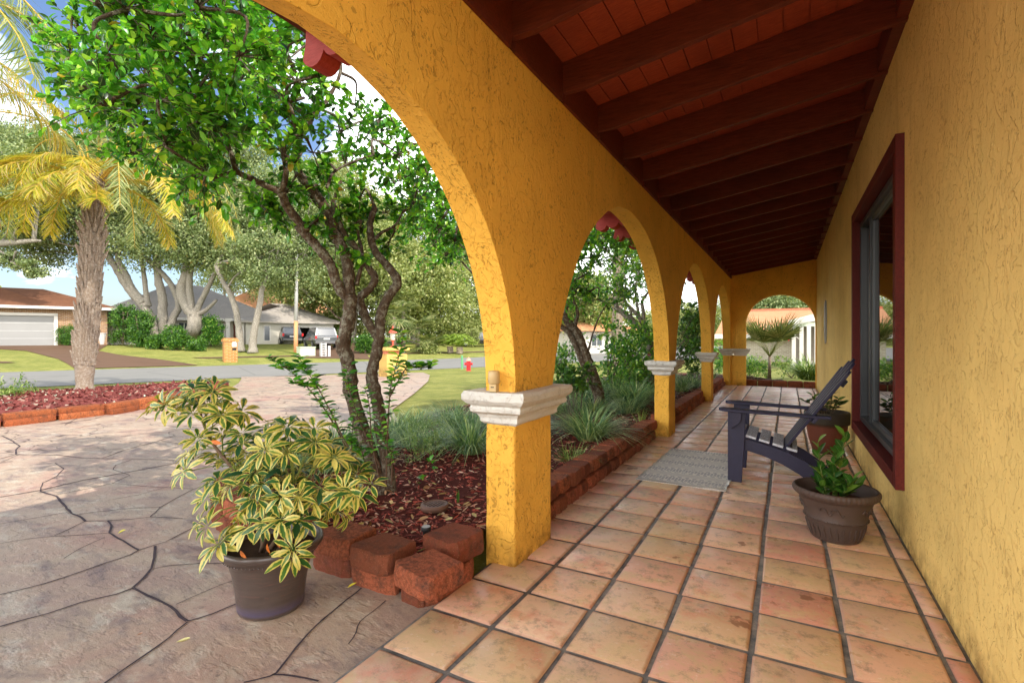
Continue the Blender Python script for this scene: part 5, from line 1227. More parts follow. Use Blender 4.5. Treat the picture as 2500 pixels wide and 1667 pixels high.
# ---------------------------------------------------------------- grasses and shrubs in the bed
ML_LIR = leafmat('liriope_blade', [(0, lin(73, 116, 70)), (.45, lin(115, 154, 97)), (.8, lin(177, 201, 136)), (1, lin(221, 230, 164))], .25, .45)
ML_GRN = leafmat('grass_blade', [(0, lin(64, 104, 40)), (.5, lin(110, 146, 60)), (1, lin(176, 190, 110))], .3, .5)
def clump(u, v, L, n, label, group=None, mat=None, W=.0105, r=.06, dz=.10, name='grass_clump', cat='ornamental grass', droop=.9, spread=.9, pos=None):
    p = Vector(pos) if pos else gp(u, v, dz)
    V, Fq, A = blades((0, 0, 0), int(n * 1.15), r, L * 1.18 if n > 100 else L, W, spread, droop)
    o = mesh_obj(name, V, Fq, mat or ML_LIR, None, True, A); o.location = p
    return tag(o, label, cat, group)
G_ = 'ornamental grass clumps in the bed'
clump(1437, 1078, .58, 420, 'big dark green grass clump arching behind the first pillar', G_, r=.10)
clump(1545, 995, .68, 520, 'large silvery green grass clump before the second pillar', G_, r=.16)
clump(1500, 975, .62, 360, 'silvery grass clump farther back behind the leaning tree', G_, r=.14)
clump(1600, 960, .5, 200, 'silvery grass clump half hidden behind the second pillar', G_, r=.12)
clump(1690, 948, .5, 200, 'pale grass clump between the second and third pillars', G_, r=.12)
clump(1665, 958, .5, 160, 'tall pale grass clump just right of the second pillar', G_, r=.1)
clump(1730, 926, .5, 160, 'green grass clump near the far end of the bed by the third pillar', G_, r=.14)
clump(1150, 1110, .52, 380, 'dark green grass clump directly left of the first pillar', G_, r=.09)
clump(1120, 1060, .42, 180, 'blue green grass clump at the lawn edge of the bed', G_, r=.12)
clump(860, 1150, .50, 200, 'blue green grass clump behind the umbrella plant', G_, r=.10)
clump(820, 1110, .45, 150, 'blue green grass clump at the driveway side of the bed', G_, r=.10)
clump(1000, 1060, .35, 160, 'fine pale grass clump right of the twisted tree', G_, ML_GRN, W=.005, r=.16)
clump(1400, 1130, .25, 130, 'small low grass tuft close behind the first pillar', G_, ML_GRN, W=.005, r=.12)
clump(1563, 1042, .30, 14, 'single bright green iris like shoot in the mulch before the second pillar', None, ML_GRN, W=.014, r=.03, name='iris_shoot', cat='plant', droop=.3, spread=.5)
clump(1118, 1230, .11, 3, 'short bright green blade sprouting from the mulch near the drain grate', None, ML_GRN, W=.014, r=.004, name='grass_shoot', cat='plant', droop=.1, spread=.2)
GX = 'blue green grass clumps filling the back of the bed'
for i_ in range(17):
    x_, y_ = R.uniform(-4.2, -2.2), R.uniform(4.0, 7.6)
    if x_ > -3.0 and y_ < 4.6: y_ += 1.2
    clump(0, 0, R.uniform(.34, .5), 190, 'blue green grass clump among many at the back of the bed', GX, r=.13, W=.009, pos=(x_, y_, .09))
for i_ in range(12): clump(0, 0, R.uniform(.26, .42), 150, 'blue green grass clump among many at the back of the bed', GX, r=.12, W=.008, pos=(R.uniform(-3.75, -3.0), R.uniform(2.7, 4.6), .09))
GY = 'pale grass clumps deeper in the bed past the first pillar'
for i_ in range(14): clump(0, 0, R.uniform(.36, .52), 190, 'pale arching grass clump in the bed past the first pillar', GY, r=.14, W=.010, pos=(R.uniform(-3.6, -1.9), R.uniform(5.6, 12.5), .10))
def bush(name, blobs, label, cat='shrub', mat=None, nt=10, nl=10, L=.05, W=.028, group=None, base=None, twig=.004, zb=.4, stem=True):
    c0 = base or Vector(blobs[0][0]); root = thing(name, (c0.x, c0.y, max(zg(c0.x, c0.y), 0 if c0.x > -6 and c0.y > 2 and c0.y < 16 and c0.x < 0 else -1)), 0, label, cat, group)
    st = MB(); parts = []; bp = Vector(root.location)
    for b in blobs:
        c = Vector(b[0]); st.tube(catmull([bp, bp.lerp(c, .5) + Vector(NR.normal(scale=.04, size=3)), c], 4), [twig * 2.2] * 3 + [twig] * 6, 5)
        dn = b[2] if len(b) > 2 else 1.0
        _, lf = twig_leaves(c, b[1], max(3, int(nt * dn)), nl, L, W, zb); parts.append(lf)
    st.build('stems', M_BARK, root, smooth=True, fixn=False); V, Fq, A = join(parts); mesh_obj('foliage', V, Fq, mat or ML_LIG2, root, True, A)
    return root
bush('low_shrub', [(gp(1035 + R.uniform(-40, 55), 1115 + R.uniform(-40, 22), .10) + Vector((0, 0, R.uniform(.03, .26))), .13) for _ in range(26)], 'fuzzy fine leaved low shrub between the tree and the first pillar', mat=ML_GRN, nt=12, nl=14, L=.020, W=.006, base=gp(1040, 1115, .10), twig=.002)
bush('low_shrub', [(gp(1130 + R.uniform(-50, 30), 1062 + R.uniform(-14, 14), .10) + Vector((0, 0, R.uniform(.03, .2))), .14) for _ in range(14)], 'thin grassy low shrub at the back of the bed by the lawn', mat=ML_GRN, nt=12, nl=12, L=.026, W=.006, base=gp(1130, 1060, .10), twig=.002)
bush('seedling', [(gp(1030, 1190, .10) + Vector((.02, 0, .05)), .05, .4), (gp(1042, 1180, .10) + Vector((.03, .02, .14)), .05, .4)], 'small bright green seedling standing in the mulch right of the tree', 'plant', ML_LIG, nt=7, nl=3, L=.045, W=.030, base=gp(1034, 1192, .10), twig=.0018)
bush('garden_shrub', [(at(1375 + R.uniform(-15, 55), 930 + R.uniform(-25, 25), 6.6 + R.uniform(-.4, .4)), .16) for _ in range(14)], 'bright green broad leaved shrub just beyond the first pillar', mat=ML_BUSH, nt=9, nl=8, L=.07, W=.036, base=gp(1400, 1040, .10))
bush('garden_shrub', [(at(1430 + R.uniform(-40, 60), 985 + R.uniform(-40, 30), 7.9 + R.uniform(-.4, .6)), .2) for _ in range(14)], 'dark leafy shrub around the foot of the leaning tree', mat=ML_BUSH, nt=9, nl=8, L=.06, W=.032, base=gp(1440, 985, .10))
bush('garden_shrub', [(at(R.uniform(1475, 1620), R.uniform(810, 940), 9.6 + R.uniform(-.9, 1.0)), .34) for _ in range(52)], 'large sunlit bush filling the middle of the second arch', mat=ML_LIG2, nt=10, nl=10, L=.075, W=.045, base=Vector((-3.1, 9.6, 0)), twig=.006)
bush('garden_shrub', [(at(R.uniform(1655, 1715), R.uniform(745, 920), 12.4 + R.uniform(-.8, .9)), .34) for _ in range(34)], 'tall dark leafed bush seen through the third arch', mat=ML_BUSH, nt=11, nl=10, L=.085, W=.05, base=Vector((-3.0, 12.4, 0)), twig=.006)
bush('garden_shrub', [(at(R.uniform(1735, 1780), R.uniform(830, 905), 15.5 + R.uniform(-.8, .9)), .3) for _ in range(14)], 'light green shrub seen through the narrow fourth arch', mat=ML_LIG2, nt=9, nl=10, L=.08, W=.05, base=Vector((-2.6, 15.2, 0)), twig=.006)
bush('garden_shrub', [(at(R.uniform(1345, 1420), R.uniform(830, 905), 9.5 + R.uniform(-.6, .6)), .28) for _ in range(14)], 'open light green shrub left of the leaning tree', mat=ML_LIG2, nt=8, nl=8, L=.06, W=.034, base=Vector((-4.2, 8.3, 0)), twig=.004)
fl = MB(); fc = at(1585, 864, 8.9)
for k in range(9):
    a = k * 2.4; d_ = Vector((math.cos(a), .2, math.sin(a))); fl.lathe([(0, -.012), (.016, 0), (0, .012)], tuple(fc + d_ * .018 * (k > 0)), 8, cap=(False, False))
tag(fl.build('pink_flower', plain('pink_petal', lin(236, 50, 130), .5, .1), None, smooth=True), 'bright pink bloom beside the pale trunk at the second pillar', 'flower')
# planting beyond the end arch
def fan_leaf(parts, c, axis, n, L, W, spread=1.9, mat=None, droop=.25, cup=.25):
    axis = Vector(axis).normalized(); up = Vector((0, 0, 1)); s = axis.cross(up).normalized(); nrm_ = s.cross(axis).normalized()
    a = np.linspace(-spread, spread, n); D = np.outer(np.cos(a), axis) + np.outer(np.sin(a), s) + np.outer(np.full(n, cup), nrm_)
    parts.append(leaves(np.tile(np.array(c), (n, 1)), D, np.tile(np.array(nrm_), (n, 1)) + .15 * NR.normal(size=(n, 3)), L * (.85 + .2 * NR.rand(n)) * (1 - .25 * np.abs(a) / spread), W, ((0, .4), (.25, .9), (.55, 1), (.8, .55), (1, .04)), droop=droop, fold=.5))
ML_FAN = leafmat('fan_palm_leaf', [(0, lin(68, 89, 45)), (.5, lin(109, 125, 69)), (1, lin(163, 163, 112))], .3, .45)
def palmetto(base, H_, nleaf, L, label, name='fan_palm', group=None, W=.03, trunk=.08, seed=1, nseg=30, up=0.0, fdroop=.35):
    root = thing(name, tuple(base), 0, label, 'palm', group); st = MB(); parts = []
    top = Vector(base) + Vector((0, 0, H_)); st.tube([Vector(base), Vector(base).lerp(top, .5), top], [trunk, trunk * .8, trunk * .7], 10, jit=.4); st.build('trunk', M_PBARK, root, smooth=True, fixn=False)
    pt = MB()
    for k in range(nleaf):
        a = k * 2.4 + seed; e = R.uniform(-.35, 1.1) + up * 1.2; d = Vector((math.cos(a), math.sin(a), e)).normalized(); pl = L * R.uniform(.6, .9)
        q = top + d * pl - Vector((0, 0, .05)); pt.tube([top, top.lerp(q, .5) + Vector((0, 0, .04)), q], [.012, .009, .006], 5)
        d2 = (d - Vector((0, 0, .25 - .3 * up))).normalized(); fan_leaf(parts, q, d2, nseg, L, W, 2.0 if fdroop > .2 else 1.5, droop=fdroop)
    pt.build('petioles', plain('green_petiole_b', lin(140, 150, 84), .5), root, smooth=True); V, Fq, A = join(parts); mesh_obj('fronds', V, Fq, ML_FAN, root, True, A)
palmetto((-.42, 15.4, .05), .62, 11, .82, 'spiky fan palm standing beyond the far arch', W=.034, trunk=.05, nseg=24, up=.9, fdroop=.10)
clump(0, 0, .85, 420, 'tall bright grassy clump beyond the far arch beside the house wall', None, ML_GRN, W=.022, r=.22, pos=(.55, 15.7, .05), name='spider_plant', cat='plant', droop=.85)
for i, (x, y) in enumerate([(-1.0, 15.2), (-.5, 16.6), (-1.3, 16.8), (.1, 17.0), (1.2, 17.2)]):
    bush('ground_cover_shrub', [(Vector((x + R.uniform(-.4, .4), y + R.uniform(-.4, .4), R.uniform(.1, .55))), .25) for _ in range(12)], ['sunny light green shrub left of the spiky fan palm', 'yellow green shrub right behind the spiky fan palm', 'light shrub at the far left edge of the end arch', 'low bright shrub between the fan palm and the grassy clump', 'light green shrub behind the tall grassy clump'][i], mat=ML_GRN if i % 2 else ML_LIG2, nt=9, nl=9, L=.07, W=.03, base=Vector((x, y, 0)))
lg = MB(); lg.tube(catmull([(-1.15, 14.45, .13), (-.8, 14.5, .12), (-.4, 14.6, .08), (-.1, 14.9, .06)], 6), [.075] * 7 + [.055] * 6 + [.035] * 6, 10, jit=.3)
tag(lg.build('fallen_log', M_BARK, None, smooth=True), 'short dark log lying behind the edging beyond the far arch', 'log')

# ---------------------------------------------------------------- palms
ML_PY = leafmat('golden_palm_leaflet', [(0, lin(125, 143, 38)), (.35, lin(174, 170, 38)), (.75, lin(205, 181, 50)), (1, lin(199, 178, 124))], .32, .45)
ML_PG = leafmat('green_palm_leaflet', [(0, lin(84, 108, 44)), (.5, lin(128, 142, 74)), (1, lin(176, 180, 124))], .35, .45)
def frond(parts, ra, P, nl=70, L=.45, W=.020, hang=.5):
    C = catmull(P, 10); ra.tube(C, [.022 - .018 * i / len(C) for i in range(len(C))], 6)
    m_ = nl; t_ = np.linspace(.10, .99, m_); idx = t_ * (len(C) - 1.001); i0 = idx.astype(int); fr = (idx - i0)[:, None]
    Ca = np.array([c[:] for c in C]); Pt = Ca[i0] * (1 - fr) + Ca[i0 + 1] * fr; Tg = norm(Ca[i0 + 1] - Ca[i0]); up = np.array([0, 0, 1.])
    S = norm(np.cross(Tg, up)); Nn = norm(np.cross(S, Tg))
    for sg in (-1, 1):
        D = Tg * .85 + S * sg * .8 + Nn * .3 - up * hang * .55 + NR.normal(scale=.14, size=(m_, 3))
        Ls = L * (np.sin(np.pi * (.12 + .80 * t_)) ** .6) * (.85 + .3 * NR.rand(m_)); parts.append(leaves(Pt, D, Nn + .3 * NR.normal(size=(m_, 3)), Ls, W, ((0, .5), (.3, 1), (.7, .8), (1, .05)), droop=.35 + .25 * hang, fold=.6))
def date_palm(base, Ht, lean, label, fr_y, fr_g, r=.25, seed=0, L=.45, group=None, detail=True):
    root = thing('date_palm', tuple(base), 0, label, 'palm', group); base = Vector(base); top = base + Vector((lean[0], lean[1], Ht))
    C = catmull([base - Vector((0, 0, .1)), base + Vector((0, 0, Ht * .15)), base.lerp(top, .45), top], 10); n = len(C)
    rs = []
    for i in range(n):
        t_ = i / (n - 1); rs.append(r * (1.35 - .5 * min(1, t_ / .12) if t_ < .12 else .85 + .12 * min(1, (t_ - .12) / .3)) * (1 if t_ < .85 else .8))
    tr = MB(); tr.tube(C, rs, 22, jit=.18, seed=seed); tr.build('trunk', M_PBARK, root, smooth=True, fixn=False)
    bt = MB(); k = 0; zz = Ht * (.30 if detail else .35); 
    while zz < Ht * .99:        # old leaf bases
        for j in range(11):
            a = 2 * math.pi * j / 11 + k * .29; t_ = (zz + R.uniform(-.03, .03)) / Ht; c = C[min(n - 1, int(t_ * (n - 1)))].lerp(C[min(n - 1, int(t_ * (n - 1)) + 1)], (t_ * (n - 1)) % 1); rr = rs[min(n - 1, int(t_ * (n - 1)))]
            d = Vector((math.cos(a), math.sin(a), 0)); ln = R.uniform(.22, .38); w_ = R.uniform(.035, .052)
            p = c + d * (rr * .92); o = R.uniform(.03, .075) * (1.7 if zz > Ht * .75 else 1)
            bt.tube([p, p + d * o * .55 + Vector((0, 0, ln * .5)), p + d * o * 1.25 + Vector((0, 0, ln))], [w_, w_ * .72, w_ * .28], 5)
        zz += .13; k += 1
    bt.build('leaf_bases', M_PBARK, root, smooth=False, fixn=False)
    for nm, specs, mat in (('dry_fronds', fr_y, ML_PY), ('green_fronds', fr_g, ML_PG)):
        parts = []; ra = MB()
        for sp_ in specs:
            a, e, ln, hang = sp_; d = Vector((math.cos(a), math.sin(a), 0)); p0 = top + d * r * .5 + Vector((0, 0, -.1))
            P = [p0, p0 + d * ln * .30 * math.cos(e) + Vector((0, 0, ln * .32 * math.sin(e))), p0 + d * ln * .62 * math.cos(e * .6) + Vector((0, 0, ln * .42 * math.sin(e) - ln * .06)), p0 + d * ln * .86 * math.cos(e * .5) + Vector((0, 0, ln * .30 * math.sin(e) - ln * .26)), p0 + d * ln * .96 * math.cos(e * .5) + Vector((0, 0, ln * .10 * math.sin(e) - ln * .40))]
            frond(parts, ra, P, 96 if detail else 40, L, .020 if detail else .03, hang)
        if specs:
            V, Fq, A = join(parts); o = mesh_obj(nm, V, Fq, mat, root, True, A); ra.build('rachis', plain('rachis_' + nm, lin(196, 160, 60), .6), o, smooth=True)
b = gp(207, 957, .08)
camr = math.atan2(sy_, cy_)       # direction of the image's right, in the ground plane
def az(deg): return camr + rad(deg)
yl = [(az(20), .75, 3.0, .4), (az(160), .7, 3.0, .4), (az(185), .55, 2.8, .45), (az(-20), .8, 2.9, .4), (az(-160), .5, 2.4, .45), (az(130), .8, 2.8, .4), (az(45), .5, 2.8, .45),(az(5), .15, 3.1, .55), (az(-25), .35, 3.0, .5), (az(35), .2, 2.6, .5), (az(178), -.1, 2.7, .6), (az(200), .3, 2.8, .5), (az(150), .2, 2.6, .5), (az(-80), -.1, 1.9, .6), (az(-110), .1, 2.2, .6), (az(-50), -.55, 1.7, .6), (az(-130), -.75, 1.6, .5), (az(90), .1, 2.6, .5), (az(-5), .6, 3.4, .45), (az(60), .6, 3, .4), (az(-100), .6, 1.6, .5), (az(-60), .4, 1.8, .5), (az(-150), .0, 2.4, .6)]
gl = [(az(k * 51 + 10), 1.0 + .12 * (k % 3), 3.6, .35) for k in range(9)]
date_palm((b.x, b.y, b.z), 5.0, (.15, .15), 'tall date palm with golden fronds and shaggy trunk on the rock island', yl, gl, r=.192)
p2 = (-12.4, 1.55)
date_palm((p2[0], p2[1], .05), 6.1, (.1, .1), 'second date palm at the left edge of the photo, only its pale fronds in view', [(az(20), -.2, 2.8, .6), (az(-20), .0, 2.8, .6), (az(60), -.1, 2.8, .6)], [(az(10), .55, 3.6, .6), (az(-5), .35, 3.5, .7), (az(30), .5, 3.5, .6), (az(50), .8, 3.6, .5), (az(-30), .7, 3.4, .5), (az(120), .7, 3, .4), (az(200), .6, 3, .4), (az(260), .7, 3, .4)], r=.24, seed=3, L=.6)
# palm beyond the third arch
date_palm((-6.9, 22.8, -.05), 6.2, (.1, 0), 'palm trunk glimpsed through the third arch', [], [(k * .9, .9, 2.6, .4) for k in range(7)], r=.20, seed=5, detail=False)
# sago palms across the street
for i, (u, v, s, lb) in enumerate([(1099, 861, .9, 'left one of two bright sago palms across the street'), (1122, 863, 1.0, 'right one of two bright sago palms across the street')]):
    p = gp(u, v); root = thing('sago_palm', tuple(p), 0, lb, 'palm', 'sago palms across the street'); parts = []; ra = MB(); tr = MB(); tr.tube([p, p + Vector((0, 0, .45))], [.22, .2], 12, jit=.4); tr.build('trunk', M_PBARK, root)
    for k in range(34):
        a = k * 2.4; e = .25 + 1.0 * (k / 34); d = Vector((math.cos(a), math.sin(a), 0)); q = p + Vector((0, 0, .45)); ln = 1.35 * s
        frond(parts, ra, [q, q + d * ln * .4 * math.cos(e) + Vector((0, 0, ln * .55 * math.sin(e))), q + d * ln * .75 * math.cos(e) + Vector((0, 0, ln * .7 * math.sin(e))), q + d * ln * math.cos(e * .8) + Vector((0, 0, ln * .55 * math.sin(e)))], 22, .22, .035, .05)
    V, Fq, A = join(parts); o = mesh_obj('fronds', V, Fq, leafmat('sago_leaf', [(0, lin(96, 128, 40)), (1, lin(170, 190, 84))], .35), root, True, A)
for i, (u, v, H_, L, n, lb) in enumerate([(962, 858, 2.4, 1.15, 20, 'broad drooping fan palm behind the yellow pillar'), (1020, 858, 1.7, 1.1, 18, 'pale bleached fan palm right of the lantern'), (985, 850, 3.6, 1.1, 16, 'tallest fan palm in the group across the street'), (1045, 862, .5, .9, 14, 'low silvery fan palm at the curb across the street')]):
    p = gp(u, v); palmetto(tuple(p), H_, n, L, lb, group='fan palms across the street', W=.075, trunk=.16, seed=i, nseg=18)
# ---------------------------------------------------------------- oaks over the street
Oz = lambda x, y: (x / 3.1357, 550 + y / 3.1357)
def oak(name, base, paths, blobs, label, mat=None, nleaf=1300, L=.17, W=.10, bark=None, group=None, flat=.62, dark=.0):
    root = thing(name, tuple(base), 0, label, 'tree', group); tr = MB(); nodes = []
    for P, r0, r1 in paths:
        C = catmull(P, 6); tube_taper(tr, C, r0, r1, 10, .25, .4); nodes += C
    parts = []
    for c, r in blobs:
        c = Vector(c); near_ = min(nodes, key=lambda q: (q - c).length + (2 if q.z > c.z + 1 else 0)); mid = near_.lerp(c, .5) + Vector(NR.normal(scale=.35, size=3)); tube_taper(tr, catmull([near_, mid, c], 4), .07, .03, 6, .1)
        for k in range(5):
            d = rdir(1, .3)[0]; tr.tube([c, c + Vector(d) * r * .8], [.025, .01], 4, cap=False)
        # leaf sprays: sub-clusters inside the blob leave gaps between them
        m_ = int(26 * r); sub = rdir(m_, .25) * (r * (.35 + .65 * NR.rand(m_)))[:, None]; sub[:, 2] *= flat
        k = int(nleaf * r / m_); P = np.array(c) + np.repeat(sub, k, 0) + NR.normal(size=(m_ * k, 3)) * np.array([.30, .30, .13]) * r * .62
        n = len(P); parts.append(quads(P, rdir(n), norm(rdir(n) + np.array([0, 0, .9])), L * (.7 + .6 * NR.rand(n)), W, np.clip(NR.rand(n) * .8 + np.repeat(NR.rand(m_), k) * .2, 0, 1)))
    tr.build('trunk', bark or M_OBARK, root, smooth=True, fixn=False); V, Fq, A = join(parts); mesh_obj('crown', V, Fq, mat or ML_OAK, root, False, A)
def blobset(rows, d, r, jd=2.0, j=10): return [(at(x + R.uniform(-j, j), y + R.uniform(-j, j), d + R.uniform(-jd, jd)), r * R.uniform(.8, 1.2)) for y, xs in rows for x in xs]
dA = 30.0; bA = gp(388, 842)
dA = depth(bA); dB = dA - .6
oak('live_oak', bA, [([bA] + pp(Oz, dA, (1180, 800), (1130, 680), (1080, 590), (1000, 500), (930, 400), (850, 270), (760, 160)), .42, .16), (pp(Oz, dA, (1100, 600), (1010, 480), (960, 370), (900, 240), (950, 100), (900, -60)), .25, .10), ([bA + Vector((.8, .8, 0))] + pp(Oz, dA, (1270, 850), (1245, 700), (1245, 560), (1215, 430), (1200, 280), (1180, 60), (1160, -150)), .36, .15), (pp(Oz, dA, (1290, 800), (1330, 700), (1370, 600), (1300, 440), (1200, 330), (1110, 250)), .24, .14), (pp(Oz, dA, (1130, 620), (1110, 450), (1090, 300), (1060, 150)), .18, .10)],
    blobset([(400, [160, 230, 300, 380]), (460, [60, 130, 200, 280, 350]), (520, [30, 90, 160, 250, 330, 400]), (570, [20, 80, 150, 260, 340]), (610, [60, 120, 270, 350, 410]), (350, [0, 80, 260, 340, 420]), (430, [10, 100, 260, 320, 400]), (490, [110, 220, 300, 380]), (545, [300, 200, 380])], dA, 2.0), 'many stemmed live oak nearest the brick garage across the street', group='live oaks across the street')
bB = gp(470, 840)
oak('live_oak', bB, [([bB] + pp(Oz, dB, (1480, 800), (1490, 700), (1430, 620), (1390, 500), (1420, 380), (1440, 240), (1450, 60), (1460, -120)), .48, .16), (pp(Oz, dB, (1480, 690), (1460, 580), (1450, 430), (1480, 260), (1560, 190), (1600, 60)), .26, .12), (pp(Oz, dB, (1490, 690), (1530, 600), (1600, 460), (1640, 380), (1700, 250)), .22, .10), (pp(Oz, dB, (1500, 680), (1560, 660), (1620, 610), (1660, 570)), .18, .08)],
    blobset([(420, [440, 510, 580]), (480, [420, 480, 550, 620, 690]), (540, [430, 500, 570, 640]), (590, [460, 520, 600, 670]), (630, [480, 560, 620]), (370, [480, 540, 600]), (450, [450, 520, 600, 660]), (510, [460, 530, 600, 660]), (565, [480, 550, 620])], dB, 2.0), 'live oak with a thick forked trunk right of the dark shrubs across the street', group='live oaks across the street')
bC = gp(588, 858); dC = depth(bC)
oak('live_oak', bC, [([bC] + pp(Oz, dC, (1835, 850), (1815, 700), (1790, 600), (1750, 500), (1690, 400), (1650, 300)), .22, .12)], blobset([(560, [560, 610, 660]), (600, [540, 600, 650]), (640, [560, 640])], dC, 1.5, 1.5), 'slender live oak standing just behind the brick mailbox', group='live oaks across the street', nleaf=1100, L=.15)
bD = gp(618, 861); dD = depth(bD)
oak('live_oak', bD, [([bD] + pp(Oz, dD, (1935, 880), (1960, 740), (1990, 600), (2010, 480), (2060, 380)), .24, .12)], blobset([(500, [700, 740]), (560, [690, 740]), (610, [680, 720, 770]), (660, [640, 690, 740]), (690, [720, 650]), (450, [700, 760]), (530, [720, 780]), (590, [740, 790])], dD + 1, 1.6, 1.8), 'bent live oak between the brick mailbox and the white pole', group='live oaks across the street', nleaf=1100, L=.15)
oak('live_oak', gp(-160, 850), [([gp(-160, 850), at(-150, 700, 30), at(-60, 610, 30), at(60, 590, 30), at(100, 588, 30)], .4, .06), ([at(-20, 600, 30), at(20, 625, 30), at(60, 650, 30)], .08, .03)], blobset([(400, [-60, 20, 80]), (460, [-40, 10, 60]), (530, [-60, 0]), (360, [40, 120])], 30, 2.1) + [(at(30, 645, 30), .7), (at(70, 655, 30), .7), (at(85, 668, 30), .5), (at(20, 632, 30), .6)], 'live oak whose branches hang into the left edge over the garage', group='live oaks across the street')
# wooded background to the right
FR = 'trees massed beyond the street bend'
spec = [(700, 46, [(560, [700, 760]), (620, [660, 740, 800]), (680, [680, 760, 810]), (730, [740, 800])], 2.8, 'grey green tree rising behind the far garage wing'),
        (860, 44, [(600, [840, 900, 950]), (650, [820, 880, 950]), (700, [830, 900, 960]), (760, [850, 920]), (800, [860])], 2.8, 'broad grey green tree seen behind the twisted trunks'),
        (1010, 46, [(640, [980, 1040]), (690, [990, 1050, 1090]), (740, [960, 1030, 1080]), (790, [1000, 1070])], 2.8, 'pale sunlit tree behind the sago palms'),
        (760, 50, [(450, [740, 800, 860]), (500, [760, 830, 900]), (540, [800, 870, 940]), (580, [880, 960, 1020])], 2.6, 'airy pale tree rising highest behind the twisted trunks'),
        (1120, 52, [(620, [1100, 1140]), (680, [1110, 1160]), (730, [1100, 1160]), (790, [1120, 1160]), (820, [1130, 1170])], 3.0, 'yellow green tree at the far right of the first arch'),
        (560, 60, [(640, [500, 580]), (690, [560, 640]), (600, [560])], 3.4, 'far tree rising above the long grey roof'),
        (1440, 44, [(730, [1400, 1450]), (770, [1410, 1460, 1500]), (700, [1430]), (800, [1380, 1430])], 2.6, 'golden green tree seen in the middle of the second arch'),
        (1680, 70, [(770, [1660, 1720]), (800, [1640, 1700, 1740]), (790, [1600])], 3.4, 'far yellow green tree beyond the third arch')]
for x, d, rows, r, lb in spec:
    lo = at(x, HY, d); bs = Vector((lo.x, lo.y, zg(lo.x, lo.y)))
    oak('woodland_tree', bs, [([bs, bs + Vector((.3, 0, 2.5)), bs + Vector((.2, .3, 5.5))], .3, .15), ([bs + Vector((.2, 0, 2)), bs + Vector((-1.4, .4, 4.5)), bs + Vector((-2, .5, 7))], .2, .1)], blobset(rows, d, r, 3, 12), lb, ML_FAR if x > 600 else ML_OAK, nleaf=1100, L=.26, W=.16, group=FR, flat=.8)
fd = [(1840 + i * 33, 62, 'dark far tree above the orange roof, number %s from the left in the end arch' % w_) for i, w_ in enumerate(['one', 'two', 'three', 'four', 'five'])]
for i, (x, d, lb) in enumerate(fd):
    lo = at(x, HY, d); bs = Vector((lo.x, lo.y, zg(lo.x, lo.y)))
    oak('woodland_tree', bs, [([bs, bs + Vector((0, 0, 3))], .3, .2)], [(at(x + R.uniform(-8, 8), 748 + R.uniform(-6, 10) - (i == 2) * 5, d + R.uniform(-2, 2)), 2.2) for _ in range(4)] + [(at(x, 790, d), 2.4)], 'distant dark green tree above the orange roof in the end arch', ML_OAK, nleaf=900, L=.3, W=.2, group='distant trees in the end arch', flat=.8)
# distant tree belt, one mass
P = []
for _ in range(700):
    r_ = R.uniform(-160, 260); q_ = R.uniform(85, 120); x, y, z = qr(q_, r_); P.append((x, y, z + R.uniform(.5, 1.5 + 4.5 * abs(math.sin(r_ * .13) * .6 + math.sin(r_ * .05) * .4))))
P = np.array(P); Pn = np.repeat(P, 110, 0) + NR.normal(scale=1.05, size=(len(P) * 110, 3)); n = len(Pn)
V, Fq, A = quads(Pn, rdir(n), norm(rdir(n) + np.array([0, 0, .8])), .5, .36); tag(mesh_obj('distant_woods', V, Fq, ML_FAR, None, False, A), 'distant belt of trees behind all the houses', 'woods', kind='stuff')
# bushes by the houses
def farbush(u, v, w_, h_, d=None, label='', mat=None, dens=1.0, name='garden_bush', group=None, L=.12):
    p = gp(u, v); dd = depth(p); W_ = w_ * dd / F; H_ = h_ * dd / F; root = thing(name, tuple(p), 0, label, 'bush', group)
    m_ = int(60 * dens); sub = NR.uniform(-1, 1, size=(m_, 3)); sub = sub[(np.abs(sub) ** 2.6).sum(1) < 1.15]; k = 110
    P = np.repeat(sub, k, 0) * np.array([W_ / 2, W_ / 2 * .8, H_ / 2]) * .85 + np.array([p.x, p.y, p.z + H_ / 2]) + NR.normal(scale=.13, size=(len(sub) * k, 3)) ; P[:, 2] = np.maximum(P[:, 2], p.z + .03)
    n = len(P); V, Fq, A = quads(P, rdir(n, .3), rdir(n, .6), L, L * .6); mesh_obj('foliage', V, Fq, mat or ML_BUSH, root, False, A)
    st = MB(); 
    for _ in range(5): st.tube([p, p + Vector((R.uniform(-.4, .4) * W_, R.uniform(-.3, .3) * W_, H_ * .8))], [.04, .02], 5)
    st.build('stems', M_BARK, root)
farbush(168, 842, 52, 46, label='clipped dark green bush beside the white garage door', name='clipped_bush', L=.07, dens=1.6)
farbush(300, 842, 74, 100, label='tall dark shrub leaning against the white house wall', dens=1.5)
farbush(345, 846, 60, 92, label='dark shrub mass behind the left oak trunk', dens=1.3)
farbush(385, 850, 50, 30, label='low dark bush at the foot of the left oak', dens=.8)
farbush(432, 853, 66, 58, label='bright green bush between the two big oak trunks', dens=1.1)
farbush(516, 846, 58, 76, label='round light green shrub right of the forked oak', mat=ML_LIG2, dens=1.2)
farbush(480, 855, 40, 22, label='low scrubby plant at the foot of the forked oak', dens=.7)
farbush(892, 862, 44, 44, label='dark shrub at the garage driveway edge behind the twisted trunks', dens=1.0)
farbush(1048, 862, 40, 22, label='silvery low shrub between the fan palms and sago palms', mat=ML_FAR, dens=.9)
farbush(1150, 846, 40, 46, label='hedge at the far bend of the street', mat=ML_FAR, dens=.9)
farbush(930, 862, 30, 30, label='leafy bush left of the yellow pillar across the street', dens=.8)
farbush(840, 850, 30, 60, label='green shrub at the corner of the far garage', dens=.8)
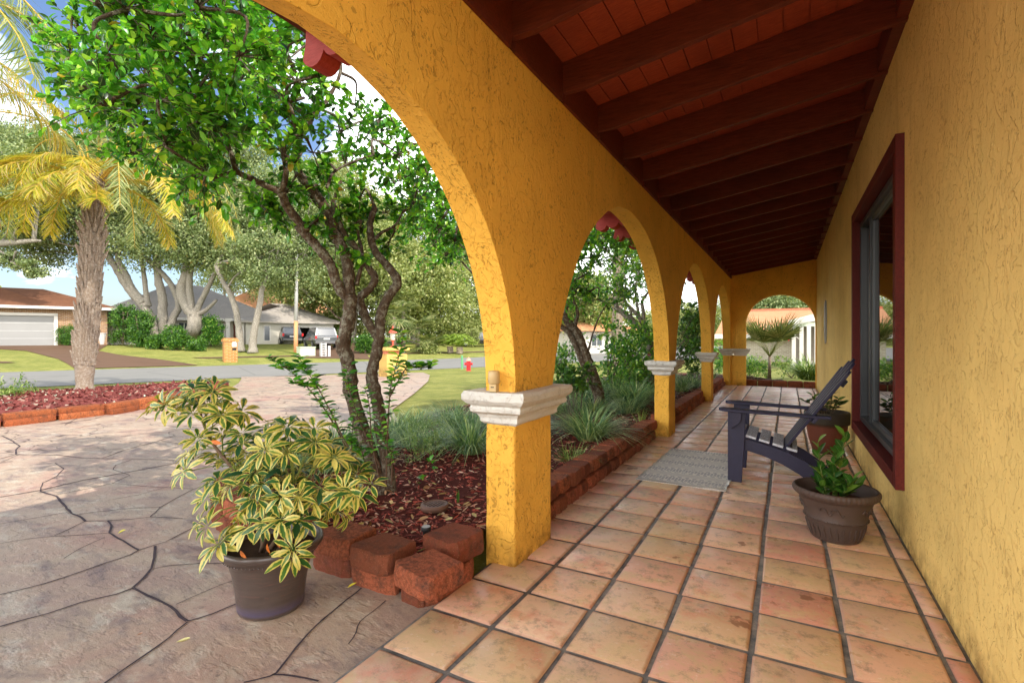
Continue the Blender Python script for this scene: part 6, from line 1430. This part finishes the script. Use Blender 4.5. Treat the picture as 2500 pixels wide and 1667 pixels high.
# flowering plant at the left end of the island
b = gp(18, 980, .05)
bush('flowering_shrub', [(b + Vector((R.uniform(-.5, .35), R.uniform(-.4, .4), R.uniform(.1, .35))), .22) for _ in range(12)], 'straggly flowering shrub at the left end of the palm island', mat=ML_GRN, nt=10, nl=8, L=.07, W=.02, base=b)
# ---------------------------------------------------------------- buildings across the street
HR = math.atan2(.9205, .3907); UX = Vector((.3907, .9205, 0)); UN = Vector((-.9205, .3907, 0))
class Fac:
    """facade frame: x along the street, y away from it, z up, origin on the ground"""
    def __init__(s, O): s.O = Vector(O)
    def w(s, x, y, z): return s.O + UX * x + UN * y + Vector((0, 0, z))
    def xz(s, u, v, y=0.0):
        d = Vector(ray(u, v)); c = Vector((0, 0, H)); P0 = s.O + UN * y; t_ = (P0 - c).dot(UN) / d.dot(UN); p = c + d * t_
        return (p - s.O).dot(UX), p.z - s.O.z
    def box(s, mb, x0, x1, y0, y1, z0, z1, m=0): mb.add([s.w(x, y, z) for z in (z0, z1) for y in (y0, y1) for x in (x0, x1)], [(0, 2, 3, 1), (4, 5, 7, 6), (0, 1, 5, 4), (2, 6, 7, 3), (0, 4, 6, 2), (1, 3, 7, 5)], m)
    def poly(s, mb, V, Fc): mb.add([s.w(*v) for v in V], Fc)
def hip(f, mb, x0, x1, y0, y1, ze, zr, ov=.5, hl=None, th=.12, hr=None):
    a, b, c, d = x0 - ov, x1 + ov, y0 - ov, y1 + ov; ym = (c + d) / 2; k = (d - c) / 2
    hl = k if hl is None else hl; hr = k if hr is None else hr
    V = [(a, c, ze), (b, c, ze), (b, d, ze), (a, d, ze), (a + hl, ym, zr), (b - hr, ym, zr)]
    V += [(x, y, z - th) for x, y, z in V[:4]]
    f.poly(mb, V, [(0, 1, 5, 4), (1, 2, 5), (2, 3, 4, 5), (3, 0, 4), (0, 6, 7, 1), (1, 7, 8, 2), (2, 8, 9, 3), (3, 9, 6, 0), (6, 9, 8, 7)])
def shingle(name, c1, c2, s=1.0):
    t = NT(name); v = t.geo(); c = t.mix(c1, c2, t.noise(v, 1.4, 5, .6)); c = t.mix(c, tuple(k * .65 for k in c2[:3]) + (1,), t.ramp(t.noise(t.geo((1, 1, 6)), 9 * s, 4, .8), [(.48, 0.0), (.7, .7)]))
    wv = t.n('ShaderNodeTexWave', wave_type='BANDS', bands_direction='Z', Scale=3.2 * s, Distortion=.6, Detail=2); t.l(v, wv.inputs[0]); c = t.mix(c, tuple(k * .6 for k in c2[:3]) + (1,), t.ramp(wv.outputs[1], [(.75, 0.0), (1, .5)]))
    return t.fin(c, .9, t.bump(wv.outputs[1], .4, .02), .15)
def brickmat(name, a, b, mort, along, s=1.0):
    t = NT(name); g = t.n('ShaderNodeNewGeometry'); dot = t.n('ShaderNodeVectorMath', operation='DOT_PRODUCT'); t.l(g.outputs['Position'], dot.inputs[0]); dot.inputs[1].default_value = along
    sp_ = t.n('ShaderNodeSeparateXYZ'); t.l(g.outputs['Position'], sp_.inputs[0]); cb_ = t.n('ShaderNodeCombineXYZ'); t.l(dot.outputs['Value'], cb_.inputs[0]); t.l(sp_.outputs[2], cb_.inputs[1])
    br = t.n('ShaderNodeTexBrick', Scale=1.0); br.inputs['Color1'].default_value = a; br.inputs['Color2'].default_value = b; br.inputs['Mortar'].default_value = mort; br.inputs['Brick Width'].default_value = .21 * s; br.inputs['Row Height'].default_value = .075 * s; br.inputs['Mortar Size'].default_value = .009 * s; br.inputs['Bias'].default_value = -.1
    t.l(cb_.outputs[0], br.inputs['Vector']); c = t.mix(br.outputs[0], tuple(k * .55 for k in a[:3]) + (1,), t.ramp(t.noise(t.geo(), 6, 4, .7), [(.5, 0.0), (.75, .5)]))
    return t.fin(c, .9, t.bump(br.outputs[1], -.4, .004), .15)
M_WALLW = plain('white_house_wall', lin(199, 194, 182), .85, .05, 2); M_TRIMW = plain('white_trim', lin(210, 206, 199), .6, .05)
M_BRICK = brickmat('tan_brick', lin(158, 119, 82), lin(127, 90, 62), lin(175, 163, 146), tuple(UX))
M_BRICKY = brickmat('orange_brick', lin(191, 130, 67), lin(167, 104, 52), lin(182, 158, 120), tuple((UX * .8 + Vector((.6, -.3, 0))).normalized()))
M_WIN = plain('window_pane', (.05, .06, .07), .15, .2, 2, .8); M_ROOFB = shingle('brown_shingle', lin(139, 96, 71), lin(111, 75, 56)); M_ROOFG = shingle('grey_shingle', lin(196, 186, 176), lin(170, 163, 155)); M_ROOFO = shingle('orange_shingle', lin(205, 160, 118), lin(204, 137, 97))
def window(f, parent, x0, x1, z0, z1, y=0.0, n=2):
    mb = MB(); f.box(mb, x0 - .07, x1 + .07, y - .06, y - .002, z0 - .07, z0); f.box(mb, x0 - .07, x1 + .07, y - .06, y - .002, z1, z1 + .07); f.box(mb, x0 - .07, x0, y - .06, y - .002, z0, z1); f.box(mb, x1, x1 + .07, y - .06, y - .002, z0, z1)
    for k in range(1, n): xm = x0 + (x1 - x0) * k / n; f.box(mb, xm - .03, xm + .03, y - .05, y - .002, z0, z1)
    w_ = mb.build('window', M_TRIMW, parent); g = MB(); f.box(g, x0, x1, y - .03, y - .004, z0, z1); g.build('pane', M_WIN, w_)
def brick_house():
    f = Fac(gp(137, 842)); root = thing('brick_house', tuple(f.O), 0, 'low tan brick house with brown roof and wide white garage door', 'house')
    gx1, _ = f.xz(136, 800); _, gt = f.xz(136, 769); xr, _ = f.xz(262, 800); _, ze = f.xz(60, 751); gx0 = gx1 - 5.2
    mb = MB(); f.box(mb, gx1, xr, 0, 9, -.5, ze); f.box(mb, -22, gx0, 0, 9, -.5, ze); f.box(mb, gx0, gx1, 0, 9, gt, ze); f.box(mb, gx0, gx1, .6, 9, -.5, gt); mb.build('wall', M_BRICK, root)
    d = MB(); f.box(d, gx0 + .08, gx1 - .08, .10, .16, -.06, gt - .06)
    dr = d.build('garage_door', plain('door_white', (.27, .268, .26), .6, .12, .8), root)
    for k in range(1, 4): q = MB(); f.box(q, gx0 + .08, gx1 - .08, .092, .102, -.06 + k * gt / 4 - .012, -.06 + k * gt / 4 + .012); q.build('panel_joint', plain('joint_grey', (.45, .45, .44), .7), dr)
    q = MB(); f.box(q, gx0 - .1, gx0 + .08, -.04, .17, -.06, gt); f.box(q, gx1 - .08, gx1 + .1, -.04, .17, -.06, gt); f.box(q, gx0 - .1, gx1 + .1, -.04, .17, gt - .06, gt + .1); q.build('door_frame', M_TRIMW, root)
    _, zr = f.xz(150, 722, 4.0); mb = MB(); hip(f, mb, -20, xr, 0, 8, ze + .1, zr + .4, .6, hr=4); mb.build('roof', M_ROOFB, root)
    _, z2 = f.xz(0, 676, 5); mb = MB(); hip(f, mb, -24, gx0 + 4.0, 1.0, 12, ze + .4, z2 + .7, .5, hr=5.5); mb.build('upper_roof', M_ROOFB, root)
    q = MB(); f.box(q, -22, xr + .6, -.72, -.6, ze - .06, ze + .1); q.build('gutter', M_TRIMW, root)
brick_house()
def white_house():
    f = Fac(gp(420, 843) + UN * 3.0); root = thing('white_house', tuple(f.O), 0, 'long white bungalow with grey hip roofs and an open garage', 'house')
    X = lambda u, y=0: f.xz(u, 800, y)[0]; Z = lambda v, u=500, y=0: f.xz(u, v, y)[1]
    x0, x1 = X(236), X(600); ze = Z(776, 420); mb = MB(); f.box(mb, x0, x1, 0, 9, -1.2, ze); mb.build('wall', M_WALLW, root)
    zr = Z(693, 400, 4.5); mb = MB(); hip(f, mb, x0, x1 + 2, 0, 9, ze, zr, .6); mb.build('roof', M_ROOFG, root)
    window(f, root, X(437), X(462), Z(824), Z(789)); window(f, root, X(528), X(546), Z(828), Z(792), n=2)
    q = MB(); f.box(q, X(570), X(580), -.05, -.005, Z(840), Z(786)); q.build('door', plain('brown_door', lin(112, 56, 40), .5), root)
    for u in (556, 591): q = MB(); a = X(u, -1.4); f.box(q, a - .13, a + .13, -1.5, -1.24, -.8, ze); f.box(q, a - .2, a + .2, -1.57, -1.17, ze - .25, ze - .003); f.box(q, a - .2, a + .2, -1.57, -1.17, -.8, -.35); q.build('porch_column', M_TRIMW, root)
    q = MB(); f.box(q, x0 - .6, x1 + .2, -.68, -.6, ze - .18, ze + .02); q.build('fascia', M_TRIMW, root)
    # garage wing, nearer the street
    y = -1.6; gx0, gx1 = X(600, y), X(814, y); zg_ = Z(787, 780, y); o0, o1, ot = X(729, y), X(800, y), Z(800, 760, y)
    mb = MB(); f.box(mb, gx0, o0, y, y + .25, -1.4, zg_); f.box(mb, o1, gx1, y, y + .25, -1.4, zg_); f.box(mb, o0, o1, y, y + .25, ot, zg_); f.box(mb, gx0, gx0 + .25, y + .25, y + 8, -1.4, zg_); f.box(mb, gx1 - .25, gx1, y + .25, y + 8, -1.4, zg_); f.box(mb, gx0 + .25, gx1 - .25, y + 7.7, y + 8, -1.4, zg_); mb.build('garage_wall', M_WALLW, root)
    mb = MB(); hip(f, mb, gx0, gx1, y, y + 8, zg_, Z(742, 700, y + 4), .6); mb.build('garage_roof', M_ROOFG, root)
    window(f, root, X(645, y), X(658, y), Z(831, 650, y), Z(796, 650, y), y, n=1)
    q = MB(); f.box(q, o0 - .12, o0, y - .05, y - .003, -1.2, ot + .12); f.box(q, o1, o1 + .12, y - .05, y - .003, -1.2, ot + .12); f.box(q, o0, o1, y - .05, y - .003, ot, ot + .12); q.build('garage_trim', M_TRIMW, root)
    return f
FW = white_house()
def simple_house(O, x0, x1, dep, h_, rise, label, roof, wall, name='orange_roofed_house', wins=()):
    f = Fac(O); root = thing(name, tuple(f.O), 0, label, 'house'); mb = MB(); f.box(mb, x0, x1, 0, dep, -2, h_); mb.build('wall', wall, root)
    mb = MB(); hip(f, mb, x0, x1, 0, dep, h_, h_ + rise, .6); mb.build('roof', roof, root)
    for a, b, c, d in wins: window(f, root, a, b, c, d)
    return f, root
simple_house(Vector((*qr(66, 16)[:2], qr(66, 16)[2])), -6, 9, 10, 3.4, 3.4, 'house with an orange roof peeking between the oaks behind the white house', M_ROOFO, M_WALLW, wins=[(-3, -1, 1, 2.2)])
# house seen through the second arch
p = at(1484, 838, 42); f2, r2 = simple_house(Vector((p.x, p.y, zg(p.x, p.y))), -3.2, 3.4, 7, 1.9, 1.35, 'small house with bright orange roof seen through the second arch', M_ROOFO, M_WALLW, wins=[(-2, -.8, .6, 1.5)])
def world_box(mb, x0, x1, y0, y1, z0, z1): mb.box(x0, x1, y0, y1, z0, z1)
# neighbour's house beyond the end arch
def neighbour():
    D_ = 30.0; root = thing('neighbour_house', (0, 30, 0), 0, 'neighbouring house with a long orange roof and white porch beyond the end arch', 'house')
    def q(u, v, y): 
        d = ray(u, v); t_ = y / d[1]; return (d[0] * t_, y, H + d[2] * t_)
    e = q(1760, 809, 30); rdg = q(1900, 757, 36); xl = q(1745, 800, 30)[0]; ze = q(1830, 828, 30)[2] + .25; zr = rdg[2]; xr = 14
    mb = MB(); mb.box(xl + .6, xr, 30.6, 41, -.3, ze); mb.build('wall', brickmat('grey_brick', lin(176, 168, 150), lin(150, 142, 126), lin(190, 184, 170), (1, 0, 0)), root)
    mb = MB(); mb.prism([(30.0, ze), (36.2, zr), (42.4, ze), (42.4, ze - .15), (36.2, zr - .15), (30.0, ze - .15)], xl, xr, 'x'); mb.build('roof', M_ROOFO, root)
    mb = MB(); mb.box(xl, xr, 29.95, 30.0, ze - .22, ze + .03); mb.build('fascia', M_TRIMW, root)
    mb = MB(); mb.bar((xl, 36.2, zr + .03), (xr, 36.2, zr + .03), .3, .12); mb.build('ridge_cap', plain('ridge_red', lin(196, 110, 84), .8), root)
    # white porch with posts, its eave rising to the right
    a = q(1925, 782, 23); b = q(1992, 764, 23); po = thing('white_porch', (a[0], 23, 0), 0, 'white posted porch at the right side of the end arch', 'porch')
    hz = q(1990, 790, 23)[2]
    mb = MB(); mb.add([(a[0], 23, a[2] - .22), (b[0] + 2, 23, b[2] + .1), (b[0] + 2, 23, b[2] + .55), (a[0], 23, a[2]), (a[0], 29, a[2] - .22), (b[0] + 2, 29, b[2] + .1), (b[0] + 2, 29, b[2] + .55), (a[0], 29, a[2])], [(0, 1, 2, 3), (4, 7, 6, 5), (3, 2, 6, 7), (0, 4, 5, 1), (0, 3, 7, 4)]); mb.build('rake_board', M_TRIMW, po)
    mb = MB(); mb.box(a[0] + .2, b[0] + 2, 23.05, 23.2, hz - .10, a[2] - .1); mb.build('beam', plain('pale_green_paint', lin(206, 214, 196), .6, .05), po)
    for u in (1938, 1957, 1975, 1994):
        c = q(u, 830, 23); mb = MB(); mb.box(c[0] - .07, c[0] + .07, 23.05, 23.2, -.1, hz - .1); mb.build('post', M_TRIMW, po)
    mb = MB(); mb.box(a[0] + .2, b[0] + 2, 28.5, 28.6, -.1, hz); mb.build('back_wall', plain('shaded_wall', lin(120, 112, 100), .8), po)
    mb = MB(); mb.box(a[0] + .1, b[0] + 2, 22.9, 28.6, -.1, .05); mb.build('floor', plain('porch_slab', lin(150, 144, 134), .8), po)
    fg = thing('flag', q(1930, 815, 22.8), 0, 'small red white and blue flag hanging by the white porch', 'flag'); o = Vector(fg.location)
    mb = MB(); mb.tube([o + Vector((.3, 0, -.2)), o + Vector((-.35, 0, .35))], [.012, .012], 6); mb.build('pole', M_TRIMW, fg)
    mb = MB(); mb.add([(o.x - .35, o.y, o.z + .33), (o.x - .18, o.y + .02, o.z + .17), (o.x - .2, o.y, o.z - .05), (o.x - .38, o.y, o.z + .1)], [(0, 1, 2, 3)]); mb.build('blue_field', plain('flag_blue', lin(70, 70, 130), .8), fg, fixn=False)
    mb = MB(); mb.add([(o.x - .18, o.y, o.z + .17), (o.x + .02, o.y + .02, o.z - .02), (o.x - .06, o.y, o.z - .28), (o.x - .2, o.y, o.z - .05)], [(0, 1, 2, 3)]); mb.build('red_field', plain('flag_red', lin(226, 50, 50), .8), fg, fixn=False)
neighbour()
# ---------------------------------------------------------------- street things
def mailbox():
    f = Fac(gp(564, 882)); s = depth(f.O) / F; w_ = 31 * s; h_ = 56 * s; root = thing('brick_mailbox', tuple(f.O), 0, 'orange brick mailbox pillar at the far curb', 'mailbox')
    mb = MB(); f.box(mb, -w_ / 2 + .03, w_ / 2 - .03, 0, .55, -.2, h_ - .17); mb.build('pillar', M_BRICKY, root)
    mb = MB(); f.box(mb, -w_ / 2 - .03, w_ / 2 + .03, -.05, .60, h_ - .17, h_ - .05); f.box(mb, -w_ / 2 + .03, w_ / 2 - .03, .0, .55, h_ - .05, h_ + .02); mb.build('cap', M_BRICKY, root)
    mb = MB(); c = f.w(.12, 0, h_ * .72)
    for i in range(9):
        a0, a1 = math.pi * i / 9, math.pi * (i + 1) / 9
    pts = [(-.10, -.10), (.10, -.10)] + [(.10 * math.cos(math.pi * i / 8), .08 + .10 * math.sin(math.pi * i / 8)) for i in range(9)]
    V = [f.w(.14 + a, -.03, h_ * .72 + b) for a, b in pts] + [f.w(.14 + a, .02, h_ * .72 + b) for a, b in pts]; n = len(pts)
    mb.add(V, [tuple(range(n)), tuple(range(2 * n - 1, n - 1, -1))] + [(i, (i + 1) % n, n + (i + 1) % n, n + i) for i in range(n)]); mb.build('door', plain('mailbox_white', lin(220, 216, 208), .5), root)
    mb = MB(); f.box(mb, .05, .24, -.01, -.003, h_ * .48, h_ * .58); mb.build('slot', M_DARK, root)
mailbox()
def pillar_lamp():
    b = gp(970, 918); s = depth(b) / F; f = Fac(b); w_ = 70 * s * .78; h_ = 70 * s
    root = thing('entrance_pillar', tuple(b), 0, 'yellow stucco pillar at the driveway entrance', 'pillar')
    m = stucco('pillar_stucco', lin(222, 184, 104), lin(176, 130, 60), .01, .3)
    mb = MB(); f.box(mb, -w_ / 2, w_ / 2, 0, w_ * .9, -.2, h_ - .24); mb.build('body', m, root, bevel=.03)
    mb = MB(); f.box(mb, -w_ / 2 + .1, w_ / 2 - .1, .1, w_ * .9 - .1, h_ - .24, h_ - .12); mb.build('neck', plain('salmon_paint', lin(206, 130, 100), .7), root)
    mb = MB(); f.box(mb, -w_ / 2 - .06, w_ / 2 + .06, -.06, w_ * .9 + .06, h_ - .12, h_); mb.build('cap', m, root, bevel=.02)
    c = f.w(0, w_ * .45, h_); L_ = thing('lantern', tuple(c), 0, 'red topped glass lantern on the yellow entrance pillar', 'lantern'); mr = plain('lantern_red', lin(206, 84, 60), .5)
    k = 52 * s / .8
    mb = MB(); mb.lathe([(.10, 0), (.10, .04), (.035, .07), (.03, .22 * k), (.07, .24 * k), (.09, .27 * k)], tuple(c), 12); mb.build('stem', mr, L_, smooth=False)
    mb = MB(); mb.lathe([(.075, .27 * k), (.105, .55 * k)], tuple(c), 6); mb.build('glass', plain('lantern_glass', lin(196, 190, 176), .2), L_)
    mb = MB(); mb.lathe([(.17, .55 * k), (.15, .58 * k), (.06, .70 * k), (.03, .74 * k), (.03, .78 * k), (.0, .84 * k)], tuple(c), 6, cap=(True, False)); mb.build('roof', mr, L_)
pillar_lamp()
def hydrant():
    b = gp(1144, 905); s = depth(b) / F; h_ = 33 * s; root = thing('fire_hydrant', tuple(b), 0, 'red fire hydrant with a pale top on the lawn by the street', 'fire hydrant'); k = h_ / .75; mr = plain('hydrant_red', lin(206, 40, 46), .45, .1); mw = plain('hydrant_top', lin(222, 160, 140), .5)
    mb = MB(); mb.lathe([(.15 * k, 0), (.15 * k, .03 * k), (.115 * k, .035 * k), (.115 * k, .50 * k), (.13 * k, .51 * k), (.13 * k, .54 * k)], tuple(b), 20); mb.build('barrel', mr, root, smooth=False)
    mb = MB(); mb.lathe([(.15 * k, .54 * k), (.15 * k, .57 * k), (.12 * k, .60 * k), (.09 * k, .67 * k), (.03 * k, .70 * k), (.03 * k, .76 * k), (.0, .765 * k)], tuple(b), 20); mb.build('bonnet', mw, root, smooth=False)
    cr_ = Vector((cy_, sy_, 0)); fw = Vector((-sy_, cy_, 0))
    for d, r in ((-cr_, .075), (cr_, .06), (-fw, .085)):
        mb = MB(); c = b + Vector((0, 0, .38 * k)); mb.tube([c + d * .09 * k, c + d * .19 * k], [r * k, r * k], 12); mb.tube([c + d * .19 * k, c + d * .22 * k], [r * 1.25 * k] * 2, 8); mb.build('outlet', mr, root)
hydrant()
def post(u0, v0, vt, wpx, label, col, name='marker_post', cat='post'):
    b = gp(u0, v0); s = depth(b) / F; mb = MB(); mb.tube([b - Vector((0, 0, .1)), b + Vector((0, 0, (v0 - vt) * s))], [wpx * s / 2] * 2, 12); mb.lathe([(wpx * s / 2, 0), (wpx * s * .3, .03), (0, .04)], tuple(b + Vector((0, 0, (v0 - vt) * s))), 12, cap=(False, False))
    return tag(mb.build(name, plain(name + '_paint', col, .5), None, smooth=False), label, cat)
post(1128, 899, 869, 5, 'short green marker post left of the fire hydrant', lin(96, 160, 110))
def flagpole():
    b = gp(722, 862); s = depth(b) / F; root = thing('street_pole', tuple(b), 0, 'tall slim white pole with a wooden lower part near the far curb', 'pole'); h_ = (862 - 583) * s
    mb = MB(); mb.tube([b - Vector((0, 0, .2)), b + Vector((.02, 0, h_ * .28))], [.13, .12], 14); mb.build('lower_pole', plain('tan_wood', lin(196, 140, 96), .7), root, smooth=True)
    mb = MB(); mb.tube([b + Vector((.02, 0, h_ * .28)), b + Vector((.14, .0, h_))], [.115, .075], 14); mb.build('upper_pole', M_WHITE, root, smooth=True)
flagpole()
def utility_box():
    f = Fac(gp(752, 868)); s = depth(f.O) / F; root = thing('utility_box', tuple(f.O), 0, 'pale green utility cabinet beside the white pole', 'utility box'); m = plain('pale_green', lin(196, 206, 176), .6, .06)
    mb = MB(); f.box(mb, -18 * s, 18 * s, 0, .8, -.1, 19 * s); mb.build('cabinet', m, root, bevel=.03); mb = MB(); f.box(mb, -18.8 * s, 18.8 * s, -.03, .83, 19 * s, 21.5 * s); mb.build('lid', m, root, bevel=.02); mb = MB(); f.box(mb, 10 * s, 14 * s, -.012, -.003, 7 * s, 12 * s); mb.build('label_plate', M_WHITE, root)
utility_box()
def pallets():
    for u, w_, h_, lb in ((791, 13, 33, 'white slatted crate standing on end by the far driveway'), (804, 6, 26, 'narrow white board leaning beside the white slatted crate')):
        f = Fac(gp(u, 870)); s = depth(f.O) / F; W_, H_ = w_ * s, h_ * s; mb = MB(); root = thing('white_crate' if w_ > 8 else 'white_board', tuple(f.O), 0, lb, 'crate' if w_ > 8 else 'board')
        if w_ > 8:
            for x in (-W_ / 2, W_ / 2 - .06): mb = MB(); f.box(mb, x, x + .06, 0, .3, 0, H_); mb.build('side_rail', M_WHITE, root)
            for k in range(8): mb = MB(); f.box(mb, -W_ / 2 + .06, W_ / 2 - .06, .01, .03, k * H_ / 8 + .01, k * H_ / 8 + H_ / 8 * .55); mb.build('slat', M_WHITE, root)
        else: f.box(mb, -W_ / 2, W_ / 2, 0, .05, 0, H_); mb.build('board', M_WHITE, root); mb = MB(); f.box(mb, -W_ / 2, W_ / 2, .05, .3, 0, .06); mb.build('foot', M_WHITE, root)
pallets()
SC_ = .82
def car(O, rz, name, label, paint, L=4.6, W=1.85, Hc=1.7, suv=True, pickup=False):
    """lofted body seen mostly from behind; x forward, y left"""
    root = thing(name, (0, 0, 0), 0, label, 'car'); k = 1
    prof = [(-L / 2, .42, .95), (-L / 2 + .05, .35, 1.05), (-L / 2 + .7, .3, 1.08), (L * .1, .28, 1.05), (L * .28, .3, 1.0), (L / 2 - .25, .33, .85), (L / 2, .45, .7)]
    V = []; Fc = []
    for i, (x, zl, zh) in enumerate(prof):
        w_ = W / 2 * (.92 if i in (0, len(prof) - 1) else 1)
        V += [(x, -w_ * .94, zl), (x, -w_, (zl + zh) / 2), (x, -w_ * .93, zh), (x, w_ * .93, zh), (x, w_, (zl + zh) / 2), (x, w_ * .94, zl)]
    for i in range(len(prof) - 1):
        for j in range(6): Fc.append((i * 6 + j, i * 6 + (j + 1) % 6, i * 6 + 6 + (j + 1) % 6, i * 6 + 6 + j))
    Fc += [tuple(range(5, -1, -1)), tuple((len(prof) - 1) * 6 + j for j in range(6))]
    pm = NT('paint_' + name + label[:4]); pm.fin(paint, .25, None, .6, Metallic=.3, Coat_Weight=.6); mb = MB(); mb.add(V, Fc); mb.build('body', pm.m, root, bevel=.04)
    c0, c1 = (-L / 2 + .12, L * .16) if not pickup else (-L * .08, L * .2)
    def cab(z0, z1, ins, grow, name_, mat):
        b = [(c0 - grow, -W * .46 - grow, z0), (c1 + .55 + grow, -W * .46 - grow, z0), (c1 + .55 + grow, W * .46 + grow, z0), (c0 - grow, W * .46 + grow, z0), (c0 + .28 - grow, -W * .36 - grow, z1), (c1 + grow, -W * .36 - grow, z1), (c1 + grow, W * .36 + grow, z1), (c0 + .28 - grow, W * .36 + grow, z1)]
        m2 = MB(); m2.add(b, [(0, 1, 5, 4), (1, 2, 6, 5), (2, 3, 7, 6), (3, 0, 4, 7), (4, 5, 6, 7), (3, 2, 1, 0)]); return m2.build(name_, mat, root, bevel=.05)
    cab(1.04, Hc - .06, 0, .0, 'windows', M_WIN); m3 = MB(); m3.box(c0 + .24, c1 + .04, -W * .37, W * .37, Hc - .07, Hc); m3.build('roof', pm.m, root, bevel=.03)
    for y0, y1 in ((-W * .46, -W * .40), (W * .40, W * .46)):
        m3 = MB(); m3.add([(c0 - .02, y0, 1.04), (c0 - .02, y1, 1.04), (c0 + .26, y1 * .84, Hc - .06), (c0 + .26, y0 * .84, Hc - .06), (c0 + .15, y0, 1.04), (c0 + .15, y1, 1.04), (c0 + .42, y1 * .84, Hc - .06), (c0 + .42, y0 * .84, Hc - .06)], [(0, 1, 2, 3), (4, 7, 6, 5), (0, 3, 7, 4), (1, 5, 6, 2)]); m3.build('rear_pillar', pm.m, root)
    tl = NT('tail_light'); tl.fin(lin(200, 30, 30), .25, None, .6); 
    for s_ in (-1, 1): m4 = MB(); m4.box(-L / 2 - .03, -L / 2 + .10, s_ * W * .46 - .13, s_ * W * .46 + .05 if s_ < 0 else s_ * W * .46 + .03, .80, 1.08); m4.build('tail_light', tl.m, root, bevel=.02)
    m4 = MB(); m4.box(-L / 2 - .07, -L / 2 + .1, -W * .46, W * .46, .38, .60); m4.build('bumper', plain('bumper_grey', (.12, .12, .12), .5), root, bevel=.04)
    m4 = MB(); m4.box(-L / 2 - .035, -L / 2 - .01, -.26, .26, .72, .86); m4.build('licence_plate', M_WHITE, root)
    for x in (-L * .31, L * .31):
        for s_ in (-1, 1):
            y = s_ * (W / 2 - .1); m5 = MB(); m5.tube([(x, y - .11, .33), (x, y + .11, .33)], [.33, .33], 20); tyre = m5.build('wheel', plain('tyre_rubber', (.02, .02, .02), .8), root); m5 = MB(); m5.tube([(x, y - .118, .33), (x, y + .118, .33)], [.2, .2], 14); m5.build('rim', plain('rim_metal', (.5, .5, .5), .3, .1, 5, .5, .8), tyre)
    root.location = O; root.rotation_euler = (0, 0, rz); root.scale = (SC_, SC_, SC_)
    return root
hd = HR + math.pi / 2        # nose pointing away from the street
cf = Fac(FW.O)
def on(u, v): p = gp(u, v); return p
p = on(781, 849); car(tuple(p), hd - .08, 'silver_suv', 'silver SUV parked before the open garage, seen from behind', lin(84, 86, 88), 4.7, 1.95, 1.75)
p = on(742, 846); car(tuple(p + UN * 4.8 + Vector((0, 0, .1))), hd, 'dark_pickup', 'dark vehicle inside the open garage with a red tail light', (.03, .035, .04, 1), 4.6, 1.9, 1.7)
p = on(826, 848); car(tuple(p + UN * 3.5), hd - .1, 'blue_car', 'blue car parked at the right side of the far garage', lin(120, 150, 190), 4.4, 1.8, 1.45)
p = on(1164, 845); car(tuple(p), hd + 1.2, 'black_car', 'black car far away at the street bend behind the first pillar', (.02, .02, .022, 1), 4.4, 1.8, 1.45)
# white bin with garden tools by the brick house
b = gp(249, 841); s = depth(b) / F; root = thing('white_bin', tuple(b), 0, 'white bin holding dark tools beside the palm trunk across the street', 'bin')
mb = MB(); mb.lathe([(.22, 0), (.30, .7), (.32, .72), (.32, .76)], tuple(b), 16); mb.build('body', M_WHITE, root, smooth=False)
mb = MB(); mb.tube([b + Vector((0, 0, .7)), b + Vector((.05, .05, 2.0))], [.05, .03], 6); mb.build('tool_handle', M_DARK, root); mb = MB(); mb.box(b.x - .16, b.x + .16, b.y - .05, b.y + .05, b.z + 1.1, b.z + 1.4); mb.build('tool_head', M_DARK, root)
